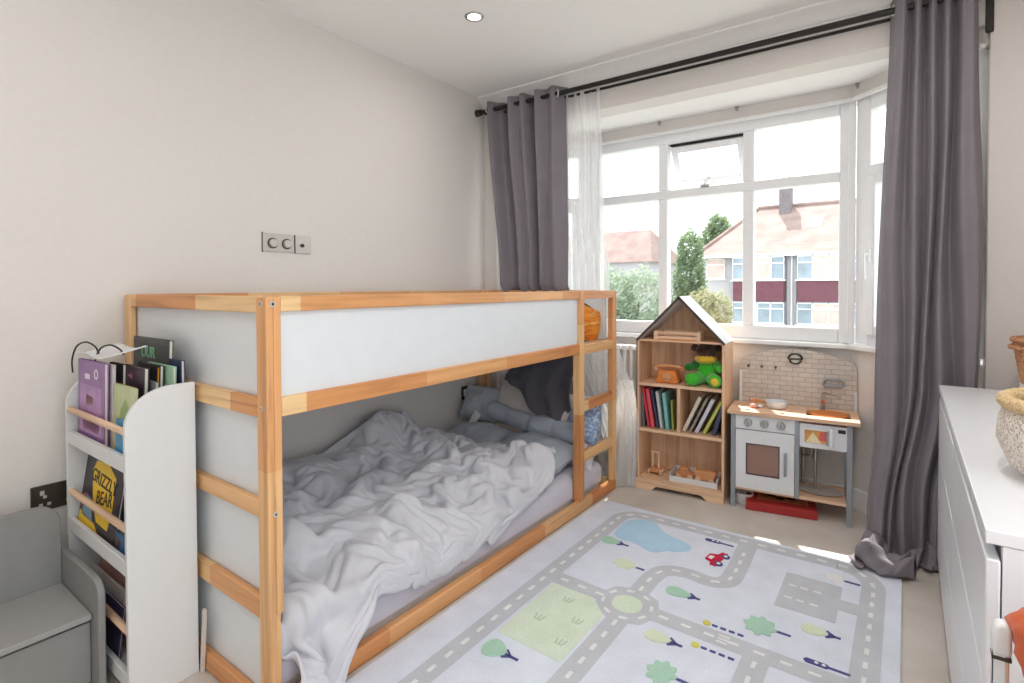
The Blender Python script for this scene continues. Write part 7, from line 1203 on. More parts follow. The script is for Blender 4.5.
# ------------------------------------------------------------------ wall plates on the left wall
t = thing('dimmer_switch', 'wide steel plate with two round dimmer dials on the left wall', 'light switch', (0, 0.624, 1.39), world=True)
MB().box(0.0, 0.546, 1.349, 0.007, 0.700, 1.433).build('plate', M['steelpale'], t, bevel=0.002)
MB().box(0.0, 0.543, 1.346, 0.003, 0.549, 1.436).build('plate_edge', M['plate'], t, bevel=0.0005)
for y in (0.592, 0.662):
    k = MB().cyl((0.007, y, 1.388), (0.022, y, 1.388), 0.020, 0.018, 28)
    kk = k.build('dial', M['steelpale'], t, bevel=0.002)
    q = MB()
    q.lathe([(0.0205, 0), (0.0245, 0), (0.0245, 0.003), (0.0205, 0.003)], 28, mtx=Matrix.Translation((0.0072, y, 1.388)) @ Matrix.Rotation(R(90), 4, 'Y'))
    q.build('dial_ring', M['plate'], kk)
t = thing('light_switch', 'small square steel plate with a toggle beside the dimmer switch', 'light switch', (0, 0.748, 1.39), world=True)
MB().box(0.0, 0.708, 1.347, 0.007, 0.790, 1.432).build('plate', M['steelpale'], t, bevel=0.002)
MB().box(0.0, 0.704, 1.345, 0.003, 0.710, 1.434).build('plate_edge', M['plate'], t, bevel=0.0005)
MB().cyl((0.007, 0.742, 1.385), (0.011, 0.742, 1.385), 0.009, n=20).cyl((0.009, 0.742, 1.385), (0.020, 0.742, 1.381), 0.004, 0.005).build('toggle', M['plate'], t)


def socket(y0, y1, z0, z1, label, gangs):
    t = thing('wall_socket', label, 'wall socket', (0, (y0 + y1) / 2, (z0 + z1) / 2), world=True)
    MB().box(0, y0, z0, 0.008, y1, z1).build('plate', M['plate'], t, bevel=0.002)
    w = (y1 - y0) / gangs
    for g_ in range(gangs):
        yc = y0 + w * (g_ + 0.5)
        zc = (z0 + z1) / 2
        MB().box(0.008, yc - 0.011, zc + 0.012, 0.0085, yc - 0.003, zc + 0.016).box(0.008, yc - 0.013, zc + 0.010, 0.0083, yc - 0.001, zc + 0.026).build('switch', M['steelpale'], t)
        for dy, dz in ((0, 0.004), (-0.011, -0.022), (0.011, -0.022)):
            MB().box(0.008, yc + dy - 0.005, zc + dz - 0.005, 0.0088, yc + dy + 0.005, zc + dz + 0.005).build('pin_hole', M['steelpale'], t)
    return t


socket(-0.272, -0.126, 0.425, 0.512, 'dark bronze double wall socket above the grey bench, left of the white bookshelf', 2)
ts = socket(1.893, 2.036, 0.435, 0.521, 'dark wall socket low on the wall beside the lower bunk pillows', 2)
k = MB().box(0.008, 1.905, 0.455, 0.045, 1.950, 0.505)
single('plug', k, M['trim'], 'white plug pushed into the socket beside the lower bunk', 'plug', (0.03, 1.93, 0.48), bevel=0.006)
# ------------------------------------------------------------------ bunk bed
bed = thing('bunk_bed', 'low pine bunk bed with white guard panels and a ladder, along the left wall', 'bunk bed', (0.02, 0, 0), world=True)
XB, XF, LB, HB = 0.02, 1.01, 2.118, 1.16
PX, PYm, PZ = M['pinex'], M['piney'], M['pinez']
B = 0.003


def bolt(parent, p, axis, r=0.008):
    q = MB()
    a = {'x': Vector((1, 0, 0)), 'y': Vector((0, 1, 0))}[axis.strip('-')] * (-1 if axis[0] == '-' else 1)
    p = Vector(p)
    q.cyl(p - a * 0.004, p + a * 0.002, r, r * 0.9, 20)
    b = q.build('bolt', M['steelpale'], parent)
    MB().cyl(p + a * 0.0018, p + a * 0.0026, r * 0.42, n=6).build('bolt_socket', M['plate'], b)


# corner posts: two laminated pieces each
post_nf = MB().box(0.958, 0, 0, XF, 0.020, HB - 0.002).box(0.970, 0.0205, 0.30, XF, 0.042, HB - 0.002).box(0.972, 0.0205, 0, XF - 0.012, 0.040, 0.30).build('post', PZ, bed, bevel=B)
post_nb = MB().box(XB, 0, 0, 0.075, 0.020, HB - 0.002).box(XB, 0.0205, 0, 0.062, 0.042, HB - 0.002).build('post', PZ, bed, bevel=B)
post_ff = MB().box(0.965, LB - 0.022, 0, XF, LB, HB - 0.002).box(0.978, LB - 0.045, 0.0, XF - 0.001, LB - 0.0225, HB - 0.002).build('post', PZ, bed, bevel=B)
post_fb = MB().box(XB, LB - 0.045, 0, 0.075, LB, HB - 0.002).box(XB, LB - 0.075, 0, 0.062, LB - 0.0455, HB - 0.002).build('post', PZ, bed, bevel=B)
bolt(post_nf, (0.983, 0, 1.140), '-y')
bolt(post_nf, (0.983, 0, 0.86), '-y', 0.006)
bolt(post_nf, (XF, 0.020, 0.575), 'x', 0.008)
bolt(post_nf, (XF, 0.018, 1.139), 'x', 0.010)
# front side: top rail, guard rail, floor rail
MB().box(0.985, 0.042, 1.118, XF - 0.001, 1.681, HB).build('top_rail', PYm, bed, bevel=B)
MB().box(0.985, 0.042, 0.833, XF - 0.001, 1.681, 0.886).build('guard_rail', PYm, bed, bevel=B)
MB().box(0.980, 0.020, 0.004, XF + 0.002, LB - 0.01, 0.062).build('floor_rail', PYm, bed, bevel=0.006)
MB().box(0.985, 1.727, 1.118, XF - 0.001, LB - 0.045, HB).build('top_rail', PYm, bed, bevel=B)
MB().box(0.990, 0.042, 0.886, 0.996, 1.681, 1.118).build('guard_panel', M['panel'], bed, smooth=0)
# ladder
MB().box(0.968, 1.682, 0.0625, XF + 0.003, 1.727, HB + 0.002).build('ladder_stile', PZ, bed, bevel=0.004)
for z in (0.258, 0.525, 0.825):
    MB().box(0.976, 1.727, z, XF - 0.002, LB - 0.045, z + 0.052).build('rung', PYm, bed, bevel=0.004)
# near end (towards the bookshelf)
for z0, z1, nm in ((1.115, HB, 'end_rail'), (0.832, 0.885, 'end_rail'), (0.560, 0.606, 'end_rail'), (0.282, 0.340, 'end_rail'), (0.004, 0.060, 'end_rail')):
    MB().box(0.075, 0.001, z0, 0.958, 0.022, z1).build(nm, PX, bed, bevel=B)
for z0, z1 in ((0.885, 1.115), (0.606, 0.832), (0.340, 0.560), (0.060, 0.282)):
    MB().box(0.062, 0.024, z0 - 0.01, 0.972, 0.030, z1 + 0.01).build('end_panel', M['panel'], bed, smooth=0)
# far end
for z0, z1 in ((1.115, HB), (0.832, 0.885), (0.004, 0.060)):
    MB().box(0.075, LB - 0.022, z0, 0.958, LB - 0.001, z1).build('end_rail', PX, bed, bevel=B)
MB().box(0.062, LB - 0.040, 0.875, 0.958, LB - 0.030, 1.125).build('end_panel', M['panel'], bed, smooth=0)
# wall side
for z0, z1, nm in ((1.118, HB, 'back_rail'), (0.833, 0.886, 'back_rail'), (0.004, 0.060, 'back_rail')):
    MB().box(XB + 0.004, 0.042, z0, XB + 0.028, LB - 0.075, z1).build(nm, PYm, bed, bevel=B)
# upper bunk deck, made solid to keep slat shadows off the wall, and its ledges
MB().box(0.050, 0.05, 0.833, 0.072, LB - 0.08, 0.858).box(0.958, 0.05, 0.833, 0.983, LB - 0.08, 0.858).build('slat_ledge', PYm, bed)
MB().box(0.052, 0.045, 0.8585, 0.982, LB - 0.08, 0.872).build('bunk_base', M['panel'], bed, smooth=0)

# striped cushion standing on the upper bunk behind the ladder
CM = T(0.905, 1.880, 0.990, rx=90, rz=90) @ Matrix.Rotation(R(-15), 4, 'Z')
q = MB()
cushion(q, (0.43, 0.205, 0.11), CM, 0.010, 4, pw=2.2, mat=0)
cushion_o = single('striped_cushion', q, [M['stripes']], 'orange and cream striped cushion on the upper bunk behind the ladder', 'cushion', (0.905, 1.880, 0.875), smooth=80)
rim = []
for i in range(72):
    a = 2 * PI * i / 72
    ex_ = 2 / 2.6
    cx_, sy_ = math.cos(a), math.sin(a)
    rim.append(CM @ Vector((0.217 * math.copysign(abs(cx_) ** ex_, cx_), 0.103 * math.copysign(abs(sy_) ** ex_, sy_), 0)))
MB().tube([(p.x - 0.905, p.y - 1.880, p.z - 0.875) for p in rim], 0.005, 6, closed=True).build('piping', M['black'], cushion_o, off=(0, 0, 0))

# ------------------------------------------------------------------ lower bunk bedding
mat_ = thing('mattress', 'lower mattress lying on the floor inside the bunk bed, under a pale lavender sheet', 'mattress', (0.5, 1.05, 0), world=True)


def rounded_box(x0, y0, z0, x1, y1, z1, r=0.04, wr=0.0, n=40, m=60, crease=9):
    mb = MB()
    def rr(x, y):
        # drop near the edges, rounded
        d = min(x - x0, x1 - x, y - y0, y1 - y)
        if d >= r: return z1
        return z1 - r + math.sqrt(max(0, r * r - (r - d) ** 2))
    xs = [x0 + (x1 - x0) * t for t in [0, 0.004, 0.012, 0.025, 0.045] + [0.05 + 0.9 * i / (n - 1) for i in range(n)] + [0.955, 0.975, 0.988, 0.996, 1]]
    ys = [y0 + (y1 - y0) * t for t in [0, 0.002, 0.006, 0.012, 0.022] + [0.03 + 0.94 * i / (m - 1) for i in range(m)] + [0.978, 0.988, 0.994, 0.998, 1]]
    vs, fs = [], []
    nx, ny = len(xs), len(ys)
    for y in ys:
        for x in xs:
            w = wr * (mn.noise(Vector((x * crease, y * crease, 1))) + 0.5 * mn.noise(Vector((x * crease * 2.5, y * crease * 2.5, 4))))
            vs.append((x, y, rr(x, y) + w))
    for j in range(ny - 1):
        for i in range(nx - 1):
            fs.append((j * nx + i, j * nx + i + 1, (j + 1) * nx + i + 1, (j + 1) * nx + i))
    ring = [i for i in range(nx)] + [j * nx + nx - 1 for j in range(1, ny)] + [(ny - 1) * nx + i for i in range(nx - 2, -1, -1)] + [j * nx for j in range(ny - 2, 0, -1)]
    o = len(vs)
    for k in ring:
        vs.append((vs[k][0], vs[k][1], z0))
    L = len(ring)
    for k in range(L):
        k2 = (k + 1) % L
        fs.append((ring[k2], ring[k], o + k, o + k2))
    fs.append(tuple(o + k for k in range(L - 1, -1, -1)))
    mb.add(vs, fs)
    return mb


rounded_box(0.080, 0.060, 0.012, 0.955, 2.000, 0.170, 0.05).build('mattress_core', M['cream'], mat_, smooth=60)
rounded_box(0.070, 0.050, 0.070, 0.965, 2.012, 0.190, 0.055, 0.006, crease=14).build('fitted_sheet', M['sheet'], mat_, smooth=80)


def decode_duvet():
    """running sums of the stepped heights give the sheet's points in room coordinates"""
    out = []
    for k, row_ in enumerate((DUVET_X, DUVET_Y, DUVET_Z)):
        d = np.array(row_, dtype=np.int64).reshape(DUVET_NV, DUVET_NU)
        d[:, 0] = np.cumsum(d[:, 0])
        out.append(np.cumsum(d, axis=1) * 0.001)
    return np.stack(out, -1)


dv = decode_duvet()
q = MB()
vs = [tuple(float(c) for c in p) for p in dv.reshape(-1, 3)]
fs = [(j * DUVET_NU + i, j * DUVET_NU + i + 1, (j + 1) * DUVET_NU + i + 1, (j + 1) * DUVET_NU + i) for j in range(DUVET_NV - 1) for i in range(DUVET_NU - 1)]
q.add(vs, fs)
single('duvet', q, M['duvet'], 'crumpled grey duvet over the lower bunk, one corner hanging to the floor', 'duvet', (0.5, 0.8, 0.2), smooth=180, solid=0.012, subsurf=1)

# pillows and cloths at the head of the lower bunk
q = MB()
cushion(q, (0.40, 0.30, 0.14), T(0.28, 1.69, 0.270, rx=14, rz=8), 0.018, 11, crease=8)
single('pillow', q, M['greyblue'], 'slate grey pillow lying behind the duvet at the wall side of the lower bunk', 'pillow', (0.28, 1.69, 0.20), smooth=80)
q = MB()
cushion(q, (0.25, 0.23, 0.14), T(0.160, 1.910, 0.430, rx=58, ry=5, rz=14), 0.022, 13, crease=11, pw=5)
pil = single('pillow', q, M['greyblue'], 'small grey pillow standing by the wall socket, with a white care label', 'pillow', (0.165, 1.905, 0.33), smooth=80)
q = MB()
q.grid(lambda u, v: (0.035 + u * 0.055 - v * 0.045, -0.105 - v * 0.022 - u * 0.012, 0.085 - v * 0.095 - u * 0.02 + 0.006 * math.sin(5 * u + 4 * v)), 6, 8)
q.build('care_label', M['white cloth'], pil, off=(0, 0, 0), solid=0.0015, smooth=80)
# quilted bumper: stitched rolls along the far end
bp = thing('bed_bumper', 'blue grey quilted bolster bumper along the far end of the lower bunk', 'bumper cushion', (0.55, 1.86, 0.30), world=True)
pts = [(0.245, 1.885, 0.415), (0.41, 1.875, 0.388), (0.575, 1.868, 0.368), (0.75, 1.858, 0.362), (0.935, 1.845, 0.362)]
for i in range(4):
    a, b = Vector(pts[i]), Vector(pts[i + 1])
    q = MB()
    d = (b - a).normalized()
    side = d.cross(Vector((0, 0, 1))).normalized()
    upv = side.cross(d)
    def fn(u, v, a=a, b=b, side=side, upv=upv, i=i):
        p = a.lerp(b, u)
        k = 0.84 + 0.16 * (1 - abs(2 * u - 1) ** 4)
        if (i == 0 and u < 0.2): k *= math.sqrt(max(0.02, 1 - (1 - u / 0.2) ** 2))
        if (i == 3 and u > 0.85): k *= math.sqrt(max(0.02, 1 - ((u - 0.85) / 0.15) ** 2))
        t = 2 * PI * v
        w = 1 + 0.07 * mn.noise(Vector((p.x * 26, math.cos(t) * 2, math.sin(t) * 2 + i)))
        return p + (side * math.cos(t) * 0.052 + upv * math.sin(t) * 0.058) * k * w
    q.grid(fn, 22, 25)
    q.build('bumper_roll', M['bluegrey'], bp, smooth=80)
q = MB()
cushion(q, (0.50, 0.34, 0.13), T(0.70, 1.70, 0.262, rx=9, rz=-6), 0.022, 23, crease=9, pw=3.4)
single('pillow', q, M['bluegrey'], 'pale blue grey pillow lying flat in front of the bolster, beside the ladder', 'pillow', (0.70, 1.70, 0.19), smooth=80)
q = MB()
cushion(q, (0.44, 0.27, 0.13), T(0.455, 1.985, 0.470, rx=66, rz=0), 0.012, 31, crease=7)
single('pillow', q, M['cream'], 'plump cream pillow propped behind the bolster, partly under the dark cloth', 'pillow', (0.455, 1.985, 0.35), smooth=80)
q = MB()
cushion(q, (0.26, 0.24, 0.12), T(0.815, 1.985, 0.435, rx=62, rz=4), 0.012, 37, crease=7)
single('pillow', q, patterned_cloth('pale floral cotton', 'floral'), 'pale floral pillow behind the bolster, right of the dark cloth', 'pillow', (0.815, 1.985, 0.32), smooth=80)
q = MB()
cushion(q, (0.20, 0.26, 0.16), T(0.890, 1.945, 0.400, rx=60, ry=-14, rz=-10), 0.012, 41, crease=8)
single('cushion', q, M['speckle'], 'blue speckled cushion seen between the two lower ladder rungs', 'cushion', (0.885, 1.945, 0.29), smooth=80)
q = MB()
cushion(q, (0.22, 0.20, 0.15), T(0.865, 1.90, 0.258, rx=72, rz=0), 0.008, 47, crease=6)
single('cushion', q, M['white cloth'], 'white cushion standing behind the lowest ladder rung', 'cushion', (0.865, 1.90, 0.17), smooth=80)


def drape(u, v):
    # a loose end of cloth falling over the pillows: from the window side down into the bed
    x = 0.335 + u * 0.50
    k = v
    low = 0.60 - 0.03 * sst(0, 0.3, u) - 0.155 * sst(0.30, 0.58, u) + 0.05 * sst(0.82, 1.0, u) + 0.015 * math.sin(u * 13)
    z = 0.855 - (0.855 - low) * k
    zz = sst(0.84, 0.56, z)
    y = 2.035 - 0.150 * zz - 0.03 * zz * math.sin(u * 5)
    fold = (0.018 * math.sin(u * 21 + 2.4 * k + 1.6 * math.sin(k * 4)) + 0.020 * mn.noise(Vector((u * 8, k * 4, 3)))) * (0.35 + 0.65 * k)
    return (x + 0.05 * math.sin(k * 2.6) * (0.6 - u), y + fold * 0.9, z + 0.016 * mn.noise(Vector((u * 6, k * 5, 9))) * k)


q = MB()
q.grid(drape, 70, 50)
single('draped_cloth', q, M['darkcloth'], 'dark charcoal cloth bunched over the pillows at the far end of the lower bunk', 'cloth', (0.6, 1.95, 0.4), smooth=180, solid=0.006)
# ------------------------------------------------------------------ curtains
YR, ZR = 2.065, 2.352
rod = thing('curtain_rod', 'dark metal double curtain rod across the top of the bay window', 'curtain rod', (1.33, 2.10, ZR), world=True)
MB().cyl((0.045, YR, ZR + 0.008), (2.600, YR, ZR - 0.004), 0.014, n=16).build('pole', M['darkmetal'], rod)
MB().cyl((0.09, YR + 0.052, ZR - 0.006), (2.605, YR + 0.052, ZR - 0.016), 0.008, n=12).build('rear_pole', M['darkmetal'], rod)
MB().lathe([(0.014, 0), (0.021, 0.004), (0.021, 0.018), (0.016, 0.022), (0.021, 0.028), (0.024, 0.040), (0.018, 0.052), (0.004, 0.056)], 20, mtx=T(0.045, YR, ZR + 0.008, ry=-90)).build('finial', M['darkmetal'], rod)
for x in (0.075, 2.625):
    MB().box(x - 0.012, YW - 0.012, ZR - 0.15, x + 0.014, YW + 0.0, ZR + 0.06).box(x - 0.007, YR - 0.018, ZR - 0.012, x + 0.007, YW - 0.01, ZR + 0.006).build('bracket', M['darkmetal'], rod, bevel=0.002)


def eyelets(par, pts):
    for (x, y, z, rz) in pts:
        q = MB()
        n = 24
        prof = [(0.017, -0.004), (0.024, -0.004), (0.024, 0.004), (0.017, 0.004)]
        vs = [(rr * math.cos(2 * PI * i / n), rr * math.sin(2 * PI * i / n), zz) for rr, zz in prof for i in range(n)]
        fs = [(k * n + i, k * n + (i + 1) % n, ((k + 1) % 4) * n + (i + 1) % n, ((k + 1) % 4) * n + i) for k in range(4) for i in range(n)]
        q.add(vs, fs, 0, T(x, y, z, rz=rz) @ Matrix.Rotation(R(90), 4, 'Y'))
        q.build('eyelet', M['steelpale'], par)


# left: bunched to the wall, its foot falls behind the end of the bunk bed
knots_u = [0, .09, .17, .26, .36, .45, .53, .62, .70, .80, .90, 1.0]
knots_y = [.03, -.05, .02, .072, -.045, -.005, -.048, .060, -.050, -.002, -.040, .055]


def interp(u, ks, vs):
    for a in range(len(ks) - 1):
        if u <= ks[a + 1]:
            t = (u - ks[a]) / (ks[a + 1] - ks[a])
            t = t * t * (3 - 2 * t)
            return vs[a] * (1 - t) + vs[a + 1] * t
    return vs[-1]


def left_curtain(u, v):
    z = 2.405 - v * 2.10
    x0 = 0.075 + 0.105 * sst(0, 0.55, v)
    x1 = 0.678 + 0.005 * sst(0, 0.6, v)
    uu = u + 0.010 * math.sin(v * 4 + u * 7) * sst(0.05, 0.4, v)
    amp = (0.95 - 0.25 * sst(0.3, 0.6, v)) * (1 + 0.1 * math.sin(v * 4 + u * 6))
    yc = YR + 0.012 + 0.105 * sst(0.575, 0.63, v)
    y = yc + interp(min(1, max(0, uu)), knots_u, knots_y) * amp * (1 - 0.35 * sst(0.56, 0.64, v)) + 0.004 * mn.noise(Vector((u * 22, v * 5, 1)))
    x = x0 + (x1 - x0) * u 
    return (x, y, z)


q = MB()
q.grid(left_curtain, 220, 60)
lc = single('curtain', q, M['curtain'], 'charcoal grey eyelet curtain on the left, bunched beside the left wall behind the bunk bed', 'curtain', (0.40, 2.10, 0.305), smooth=180, solid=0.004)
WORLD[lc.name] = (0.40, 2.10, 0.305)
eyelets(lc, [(0.645, YR - 0.006, ZR + 0.005, 48), (0.115, YR - 0.012, ZR + 0.007, -40)])

rk_u = [0, .08, .16, .25, .33, .42, .50, .58, .66, .75, .84, .92, 1.0]
rk_y = [.035, -.03, -.045, .01, -.042, .02, -.048, .015, -.045, .03, -.035, -.045, .035]


def right_curtain(u, v):
    H_ = 2.405
    Ltot = H_ + 0.24                   # the hem lies on the carpet
    s = v * Ltot
    x0 = 2.300 - 0.035 * sst(0.0, 0.45, v) - 0.03 * sst(0.70, 0.86, v)
    x1 = 2.588 + 0.018 * sst(0, 0.4, v) - 0.10 * sst(0.62, 0.8, v)
    amp = (1.0 - 0.25 * sst(0.4, 0.8, v)) * (1 + 0.12 * math.sin(v * 5 + u * 7))
    uu = min(1, max(0, u + 0.02 * math.sin(v * 6 + u * 8) * sst(0.05, 0.3, v)))
    y = YR + 0.012 + interp(uu, rk_u, rk_y) * amp + 0.020 * sst(0.3, 0.7, v) + 0.004 * mn.noise(Vector((u * 22, v * 6, 4)))
    x = x0 + (x1 - x0) * u + 0.010 * math.sin(v * 7 + u * 12) * sst(0.1, 0.5, v)
    z = H_ - s
    lim = 0.045 + 0.020 * math.sin(u * 9 + 1)
    if z < lim:
        e = lim - z
        # slide forward on the floor in a rolled fold
        y -= 0.75 * e * (0.65 + 0.35 * math.sin(u * 5.5 + 0.4))
        x -= 0.22 * e * (1 - u)
        z = 0.014 + 0.030 * (1 + math.sin(u * 8.5 + e * 17 + 0.6)) * (0.4 + 0.6 * math.cos(e * 6)) * 0.9 + max(0, lim - 0.02 - e * 0.3) * math.exp(-e * 14)
    if x > 2.462 and z < 0.80:
        y = max(y, 2.030)
    return (x, y, max(z, 0.010))


q = MB()
q.grid(right_curtain, 200, 130)
rc_ = single('curtain', q, M['curtain'], 'charcoal grey eyelet curtain at the right, its hem bunched on the carpet', 'curtain', (2.45, 2.08, 0.0), smooth=180, solid=0.004)
WORLD[rc_.name] = (2.45, 2.08, 0.0)

# the hem's loose fold lying forward on the carpet
def hem(u, v):
    a = v * 2 * PI
    p = Vector((2.215, 1.990, 0.0)).lerp(Vector((2.405, 1.905, 0.0)), u) + Vector((0.0, -0.035 * math.sin(PI * u), 0))
    d = Vector((0.41, 0.91, 0))
    r = (0.075 * (1 - abs(2 * u - 0.9) ** 3 * 0.5)) * (1 if u < 0.97 else 0.5)
    hgt = (0.030 + 0.016 * math.sin(u * 7 + 1)) * (1 if u > 0.04 else 0.4)
    w = 1 + 0.10 * math.sin(u * 23 + a * 2)
    q_ = p + d * math.cos(a) * r * w
    return (q_.x, q_.y, max(0.008, 0.012 + hgt * (1 + math.sin(a)) * w * 0.95))


q = MB()
q.grid(hem, 60, 33)
q.build('hem_fold', M['curtain'], rc_, smooth=180)
eyelets(rc_, [(2.580, YR - 0.004, ZR - 0.004, -50), (2.318, YR - 0.006, ZR - 0.004, 50)])


def left_sheer(u, v):
    z = 2.372 - v * 2.352
    x0 = 0.545 + 0.02 * math.sin(v * 3) + 0.33 * sst(0.62, 1.0, v)
    x1 = 0.905 + 0.02 * math.sin(v * 4) + 0.21 * sst(0.55, 0.86, v)
    y = YR + 0.052 + 0.075 * sst(0.30, 0.52, v) + 0.016 * math.sin(u * 44 + 1.5 * math.sin(v * 3)) + 0.010 * math.sin(u * 17 + v * 4)
    y += 0.03 * sst(0.85, 1, v) * math.sin(u * 12)
    x = x0 + (x1 - x0) * u
    return (x, y, max(z, 0.012))


q = MB()
q.grid(left_sheer, 150, 60)
single('sheer_curtain', q, M['sheer'], 'white sheer curtain beside the left grey curtain, reaching the floor behind the bed', 'sheer curtain', (0.75, 2.13, 0.012), smooth=180)
# heavier gathered end of the sheer on the floor by the bookcase
def gathered(u, v):
    a = u * 2 * PI
    k = v
    r = 0.060 + 0.030 * k * k - 0.02 * sst(0.5, 0.0, k)
    w = 1 + 0.16 * math.sin(a * 5 + k * 3) + 0.08 * math.sin(a * 9 - k * 4)
    cx = 1.020 - 0.02 * sst(0, 0.6, k) + 0.015 * math.sin(k * 4)
    return (cx + r * w * math.cos(a), 2.215 + 0.85 * r * w * math.sin(a), 0.62 * (1 - k) + 0.004)


q = MB()
q.grid(gathered, 70, 40)
single('curtain_bundle', q, M['voile'], 'white voile bundle gathered on the floor between the bed and the house bookcase', 'curtain', (1.0, 2.215, 0.0), smooth=180)


def right_sheer(u, v):
    z = 2.340 - v * 2.325
    x0 = 2.335 - 0.05 * sst(0.55, 0.9, v) - 0.03 * sst(0.9, 1, v)
    x = x0 + u * 0.25
    y = YR + 0.075 + 0.10 * sst(0.3, 0.7, v) + 0.014 * math.sin(u * 40 + v * 2) + 0.01 * math.sin(u * 15 + v * 5)
    return (x, y + 0.03, max(z, 0.012))


q = MB()
q.grid(right_sheer, 90, 50)
single('sheer_curtain', q, M['sheer'], 'white sheer curtain showing behind the edge of the right grey curtain', 'sheer curtain', (2.45, 2.2, 0.012), smooth=180)

# ------------------------------------------------------------------ radiator
rad = thing('radiator', 'white column radiator under the window, behind the house bookcase', 'radiator', (1.05, 2.535, 0), world=True)
for i in range(17):
    x = 0.655 + i * 0.046
    q = MB()
    for yy in (2.505, 2.560):
        q.cyl((x, yy, 0.12), (x, yy, 0.79), 0.0125, n=10)
    q.box(x - 0.019, 2.492, 0.765, x + 0.019, 2.573, 0.800).box(x - 0.019, 2.492, 0.105, x + 0.019, 2.573, 0.140)
    q.build('radiator_column', M['trim'], rad, bevel=0.006)
for x in (0.70, 1.35):
    MB().box(x - 0.012, 2.50, 0.0, x + 0.012, 2.57, 0.105).build('radiator_foot', M['trim'], rad, bevel=0.003)

# ------------------------------------------------------------------ house bookcase
hb = thing('house_bookcase', 'wooden house shaped bookcase with a pale pitched roof, under the window', 'bookcase', (1.094, 2.212, 0), rz=R(4.7))
W, D, ZE, ZA = 0.487, 0.25, 0.875, 1.126
BX, BY, BZ = M['birchx'], M['birchy'], M['birchz']


def hpart(name, boxes, mat, bevel=0.0015):
    q = MB()
    for b in boxes:
        q.box(*b)
    return q.build(name, mat, hb, bevel=bevel)


hpart('side', [(0, 0, 0.0, 0.014, D, ZE)], BZ)
hpart('side', [(W - 0.014, 0, 0.0, W, D, ZE)], BZ)
hpart('edge_strip', [(-0.0015, -0.002, 0.05, 0.004, 0.0, ZE)], M['darkedge'], 0)
hpart('shelf', [(0.014, 0.004, 0.864, W - 0.014, D, 0.875)], BX)
hpart('shelf', [(0.014, 0.002, 0.604, W - 0.014, D, 0.622)], BX)
hpart('shelf', [(0.014, 0.002, 0.336, W - 0.014, D, 0.353)], BX)
hpart('shelf', [(0.014, 0.0, 0.052, W - 0.014, D, 0.066)], BX)
hpart('divider', [(0.232, 0.004, 0.353, 0.250, D, 0.604)], BZ)
MB().prism([(0.0, 0.0), (0.09, 0.0), (0.118, 0.026), (W - 0.118, 0.026), (W - 0.09, 0.0), (W, 0.0), (W, 0.064), (0, 0.064)], -0.006, 0.006,
           mtx=T(0, -0.006, 0, rx=90)).build('plinth', BX, hb, bevel=0.001)
MB().prism([(0.010, 0.03), (W - 0.010, 0.03), (W - 0.010, ZE), (W / 2, ZA - 0.012), (0.010, ZE)], -0.003, 0.003, mtx=T(0, D - 0.004, 0, rx=90)).build('back_board', BZ, hb, smooth=0)
roofl = math.hypot(W / 2 + 0.004, ZA - ZE)
ra_ = math.degrees(math.atan2(ZA - ZE, W / 2))
for sgn in (-1, 1):
    q = MB()
    base = T(W / 2, 0, ZA, ry=(ra_ if sgn > 0 else -ra_))
    q.box(0.0 if sgn > 0 else -roofl - 0.004, -0.004, -0.012, roofl + 0.004 if sgn > 0 else 0.0, D + 0.002, 0.0, mtx=base)
    rp = q.build('roof_panel', M['board'], hb, bevel=0.001)
    rp['label'] = 'white painted roof slope'
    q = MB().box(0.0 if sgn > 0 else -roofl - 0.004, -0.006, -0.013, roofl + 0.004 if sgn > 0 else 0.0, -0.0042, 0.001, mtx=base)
    q.build('roof_edge', M['darkedge'], rp, smooth=0)

HM = T(1.094, 2.212, 0, rz=4.7)


def on_house(x, y, z):
    p = HM @ Vector((x, y, z))
    return tuple(p)


# crate in the gable
cr = thing('toy_crate', 'small slatted wooden crate in the gable of the house bookcase', 'crate', on_house(0.225, 0.09, 0.8752), rz=R(4.7))
q = MB()
q.box(-0.128, -0.07, 0.0, 0.128, 0.07, 0.006)
q.build('base', M['toywood'], cr)
for yy in (-0.07, 0.062):
    for z0 in (0.004, 0.030):
        MB().box(-0.13, yy, z0, 0.13, yy + 0.008, z0 + 0.018).build('slat', M['rawwoodx'], cr, bevel=0.001)
for xx in (-0.13, 0.108):
    MB().box(xx, -0.062, 0.0, xx + 0.022, 0.062, 0.050).build('end_board', M['rawwoody'], cr, bevel=0.001)
    MB().box(xx, -0.071, 0.0, xx + 0.022, -0.0705, 0.048).build('corner_block', M['rawwoodz'], cr)

# wooden toy telephone
ph = thing('toy_telephone', 'orange wooden toy telephone on the upper shelf of the house bookcase', 'toy', on_house(0.165, 0.085, 0.6222), rz=R(4.7))
q = MB()
q.prism([(-0.06, 0.0), (0.06, 0.0), (0.066, 0.012), (0.046, 0.072), (-0.046, 0.072), (-0.066, 0.012)], -0.045, 0.045, mtx=T(0, 0, 0, rx=90))
b_ = q.build('body', M['orangewood'], ph, bevel=0.006)
MB().cyl((0, -0.0452, 0.036), (0, -0.053, 0.036), 0.026, n=28).build('dial', M['toywood'], b_, bevel=0.002)
q = MB()
q.tube([(-0.075, 0, 0.082), (-0.05, 0, 0.092), (0.0, 0, 0.095), (0.055, 0, 0.092), (0.08, 0, 0.082)], 0.010, 12)
q.cyl((-0.078, 0, 0.092), (-0.078, 0, 0.070), 0.016).cyl((0.080, 0, 0.092), (0.080, 0, 0.070), 0.016)
q.build('handset', M['toywood'], ph)

# plush doll
pd = thing('plush_doll', 'green plush doll with a yellow collar sitting on the bookcase shelf, dark brown head', 'soft toy', on_house(0.372, 0.10, 0.6245), rz=R(4.7))


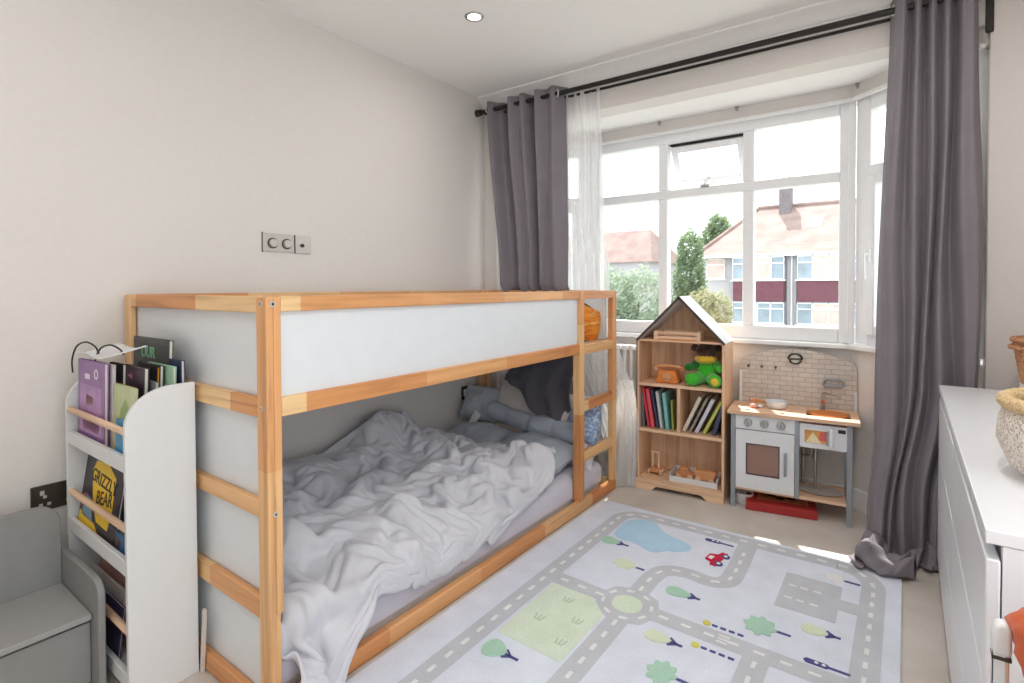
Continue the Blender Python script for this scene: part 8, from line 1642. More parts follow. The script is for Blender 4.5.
def furry(seed, a=0.05):
    return lambda v: 1 + a * mn.noise(v * 6 + Vector((seed, 0, 0))) + 0.5 * a * mn.noise(v * 14)


q = MB()
q.ball((0, 0.02, 0.070), (0.058, 0.048, 0.072), 24, f=furry(1))
q.ball((0, 0.015, 0.125), (0.050, 0.040, 0.030), 20, f=furry(9))
q.build('body', M['green plush'], pd, smooth=180)
for sx in (-1, 1):
    q = MB()
    q.tube([(sx * 0.03, 0.0, 0.04), (sx * 0.052, -0.045, 0.034), (sx * 0.058, -0.078, 0.036)], [0.034, 0.036, 0.030], 16)
    q.ball((sx * 0.060, -0.080, 0.037), (0.033, 0.024, 0.036), 20, f=furry(3 + sx))
    lg = q.build('leg', M['green plush'], pd, smooth=180)
    q = MB().ball((sx * 0.062, -0.100, 0.036), (0.020, 0.008, 0.022), 16)
    q.build('sole', M['yellow plush'] if sx > 0 else M['green plush'], lg, smooth=180)
    q = MB()
    q.tube([(sx * 0.042, 0.01, 0.125), (sx * 0.072, -0.012, 0.098), (sx * 0.080, -0.040, 0.098)], [0.024, 0.022, 0.020], 14)
    q.ball((sx * 0.080, -0.046, 0.100), 0.023, 16, f=furry(7 + sx))
    q.build('arm', M['dgreen plush'] if sx < 0 else M['green plush'], pd, smooth=180)
q = MB()
q.ball((0, -0.012, 0.146), (0.056, 0.046, 0.026), 24, f=lambda v: 1 + 0.10 * math.sin(9 * math.atan2(v.y, v.x)))
q.build('collar', M['yellow plush'], pd, smooth=180)
q = MB()
q.ball((0, 0.0, 0.190), (0.058, 0.050, 0.042), 24, f=furry(5, 0.08))
for sx in (-1, 1):
    q.ball((sx * 0.060, 0.0, 0.205), (0.022, 0.014, 0.022), 14)
q.build('head', M['brown plush'], pd, smooth=180)
pd.scale = (1.05, 1.1, 1.0)
q = MB()
for sx in (-1, 1):
    q.ball((sx * 0.018, -0.047, 0.202), 0.006, 10)
q.build('eyes', M['black'], pd, smooth=180)


# ------------------------------------------------------------------ picture books
def book(name, label, w, h, t, cover, mtx, group=None, pages=None, title=None, tmat=None, tsize=0.03, art=None):
    """local: spine along z at x=0, width w along +x, thickness t along y; front cover faces -y"""
    loc = mtx.to_translation()
    rot = mtx.to_euler()
    o = thing(name, label, 'book', loc, rot=rot, group=group)
    c = MB()
    c.box(0, -t / 2, 0, w, -t / 2 + 0.0025, h).box(0, t / 2 - 0.0025, 0, w, t / 2, h).box(0, -t / 2, 0, 0.003, t / 2, h)
    cv = c.build('cover', cover, o, bevel=0.0008, seg=1)
    MB().box(0.003, -t / 2 + 0.0025, 0.003, w - 0.004, t / 2 - 0.0025, h - 0.003).build('pages', pages or M['paper'], o, smooth=0)
    fm = Matrix.Rotation(R(90), 4, 'X')
    for a in (art or []):
        kind, mat, pts = a
        q = MB()
        q.prism(pts, 0, 0.0006, mtx=Matrix.Translation((0, -t / 2 - 0.0001, 0)) @ fm)
        q.build(kind, mat, cv, smooth=0)
    for (txt, px, pz, sz, ang) in (title or []):
        lettering(txt, sz, 'title', tmat, cv, Matrix.Translation((px, -t / 2 - 0.0008, pz)) @ fm @ Matrix.Rotation(R(ang), 4, 'Z'), bold=0.0006)
    return o


M['paper'] = paint('book pages', srgb(226, 220, 208), 0.8, 0.03, 200, 0.05)


def cover(c, name):
    return paint('book cover ' + name, srgb(*c), 0.4, 0.08, 30, 0.01)


# books in the house bookcase: spines to the front, leaning
def row(specs, z):
    for (x, lean, h, t, d, c, lab) in specs:
        # book local: x = depth into shelf (spine at front), y = thickness
        m_ = HM @ Matrix.Translation((x, 0.035, z + t / 2 * abs(math.sin(R(lean))))) @ Matrix.Rotation(R(lean), 4, 'Y') @ Matrix.Rotation(R(90), 4, 'Z')
        book('picture_book', lab, d, h, t, cover(c, lab[:18]), m_, group='picture books in the house bookcase')


row([(0.030, -2, 0.195, 0.014, 0.17, (96, 112, 128), 'slim slate blue book at the left end of the left compartment of the house bookcase'),
     (0.062, -9, 0.232, 0.016, 0.18, (206, 62, 74), 'tall red book leaning left in the house bookcase'),
     (0.086, -9, 0.225, 0.020, 0.18, (226, 92, 106), 'coral pink book beside the tall red book in the house bookcase'),
     (0.116, -10, 0.222, 0.010, 0.17, (70, 84, 106), 'thin navy book leaning between the coral book and the silver book in the house bookcase'),
     (0.137, -8, 0.215, 0.016, 0.17, (196, 202, 208), 'silver grey book in the middle of the left compartment of the house bookcase'),
     (0.170, -6, 0.210, 0.020, 0.17, (128, 196, 190), 'pale teal book in the left compartment of the house bookcase'),
     (0.202, -3, 0.170, 0.012, 0.15, (150, 158, 84), 'short olive green book next to the divider in the house bookcase')], 0.3545)
row([(0.262, 24, 0.222, 0.020, 0.17, (214, 206, 188), 'cream spotted book leaning furthest left in the right compartment of the house bookcase'),
     (0.296, 25, 0.222, 0.014, 0.17, (150, 140, 128), 'taupe book leaning behind the cream spotted book in the house bookcase'),
     (0.330, 25, 0.218, 0.020, 0.17, (206, 206, 218), 'pale lilac book leaning in the middle of the right compartment'),
     (0.372, 26, 0.212, 0.018, 0.17, (190, 194, 96), 'lime green book leaning in the right compartment of the house bookcase'),
     (0.424, 16, 0.16, 0.022, 0.16, (62, 76, 106), 'dark navy book at the right end of the right compartment')], 0.3545)

# toys on the bottom shelf
tk = thing('toy_crane', 'little wooden toy truck with an upright frame on the bottom bookcase shelf', 'toy', on_house(0.085, 0.10, 0.0665), rz=R(4.7))
MB().box(-0.028, -0.035, 0.016, 0.028, 0.045, 0.036).build('chassis', M['toywood'], tk, bevel=0.003)
q = MB()
q.box(-0.024, -0.008, 0.036, -0.012, 0.008, 0.125).box(0.012, -0.008, 0.036, 0.024, 0.008, 0.125).box(-0.028, -0.010, 0.125, 0.028, 0.010, 0.137)
q.build('frame', M['rawwoodz'], tk, bevel=0.002)
for sx in (-1, 1):
    for yy in (-0.02, 0.03):
        MB().cyl((sx * 0.0285, yy, 0.016), (sx * 0.040, yy, 0.016), 0.016, n=20).build('wheel', M['rawwoodx'], tk, bevel=0.002)
tr = thing('toy_tray', 'white card tray of wooden toys on the bottom bookcase shelf', 'tray', on_house(0.318, 0.085, 0.0665), rz=R(4.7))
MB().box(-0.13, -0.07, 0, 0.13, 0.08, 0.004).build('base', M['board'], tr)
for bx in ((-0.13, -0.07, 0.004, 0.13, -0.066, 0.032), (-0.13, 0.076, 0.004, 0.13, 0.08, 0.05), (-0.13, -0.066, 0.004, -0.126, 0.076, 0.05), (0.126, -0.066, 0.004, 0.13, 0.076, 0.05)):
    MB().box(*bx).build('wall', M['board'], tr)


def toy_vehicle(lx, ly, lz, w, body, label):
    o = thing('toy_vehicle', label, 'toy', on_house(lx, ly, lz), rz=R(4.7 + w), group='wooden toys in the card tray')
    MB().prism(body, -0.026, 0.026, mtx=T(0, 0, 0, rx=90)).build('body', M['toywood'], o, bevel=0.006)
    xs = [p[0] for p in body]
    for wx in (min(xs) * 0.6, max(xs) * 0.6):
        for yy in (-0.028, 0.028):
            MB().cyl((wx, yy - 0.005, 0.016), (wx, yy + 0.005, 0.016), 0.016, n=20).build('wheel', M['rawwoodx'], o, bevel=0.002)
    return o


toy_vehicle(0.255, 0.085, 0.0708, 12, [(-0.05, 0.012), (0.05, 0.012), (0.052, 0.035), (0.030, 0.046), (0.018, 0.072), (-0.020, 0.072), (-0.032, 0.046), (-0.052, 0.036)], 'rounded wooden toy car at the left of the card tray')
toy_vehicle(0.375, 0.085, 0.0708, -6, [(-0.052, 0.014), (0.046, 0.014), (0.062, 0.060), (0.055, 0.068), (-0.058, 0.068), (-0.064, 0.058)], 'wooden toy boat wagon at the right of the card tray')
# ------------------------------------------------------------------ toy kitchen
KR = 6.5
tkn = thing('toy_kitchen', 'grey and white wooden toy kitchen with a tiled back board, under the window', 'toy kitchen', (1.615, 2.256, 0), rz=R(KR))
KM = T(1.615, 2.256, 0, rz=KR)
DK = 0.262


def on_kit(x, y, z):
    return tuple(KM @ Vector((x, y, z)))


def kpart(name, boxes, mat, parent=None, bevel=0.0015):
    q = MB()
    for b in boxes:
        q.box(*b)
    return q.build(name, mat, parent or tkn, bevel=bevel)


G = M['kitgrey']
for bx in ((-0.003, 0.0, 0, 0.020, 0.024, 0.498), (0.527, 0.0, 0, 0.551, 0.024, 0.498), (-0.003, DK - 0.024, 0, 0.020, DK, 0.498), (0.527, DK - 0.024, 0, 0.551, DK, 0.498)):
    kpart('leg', [bx], G)
kpart('post', [(0.302, 0.0, 0.098, 0.322, 0.022, 0.498)], G)
kpart('side_board', [(0.004, 0.024, 0.095, 0.014, DK - 0.024, 0.498)], G)
kpart('partition', [(0.305, 0.022, 0.11, 0.315, DK - 0.01, 0.498)], M['rawwoodz'])
kpart('worktop', [(-0.020, -0.014, 0.5, 0.352, DK + 0.004, 0.520), (0.545, -0.014, 0.5, 0.582, DK + 0.004, 0.520), (0.352, -0.014, 0.5, 0.545, 0.055, 0.520), (0.352, 0.195, 0.5, 0.545, DK + 0.004, 0.520)], M['rawwoodx'])
kpart('lower_shelf', [(0.020, 0.004, 0.096, 0.527, DK - 0.004, 0.112)], M['rawwoodx'])
cp = kpart('control_panel', [(0.020, 0.002, 0.424, 0.302, 0.014, 0.499)], M['kitwhite'])
for i, x in enumerate((0.082, 0.160, 0.238)):
    q = MB()
    q.cyl((x, 0.002, 0.460), (x, -0.012, 0.460), 0.021, 0.018, 24)
    k = q.build('knob', M['steel'], cp, bevel=0.002)
    MB().box(x - 0.003, -0.020, 0.445, x + 0.003, -0.0118, 0.475).build('knob_grip', M['kitgrey'], k, bevel=0.001)
# oven with its door
kpart('oven_back', [(0.020, 0.20, 0.112, 0.302, 0.206, 0.42)], M['toywood'])
kpart('oven_shelf', [(0.020, 0.03, 0.258, 0.302, 0.20, 0.264)], M['toywood'])
q = MB()
x0, x1, z0, z1 = 0.022, 0.300, 0.108, 0.420
wx0, wx1, wz0, wz1 = 0.072, 0.233, 0.184, 0.351
q.box(x0, 0.0, z0, wx0, 0.014, z1).box(wx1, 0.0, z0, x1, 0.014, z1).box(wx0, 0.0, z0, wx1, 0.014, wz0).box(wx0, 0.0, wz1, wx1, 0.014, z1)
od = q.build('oven_door', M['kitwhite'], tkn, smooth=0)
q = MB()
for bx in ((wx0, -0.001, wz0, wx0 + 0.005, 0.0145, wz1), (wx1 - 0.005, -0.001, wz0, wx1, 0.0145, wz1), (wx0, -0.001, wz0, wx1, 0.0145, wz0 + 0.005), (wx0, -0.001, wz1 - 0.005, wx1, 0.0145, wz1)):
    q.box(*bx)
q.build('window_rim', M['darkedge'], od, bevel=0.001)
m_, nt_, b__ = nodes_of('brown tinted acrylic')
out_ = [n for n in nt_.nodes if n.type == 'OUTPUT_MATERIAL'][0]
tp = N(nt_, 'ShaderNodeBsdfTransparent'); tp.inputs[0].default_value = srgb(236, 210, 196)
b__.inputs['Base Color'].default_value = srgb(190, 156, 144); b__.inputs['Roughness'].default_value = 0.15
mx_ = N(nt_, 'ShaderNodeMixShader'); mx_.inputs[0].default_value = 0.55
nt_.links.new(tp.outputs[0], mx_.inputs[1]); nt_.links.new(b__.outputs[0], mx_.inputs[2]); nt_.links.new(mx_.outputs[0], out_.inputs[0])
MB().box(wx0 + 0.004, 0.005, wz0 + 0.004, wx1 - 0.004, 0.008, wz1 - 0.004).build('oven_window', m_, od, smooth=0)
q = MB().tube([(0.260, 0.0, 0.318), (0.260, -0.018, 0.316), (0.260, -0.022, 0.306), (0.260, -0.022, 0.222), (0.260, -0.018, 0.212), (0.260, 0.0, 0.210)], 0.0065, 10)
q.build('handle', G, od)
# microwave
q = MB()
mx0, mx1, mz0, mz1 = 0.323, 0.527, 0.366, 0.486
vx0, vx1, vz0, vz1 = 0.345, 0.440, 0.389, 0.456
q.box(mx0, 0.006, mz0, vx0, 0.018, mz1).box(vx1, 0.006, mz0, mx1, 0.018, mz1).box(vx0, 0.006, mz0, vx1, 0.018, vz0).box(vx0, 0.006, vz1, vx1, 0.018, mz1)
q.box(mx0, 0.018, mz0, mx1, 0.20, mz0 + 0.008).box(mx0, 0.196, mz0, mx1, 0.204, mz1).box(mx1 - 0.006, 0.018, mz0, mx1, 0.196, mz1)
mw = q.build('microwave', M['kitwhite'], tkn, smooth=0)
MB().box(0.490, 0.003, 0.455, 0.522, 0.0062, 0.472).build('microwave_display', M['black'], mw)
MB().tube([(0.462, 0.006, 0.470), (0.462, -0.014, 0.468), (0.462, -0.018, 0.458), (0.462, -0.018, 0.392), (0.462, -0.014, 0.382), (0.462, 0.006, 0.380)], 0.0075, 10).build('microwave_handle', M['trim'], mw)
MB().box(0.440, 0.002, 0.386, 0.449, 0.0062, 0.458).build('window_rim', G, mw, bevel=0.001)
for nm, c_, pts_ in (('printed_card', srgb(236, 168, 96), [(vx0, vz0), (vx1, vz0), (vx1, vz1), (vx0, vz1)]),):
    pc = MB().prism(pts_, 0, 0.001, mtx=T(0, 0.022, 0, rx=90)).build('printed_card', paint('orange print', c_, 0.5), mw, smooth=0)
    MB().prism([(vx0 + 0.005, vz0), (vx0 + 0.075, vz0), (vx0 + 0.036, vz0 + 0.055)], 0.001, 0.0015, mtx=T(0, 0.022, 0, rx=90)).build('print_shape', paint('cream print', srgb(240, 226, 180), 0.5), pc, smooth=0)
    MB().prism([(vx0 + 0.058, vz0 + 0.015), (vx1, vz0 + 0.012), (vx1, vz1 - 0.006), (vx0 + 0.07, vz1 - 0.010)], 0.001, 0.0013, mtx=T(0, 0.022, 0, rx=90)).build('print_shape', paint('coral print', srgb(226, 106, 96), 0.5), pc, smooth=0)
# sink bowl with tap; the bowl is a shallow dish let into the worktop
q = MB()
n = 40
prof = [(1.0, 0.521), (0.97, 0.524), (0.92, 0.521), (0.84, 0.500), (0.6, 0.484), (0.02, 0.482)]
q.lathe([(r_ * 0.094, z_) for r_, z_ in prof], n, c=(0.4485, 0.125, 0), sy=0.78)
q.build('sink', M['orangewood'], tkn, smooth=60)  # orange colour stands in for shaded worktop wood mirrored in a steel bowl
q = MB()
q.tube([(0.425, 0.232, 0.520), (0.425, 0.232, 0.605), (0.431, 0.226, 0.612), (0.470, 0.190, 0.612), (0.500, 0.165, 0.608), (0.502, 0.163, 0.592)], 0.0065, 12)
q.cyl((0.425, 0.232, 0.52), (0.425, 0.232, 0.532), 0.013)
tap = q.build('tap', M['steel'], tkn)
MB().cyl((0.425, 0.218, 0.565), (0.425, 0.202, 0.565), 0.009).build('tap_knob', paint('red knob', srgb(206, 92, 72), 0.4), tap)
# pipes under the sink
q = MB()
q.tube([(0.375, 0.16, 0.366), (0.375, 0.16, 0.30), (0.370, 0.16, 0.285), (0.350, 0.19, 0.280), (0.338, 0.20, 0.275), (0.335, 0.20, 0.26), (0.335, 0.20, 0.112)], 0.008, 12)
q.cyl((0.335, 0.20, 0.366), (0.335, 0.20, 0.26), 0.006).cyl((0.393, 0.16, 0.366), (0.393, 0.16, 0.112), 0.007).cyl((0.393, 0.16, 0.27), (0.393, 0.16, 0.31), 0.012)
q.build('waste_pipe', M['steel'], tkn)
# back board: tiled, arched top with rounded shoulders
arch = []
arch += [(0.012, 0.50), (0.579, 0.50), (0.579, 0.735)]
for i in range(9):
    a = R(0 + 78 * i / 8)
    arch.append((0.579 - 0.045 + 0.045 * math.cos(a), 0.735 + 0.045 * math.sin(a)))
for i in range(1, 20):
    u = i / 20
    x = 0.543 - u * (0.543 - 0.048)
    arch.append((x, 0.779 + 0.054 * (1 - (2 * u - 1) ** 2)))
for i in range(9):
    a = R(102 + 78 * i / 8)
    arch.append((0.012 + 0.045 + 0.045 * math.cos(a), 0.735 + 0.045 * math.sin(a)))
bbd = MB().prism(arch, 0, 0.009, mat=0, side=1, mtx=T(0, DK + 0.009, 0, rx=90)).build('back_board', [M['tiles'], M['darkedge']], tkn, smooth=0)
kpart('back_post', [(0.570, DK - 0.006, 0.52, 0.582, DK + 0.0, 0.62)], M['kitwhite'])
kpart('back_post', [(0.008, DK - 0.006, 0.52, 0.022, DK + 0.0, 0.70)], M['kitwhite'])
for x in (0.056, 0.125, 0.195):
    q = MB().cyl((x, DK, 0.726), (x, DK - 0.012, 0.726), 0.0065, n=16)
    q.cyl((x, DK - 0.012, 0.726), (x, DK - 0.022, 0.730), 0.004, 0.006, 14)
    q.build('peg', M['plate'], bbd)
# round clock face with dark hood, and a wire rack
q = MB().cyl((0.292, DK, 0.782), (0.292, DK - 0.008, 0.782), 0.034, n=32)
ck = q.build('clock', M['steelpale'], bbd, bevel=0.002)
q = MB()
q.tube([(0.292 + 0.033 * math.cos(R(a)), DK - 0.010, 0.782 + 0.027 * math.sin(R(a))) for a in range(0, 181, 15)], 0.006, 8)
q.tube([(0.292 - 0.036, DK - 0.010, 0.780), (0.292 + 0.036, DK - 0.010, 0.780)], 0.005, 8)
q.tube([(0.292 + 0.026 * math.cos(R(a)), DK - 0.010, 0.774 + 0.020 * math.sin(R(a))) for a in range(180, 361, 15)], 0.005, 8)
q.build('clock_rim', M['plate'], ck)
q = MB()
rk = [(0.425, 0.652), (0.430, 0.672), (0.440, 0.682), (0.506, 0.682), (0.516, 0.674), (0.518, 0.652), (0.510, 0.644), (0.434, 0.644)]
q.tube([(x, DK - 0.012, z) for x, z in rk], 0.006, 8, closed=True)
q.tube([(0.44, DK, 0.665), (0.44, DK - 0.012, 0.665)], 0.004, 6).tube([(0.50, DK, 0.665), (0.50, DK - 0.012, 0.665)], 0.004, 6)
q.build('towel_ring', M['kitgrey'], bbd)
# loose things around the kitchen
pn = thing('toy_saucepan', 'white toy saucepan with a wooden handle on the toy kitchen worktop', 'toy pan', on_kit(0.205, 0.165, 0.5203), rz=R(KR))
q = MB()
q.lathe([(0.004, 0.0), (0.048, 0.0), (0.054, 0.006), (0.056, 0.036), (0.053, 0.036), (0.050, 0.008), (0.004, 0.006)], 36)
q.build('pan', M['kitwhite'], pn, smooth=50)
MB().tube([(-0.055, -0.006, 0.028), (-0.085, -0.016, 0.034), (-0.125, -0.030, 0.034)], [0.007, 0.008, 0.010], 12).build('handle', M['toywood'], pn)
sp = thing('toy_utensil', 'small pink and white toy food lying left of the toy saucepan', 'toy', on_kit(0.10, 0.10, 0.5203), rz=R(KR))
q = MB().ball((0, 0, 0.012), (0.022, 0.016, 0.012), 18, f=furry(2, 0.1))
q.build('food', paint('pink toy food', srgb(226, 168, 158), 0.5), sp, smooth=180)
MB().ball((0.028, 0.012, 0.010), (0.016, 0.014, 0.010), 16, f=furry(8, 0.1)).build('garnish', M['kitwhite'], sp, smooth=180)
for i, (x, y) in enumerate(((0.075, 0.03), (0.24, 0.03))):
    q = MB()
    q.lathe([(0.004, 0.0), (0.013, 0.0), (0.013, 0.003), (0.004, 0.003)], 24, c=(0, 0, 0))
    single('toy_coin', q, M['steel'], ('small flat metal disc on the worktop above the left oven knob', 'small flat metal disc on the worktop above the right oven knob')[i], 'toy', on_kit(x, y, 0.5203), local=True)
q = MB()
n = 44
q.lathe([(0.02, 0.0), (0.090, 0.0), (0.104, 0.004), (0.106, 0.007), (0.100, 0.008), (0.086, 0.004), (0.02, 0.003)], n, sy=0.72)
bs = single('toy_platter', q, [M['potpaint']], 'oval grey toy platter on the lower shelf of the toy kitchen', 'toy dish', on_kit(0.415, 0.125, 0.1125), smooth=50, local=True)
bs.rotation_euler = (0, 0, R(KR))
bx = thing('puzzle_box', 'flat red game box with a picture lid on the floor under the toy kitchen', 'game box', on_kit(0.235, 0.055, 0.0005), rz=R(KR + 4))
q = MB().box(-0.165, -0.06, 0.0, 0.165, 0.19, 0.045)
lid = q.build('lid', paint('dark red card', srgb(168, 46, 44), 0.45), bx, bevel=0.002)
MB().box(-0.11, 0.0, 0.0452, 0.13, 0.18, 0.0458).build('picture', paint('brown picture', srgb(196, 128, 88), 0.5, 0.5, 25), lid, smooth=0)
for dx, dy in ((0.0, 0.05), (0.05, 0.07), (-0.04, 0.08)):
    MB().ball((dx, dy, 0.046), (0.025, 0.020, 0.003), 14).build('picture_shape', M['plate'], lid, smooth=180)
q = MB()
q.lathe([(0.004, 0.0), (0.042, 0.0), (0.046, 0.004), (0.049, 0.058), (0.046, 0.058), (0.043, 0.008), (0.004, 0.006)], 36)
single('toy_bowl', q, M['kitwhite'], 'white round toy pot on the floor under the oven', 'toy pan', on_kit(0.055, 0.085, 0.0005), smooth=50, local=True)

# ------------------------------------------------------------------ rug
RX0, RX1, RY0, RY1, RT = 1.035, 2.362, -0.06, 1.905, 0.011
rug = MB()
prof = []
rr_ = 0.05
for cx, cy, a0 in ((RX1 - rr_, RY0 + rr_, -90), (RX1 - rr_, RY1 - rr_, 0), (RX0 + rr_, RY1 - rr_, 90), (RX0 + rr_, RY0 + rr_, 180)):
    for i in range(7):
        a = R(a0 + 15 * i)
        prof.append((cx + rr_ * math.cos(a), cy + rr_ * math.sin(a)))
rug.prism(prof, 0.0, RT, 0)
HZ = [RT]


def lay(poly, mat, dz=0.0012):
    rug.prism(poly, RT - 0.001, RT + dz, mat)


def smooth_path(pts, k=6):
    out = []
    n = len(pts)
    for i in range(n - 1):
        p0 = Vector(pts[max(i - 1, 0)]); p1 = Vector(pts[i]); p2 = Vector(pts[i + 1]); p3 = Vector(pts[min(i + 2, n - 1)])
        for j in range(k):
            t = j / k
            out.append(tuple(0.5 * ((2 * p1) + (p2 - p0) * t + (2 * p0 - 5 * p1 + 4 * p2 - p3) * t * t + (3 * p1 - p0 - 3 * p2 + p3) * t ** 3)))
    out.append(tuple(pts[-1]))
    return out


def ribbon(pts, w, mat, z1):
    L_, R_ = [], []
    n = len(pts)
    for i, p in enumerate(pts):
        a = Vector(pts[max(i - 1, 0)]); b = Vector(pts[min(i + 1, n - 1)])
        d = (b - a).normalized()
        nn = Vector((-d.y, d.x))
        L_.append(Vector(p) + nn * w / 2); R_.append(Vector(p) - nn * w / 2)
    for i in range(n - 1):
        rug.prism([tuple(R_[i]), tuple(R_[i + 1]), tuple(L_[i + 1]), tuple(L_[i])], RT - 0.001, z1, mat)


LV = [0]


def road(pts, w=0.078, dash=True, skip=0.0):
    LV[0] += 1
    z = RT + 0.0010 + 0.00004 * LV[0]
    ribbon(pts, w, 1, z)
    if not dash:
        return
    acc, on = 0.0, 0.034
    per = 0.078
    tot = [0]
    for a, b in zip(pts, pts[1:]):
        tot.append(tot[-1] + (Vector(b) - Vector(a)).length)

    def at(s):
        s = max(0, min(tot[-1], s))
        for i in range(len(pts) - 1):
            if s <= tot[i + 1]:
                t = (s - tot[i]) / max(1e-9, tot[i + 1] - tot[i])
                return Vector(pts[i]).lerp(Vector(pts[i + 1]), t)
        return Vector(pts[-1])
    s = 0.03 + skip
    while s + on < tot[-1] - skip:
        p, q_ = at(s), at(s + on)
        d = (q_ - p).normalized() * on / 2
        nn = Vector((-d.y, d.x)).normalized() * 0.0065
        m = (p + q_) / 2
        rug.prism([tuple(m - d - nn), tuple(m + d - nn), tuple(m + d + nn), tuple(m - d + nn)], RT, RT + 0.0032, 2)
        s += per


def arcpts(cx, cy, r, a0, a1, n=10):
    return [(cx + r * math.cos(R(a0 + (a1 - a0) * i / n)), cy + r * math.sin(R(a0 + (a1 - a0) * i / n))) for i in range(n + 1)]


XL_, XR_, YT_ = 1.203, 2.275, 1.828
road([(XL_, -0.03), (XL_, YT_ - 0.10)] + arcpts(XL_ + 0.10, YT_ - 0.10, 0.10, 180, 90) + [(XR_ - 0.13, YT_ + 0.022)] + arcpts(XR_ - 0.13, YT_ - 0.108, 0.13, 90, 0) + [(XR_, -0.03)])
road([(XL_ + 0.03, 1.078), (1.46, 1.070)])
road([(1.64, 1.070), (XR_ - 0.03, 1.068)])
road(smooth_path([(1.552, 1.15), (1.552, 1.30), (1.580, 1.385), (1.66, 1.415), (1.75, 1.408), (1.805, 1.45), (1.812, 1.56), (1.80, 1.80)]))
road([(1.558, 0.99), (1.558, -0.03)])
road([(1.997, 1.05), (1.995, -0.03)])
road([(1.59, 0.565), (1.98, 0.565)])
road([(2.17, 1.525), (2.245, 1.528)], dash=False)
# roundabout with its green island
rug.prism(arcpts(1.548, 1.070, 0.122, 0, 360, 8)[:-1], RT - 0.001, RT + 0.0016, 1)
rug.prism(arcpts(1.548, 1.070, 0.056, 0, 360, 28)[:-1], RT, RT + 0.0034, 3)
for a in range(15, 360, 45):
    c_ = Vector((1.548 + 0.088 * math.cos(R(a)), 1.070 + 0.088 * math.sin(R(a))))
    d = Vector((-math.sin(R(a)), math.cos(R(a)))) * 0.015
    nn = Vector((math.cos(R(a)), math.sin(R(a)))) * 0.006
    rug.prism([tuple(c_ - d - nn), tuple(c_ + d - nn), tuple(c_ + d + nn), tuple(c_ - d + nn)], RT, RT + 0.0034, 2)
# car park
lay([(1.985, 1.385), (2.178, 1.390), (2.177, 1.663), (1.983, 1.662)], 1, 0.0022)
for yy in (1.46, 1.56):
    for xx in (2.005, 2.045, 2.09):
        lay([(xx, yy), (xx + 0.026, yy), (xx + 0.026, yy + 0.010), (xx, yy + 0.010)], 2, 0.0034)
# zebra crossing
for k in range(3):
    lay([(1.87, 1.048 + 0.018 * k), (1.905, 1.048 + 0.018 * k), (1.905, 1.057 + 0.018 * k), (1.87, 1.057 + 0.018 * k)], 2, 0.0036)
# lawn, pond
lay([(1.254, 1.030), (1.258, 0.668), (1.508, 0.662), (1.508, 0.955), (1.432, 1.032)], 3, 0.0030)
for gx, gy in ((1.36, 0.95), (1.33, 0.80), (1.45, 0.86), (1.46, 0.73)):
    for k in (-1, 0, 1):
        lay([(gx - 0.004 + k * 0.010, gy - 0.004), (gx + 0.004 + k * 0.010, gy - 0.004), (gx + k * 0.018 + 0.002, gy + 0.030), (gx + k * 0.018 - 0.002, gy + 0.030)], 10, 0.0040)
pond = [(1.262, 1.560), (1.252, 1.640), (1.258, 1.725), (1.310, 1.782), (1.374, 1.784), (1.454, 1.705), (1.535, 1.678), (1.592, 1.650), (1.600, 1.605), (1.560, 1.560), (1.525, 1.547), (1.489, 1.505), (1.450, 1.498), (1.405, 1.522), (1.350, 1.530), (1.300, 1.530)]
pp = smooth_path(pond + pond[:1], 5)[:-1]
lay([tuple(p) for p in pp], 4, 0.0034)


def blob(x0, x1, y, h, mat, lobes=0, pw=1.0):
    cx, rx = (x0 + x1) / 2, (x1 - x0) / 2
    pts = []
    for i in range(40):
        a = 2 * PI * i / 40
        k = 1 + (0.16 * math.cos(lobes * a) if lobes else 0)
        x = math.cos(a)
        taper = 1 - 0.35 * x if not lobes else 1
        pts.append((cx + rx * k * x, y + h * k * math.sin(a) * taper))
    lay(pts, mat, 0.0040)


def bar(a, b, w, mat=7, dz=0.0036):
    a, b = Vector(a), Vector(b)
    d = (b - a).normalized()
    nn = Vector((-d.y, d.x)) * w / 2
    lay([tuple(a - nn), tuple(b - nn), tuple(b + nn), tuple(a + nn)], mat, dz)


def tree(x0, xc, x1, y, h, mat, lobes=0, fork=True):
    bar((xc - 0.01, y), (x1, y), 0.008)
    if fork:
        bar((xc - 0.006, y + 0.020), (xc + 0.020, y), 0.006)
        bar((xc - 0.006, y - 0.018), (xc + 0.020, y), 0.006)
    blob(x0, xc, y, h, mat, lobes)


tree(1.238, 1.325, 1.368, 1.486, 0.032, 5)
tree(1.372, 1.465, 1.505, 1.332, 0.036, 6, 7, False)
tree(1.628, 1.722, 1.756, 1.256, 0.030, 5)
tree(1.924, 2.018, 2.066, 1.222, 0.052, 5, 8, False)
tree(2.085, 2.166, 2.202, 1.304, 0.028, 6)
tree(2.112, 2.176, 2.232, 1.720, 0.034, 2, 8, False)
tree(1.664, 1.752, 1.790, 0.958, 0.028, 6)
tree(1.738, 1.820, 1.872, 0.806, 0.050, 5, 8, False)
tree(1.264, 1.348, 1.396, 0.592, 0.040, 5)
